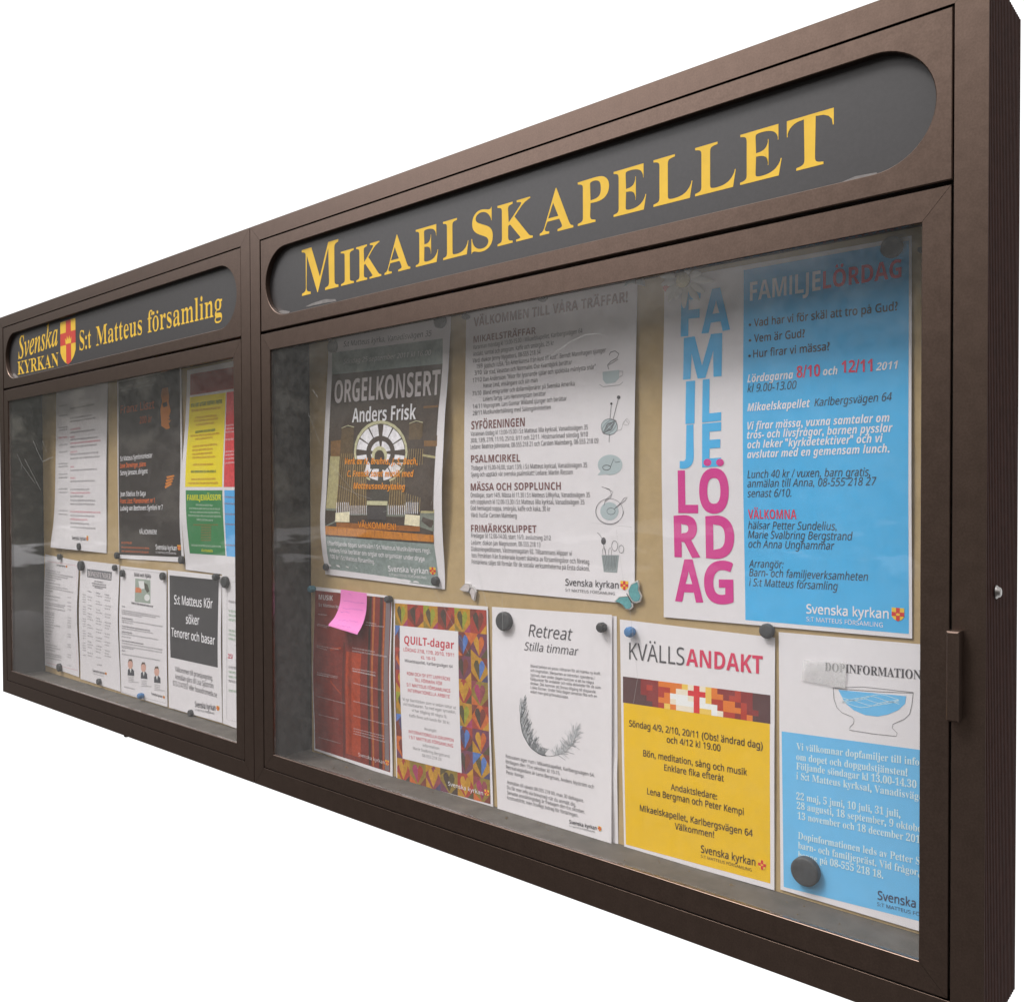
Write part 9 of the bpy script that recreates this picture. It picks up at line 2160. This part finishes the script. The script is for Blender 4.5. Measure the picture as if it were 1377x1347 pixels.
# ------------------------------------------------------------------ display cases
CW = W - .0016
ST = DT + .0048                                              # lower edge of the sign panel
def stadium(x0, x1, z0, z1, n=20, grow=0.0):
    r = (z1 - z0) / 2 + grow; zc = (z0 + z1) / 2; pts = []
    for k in range(n + 1): a = math.pi/2 + math.pi*k/n; pts.append((x0 - grow + r + r*math.cos(a), zc + r*math.sin(a)))
    for k in range(n + 1): a = -math.pi/2 + math.pi*k/n; pts.append((x1 + grow - r + r*math.cos(a), zc + r*math.sin(a)))
    return pts
def make_case(ox, label):
    root = bpy.data.objects.new('notice_case', None); COL.objects.link(root); root.location = (ox + .0008, 0, 0)
    root.empty_display_size = .1; tag(root, label, 'display case', 'notice cases joined side by side')
    for s in ('left', 'right', 'bottom', 'top'):
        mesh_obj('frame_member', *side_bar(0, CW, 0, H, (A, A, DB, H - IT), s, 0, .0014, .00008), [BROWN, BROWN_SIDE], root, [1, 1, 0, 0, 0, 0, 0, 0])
    body = MB()
    body.box(.002, .010, .0015, DEPTH, .002, H - .002).box(.0101, CW - .0101, .0015, DEPTH, .002, .010).box(.0101, CW - .0101, .0015, DEPTH, H - .010, H - .002)
    body.box(.0101, CW - .0101, DEPTH - .006, DEPTH - .0002, .0101, H - .0101)
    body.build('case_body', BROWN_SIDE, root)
    rib = MB(); n = 22; y0, y1 = .0015, DEPTH                  # ribbed side plate: an extruded profile
    prof = []
    for k in range(n):
        a = y0 + (y1 - y0)*k/n; p = (y1 - y0)/n
        prof += [(CW - .0018, a), (CW - .0018, a + p*.22), (CW - .0008, a + p*.40), (CW - .0008, a + p*.82)]
    prof += [(CW - .0018, y1), (CW - .0099, y1), (CW - .0099, y0)]
    m = len(prof); tri = tessellate_polygon([[Vector((x, y, 0)) for x, y in prof]])
    rib.add([(x, y, .002) for x, y in prof] + [(x, y, H - .002) for x, y in prof], [(k, (k+1) % m, m + (k+1) % m, m + k) for k in range(m)] + [tuple(t)[::-1] for t in tri] + [tuple(m + i for i in t) for t in tri])
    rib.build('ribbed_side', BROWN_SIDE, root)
    # inside of the cabinet
    ins = MB(); FZ, CZ = GB - .0155, DT - .0075
    ins.box(.0101, CW - .0101, .0245, .0985, FZ - .012, FZ)
    ins.build('cabinet_floor', INSIDE, root)
    MB().box(.0101, .034, .0215, .0985, FZ + .0002, CZ - .0002).build('cabinet_side', DARK_IN, root)
    MB().box(CW - .034, CW - .0101, .0215, .0985, FZ + .0002, CZ - .0002).build('cabinet_side', DARK_IN, root)
    MB().box(A - .006, A + .014, .0075, .0210, GB - .02, CZ - .001).box(CW - A - .014, CW - A + .006, .0075, .0210, GB - .02, CZ - .001).box(A + .0145, CW - A - .0145, .0075, .0210, DB - .008, GB - .0165).build('door_stop', DARK_IN, root)
    MB().box(.0101, CW - .0101, .0245, .0985, CZ, CZ + .012).box(A + .001, CW - A - .001, .0135, .0240, DT - .006, ST + .008).build('header_rail', DARK_IN, root)
    MB().box(.050, CW - .038, .0900, .0950, FZ + .0005, CZ - .0005).build('pin_board', BOARD, root)
    # sign panel with its long slot
    x0, x1, z0, z1 = A + .0016, CW - A - .0016, ST, IT - .0014; c = .0011
    out0 = [(x0, z0), (x1, z0), (x1, z1), (x0, z1)]; out1 = [(x0+c, z0+c), (x1-c, z0+c), (x1-c, z1-c), (x0+c, z1-c)]
    S0 = stadium(.0456, CW - .0456, .8315, .9490, 24, .0008); S1 = stadium(.0456, CW - .0456, .8315, .9490, 24)
    v = []; f = []; yf, yb = .0008, .0100
    tri = tessellate_polygon([[Vector((x, z, 0)) for x, z in out1], [Vector((x, z, 0)) for x, z in S0[::-1]]])
    v += [(x, yf, z) for x, z in out1 + S0[::-1]]; f += [tuple(t) for t in tri]
    b = len(v); v += [(x, yf + c, z) for x, z in out0] + [(x, yb, z) for x, z in out0]
    for k in range(4): j = (k+1) % 4; f += [(k, j, b+j, b+k), (b+k, b+j, b+4+j, b+4+k)]
    b = len(v); ns = len(S1); v += [(x, yf, z) for x, z in S0] + [(x, yf + .0008, z) for x, z in S1] + [(x, yb, z) for x, z in S1]
    for k in range(ns): j = (k+1) % ns; f += [(b+k, b+j, b+ns+j, b+ns+k), (b+ns+k, b+ns+j, b+2*ns+j, b+2*ns+k)]
    mesh_obj('sign_panel', v, f, BROWN, root)
    plate = MB().box(x0 + .006, x1 - .006, .0106, .0130, z0 + .004, z1 - .004).build('sign_plate', SIGN_DARK, root)
    # door
    door = bpy.data.objects.new('door', None); COL.objects.link(door); door.parent = root; door.empty_display_size = .1
    dx0, dx1 = A + .0013, CW - A - .0024
    for s in ('left', 'right', 'bottom', 'top'):
        mesh_obj('door_member', *side_bar(dx0, dx1, DB + .0016, DT, (B - dx0, dx1 - (CW - B), GB - DB - .0016, DT - GT), s, .0006, .0065), BROWN, door)
    MB().box(B + .0001, CW - B - .0001, .0030, .0062, GB + .0001, GT - .0001).build('glass_pane', GLASS, door)
    return root, plate, door
case1, plate1, door1 = make_case(0, 'brown metal notice case of the parish with small shield on its sign')
case2, plate2, door2 = make_case(W, 'brown metal notice case with large yellow MIKAELSKAPELLET sign')
OX1, OX2 = .0008, W + .0008
# chapel sign: letters one by one
v, f = [], []
for k, (ch, xa, xb, z) in enumerate(SIGN2):
    V, F, mn, mx = layout(ch, 'S='); b = len(v); cap = .0765 if k == 0 else .0545
    ys = [y for x, y in V]
    v += [(xa - OX2 + (x - mn)*(xb - xa)/(mx - mn), .01045, z + y*cap) for x, y in V]; f += [tuple(i + b for i in t) for t in F]
mesh_obj('lettering', v, f, YELLOW, plate2)
for font, txt, xa, w, z, dz, cap in SIGN1:
    V, F, mn, mx = layout(txt, {'S': 'S-', 'E': 'E+'}[font]); k = w / (mx - mn)
    mesh_obj('lettering', [(xa - OX1 + (x - mn)*k, .01045, z + dz*(x - mn)*k/w + y*cap) for x, y in V], F, YELLOW, plate1)
def flat(name, pts_list, y, m, parent):
    v, f = [], []
    for pts in pts_list:
        V, F = poly(pts); b = len(v); v += [(x - OX1, y, z) for x, z in V]; f += [tuple(i + b for i in t) for t in F]
    return mesh_obj(name, v, f, m, parent)
sx0, sx1, st, sm, sb = .3668, .4516, .9418, .868, .8372; xm = (sx0 + sx1)/2
flat('shield', [[(sx0, st), (sx0, sm), (sx0 + .010, sm - .014), (sx0 + .024, sm - .024), (xm, sb), (sx1 - .024, sm - .024), (sx1 - .010, sm - .014), (sx1, sm), (sx1, st)]], .01045, YELLOW, plate1)
flat('shield_cross', [[(.3985, st), (.4265, st), (.4265, .8425), (xm, sb), (.3985, .8425)], [(sx0, .914), (.3985, .914), (.3985, .8845), (sx0, .8845)], [(.4265, .914), (sx1, .914), (sx1, .8845), (.4265, .8845)]], .01035, SIGN_RED, plate1)
flat('shield_crown', [[(.397, .8862), (.4268, .8862), (.4295, .9012), (.4215, .8945), (.4185, .9055), (.4118, .8955), (.4050, .9055), (.4020, .8945), (.3940, .9012)]], .01025, YELLOW, plate1)
# handle, screw, scratches, crumbs
hx0, hx1 = 2.3692 - OX2, 2.3802 - OX2
h = MB().box(hx0, hx1, -.0150, .0004, .3035, .3875, .0014); h.build('handle', BROWN, door2)
scr = MB().lathe_y([(.0066, .0), (.0066, -.0012), (.0052, -.0022), (.0044, -.0042), (.0030, -.0050), (.0014, -.0050)], 20)
so = scr.build('side_screw', STEEL, case2, True); so.rotation_euler = (0, 0, math.radians(90)); so.location = (CW - .0008, .0385, .4215)
MB().lathe_y([(.006, 0), (.006, .012), (.004, .014)], 14).build('drain_plug', DARK_IN, case1, True, (.645, .03, -.004)).rotation_euler = (math.radians(-90), 0, 0)
for ci, door, ox in ((0, door1, OX1), (1, door2, OX2)):
    for case, wd, pts in SCRATCHES:
        if case != ci: continue
        fine = []
        for i in range(len(pts) - 1):
            for k in range(5): fine.append(tuple(pts[i][j] + (pts[i+1][j] - pts[i][j])*k/5 for j in (0, 1)))
        fine.append(pts[-1]); V, F = ribbon(fine, wd*.5)
        mesh_obj('glass_scratch', [(x - ox, .0029, z) for x, z in V], F, SCRATCH, door)
for ci, root, ox in ((0, plate1, OX1), (1, plate2, OX2)):      # pale residue along the lower edge of each slot
    for case, pts in WORN:
        if case == ci:
            V, F = poly([(x - ox, z) for x, z in pts]); mesh_obj('worn_residue', [(x, .0101, z) for x, z in V], F, WEAR, root)
rnd = random.Random(5)
for root, ox in ((case1, OX1), (case2, OX2)):                 # crumbs and dust on the cabinet floor
    mb = MB()
    for k in range(60):
        x, y, s = rnd.uniform(.06, 1.13), rnd.uniform(.022, .085), rnd.uniform(.0006, .002)
        if rnd.random() < .1: s *= 2
        z = GB - .0155 + .0002; a = rnd.uniform(0, 3)
        p = [(x + s*math.cos(a + t)*rnd.uniform(.6, 1.3), y + s*math.sin(a + t)*rnd.uniform(.6, 1.3), z) for t in (0, 1.6, 3.1, 4.7)]
        mb.add(p + [(x, y, z + s*.7)], [(0,1,4), (1,2,4), (2,3,4), (3,0,4)])
    mb.build('floor_crumbs', DIRT, root)['kind'] = 'stuff'

# ------------------------------------------------------------------ sheets
for P in POSTERS: build_poster(P)

# ------------------------------------------------------------------ magnets
SHAPES = {k: v for k, v in MISC}
MM = {k: new_mat(k, c, .55, .4, .25, 120, .1) for k, c in MAGC.items()}
def extrude_outline(pts, y0, y1):
    V, F = poly(pts); n = len(V)
    a = sum(pts[k][0]*pts[(k+1) % n][1] - pts[(k+1) % n][0]*pts[k][1] for k in range(n))
    v = [(x/1000, y0, z/1000) for x, z in V] + [(x/1000, y1, z/1000) for x, z in V]
    return v, F + [tuple(n + i for i in t)[::-1] for t in F] + [(k, (k+1) % n, n + (k+1) % n, n + k) for k in range(n)]
def inset(pts, k):
    cx = sum(p[0] for p in pts)/len(pts); cz = sum(p[1] for p in pts)/len(pts)
    return [(cx + (x-cx)*k, cz + (z-cz)*k) for x, z in pts]
WINGC = dict(wing_teal=new_mat('teal_wing', (.12, .36, .38), .4, .5, .2, 300), wing_white=new_mat('pale_wing', (.60, .54, .54), .4, .5, .1, 300), wing_grey=new_mat('grey_wing', (.30, .36, .38), .4, .5, .2, 300))
RIM = new_mat('pale_rim', (.66, .64, .63), .45, .4); LINE = new_mat('dark_line', (.05, .045, .045), .5, .4)
PETAL = new_mat('daisy_petal', (.62, .60, .57), .6, .3, .06, 60); EYE = new_mat('daisy_centre', (.50, .42, .22), .8, .2, .3, 300)
for kind, label, x, y, z, r, col in MAGNETS:
    if kind in ('disc', 'knob'):
        if kind == 'disc':
            t = .006 if r < .012 else .008
            mb = MB().lathe_y([(r*.97, .0015), (r, 0), (r, -t + .0018), (r*.95, -t + .0006), (r*.86, -t), (r*.5, -t + .0003)], 32)
        else: mb = MB().lathe_y([(r*.8, .0015), (r*.85, 0), (r, -.003), (r*.98, -.008), (r*.72, -.011), (r*.3, -.0115)], 9)
        o = mb.build('magnet', MM[col], None, kind == 'disc', (x, y, z))
        tag(o, label, 'magnet', 'magnets holding the notices')
    elif kind == 'butterfly':
        W_ = SHAPES[{'wing_teal': 'teal_wings', 'wing_white': 'white_wings', 'wing_grey': 'grey_wings'}[col]]
        mb = MB()
        for k in (0, 1): mb.add(*extrude_outline(W_[k], -.0012, .0012))
        o = mb.build('butterfly_magnet', RIM, None, False, (x, y, z)); tag(o, label, 'magnet', 'butterfly magnets')
        for k in (0, 1): mesh_obj('wing', *extrude_outline(inset(W_[k], .86), -.0016, -.0013), WINGC[col], o)
        v, f = ribbon(W_[2], 1.3); mesh_obj('insect_body', [(a/1000, -.0020, b/1000) for a, b in v], f, LINE, o)
        if col == 'wing_teal' or col == 'wing_white':
            v, f = [], []
            for k in (0, 1):
                V, F = ribbon(inset(W_[k], .86) + inset(W_[k], .86)[:1], .35); b = len(v); v += [(p/1000, -.00185, q/1000) for p, q in V]; f += [tuple(i + b for i in t) for t in F]
            mesh_obj('wing_lines', v, f, LINE, o)
    elif kind == 'daisy':
        o = MB().lathe_y([(.0095, 0), (.0095, -.003), (.007, -.0055), (.003, -.0065)], 20).build('daisy_magnet', EYE, None, True, (x, y, z)); tag(o, label, 'magnet')
        for (ax, az), (bx, bz) in SHAPES['daisy_petals']:
            L = math.hypot(bx-ax, bz-az); ux, uz = (bx-ax)/L, (bz-az)/L; v, f = [], []; n = 10
            for i in range(n + 1):
                t = i/n; wd = 4.4*math.sin(math.pi*min(1, .12 + t*.86))**.6; lift = -1.5 - 3.0*math.sin(math.pi*t*.8)
                for s, dy in ((-1, .5), (-.5, -.3), (0, 0), (.5, -.3), (1, .5)): v.append(((ax + ux*L*t - uz*wd*s)/1000, (lift + dy)/1000, (az + uz*L*t + ux*wd*s)/1000))
            for i in range(n):
                for s in range(4): f.append((i*5+s, i*5+s+1, i*5+s+6, i*5+s+5))
            nv = len(v); v += [(p[0], p[1] + .0008, p[2]) for p in v]; f += [tuple(nv + i for i in t)[::-1] for t in f]
            mesh_obj('petal', v, f, PETAL, o, None, True)
    else:
        o = MB().lathe_y([(r, 0), (r, -.001), (r*.85, -.003), (r*.4, -.0045)], 18).build('bead_magnet', MM['mag_rd'], None, True, (x, y, z)); tag(o, label, 'magnet')
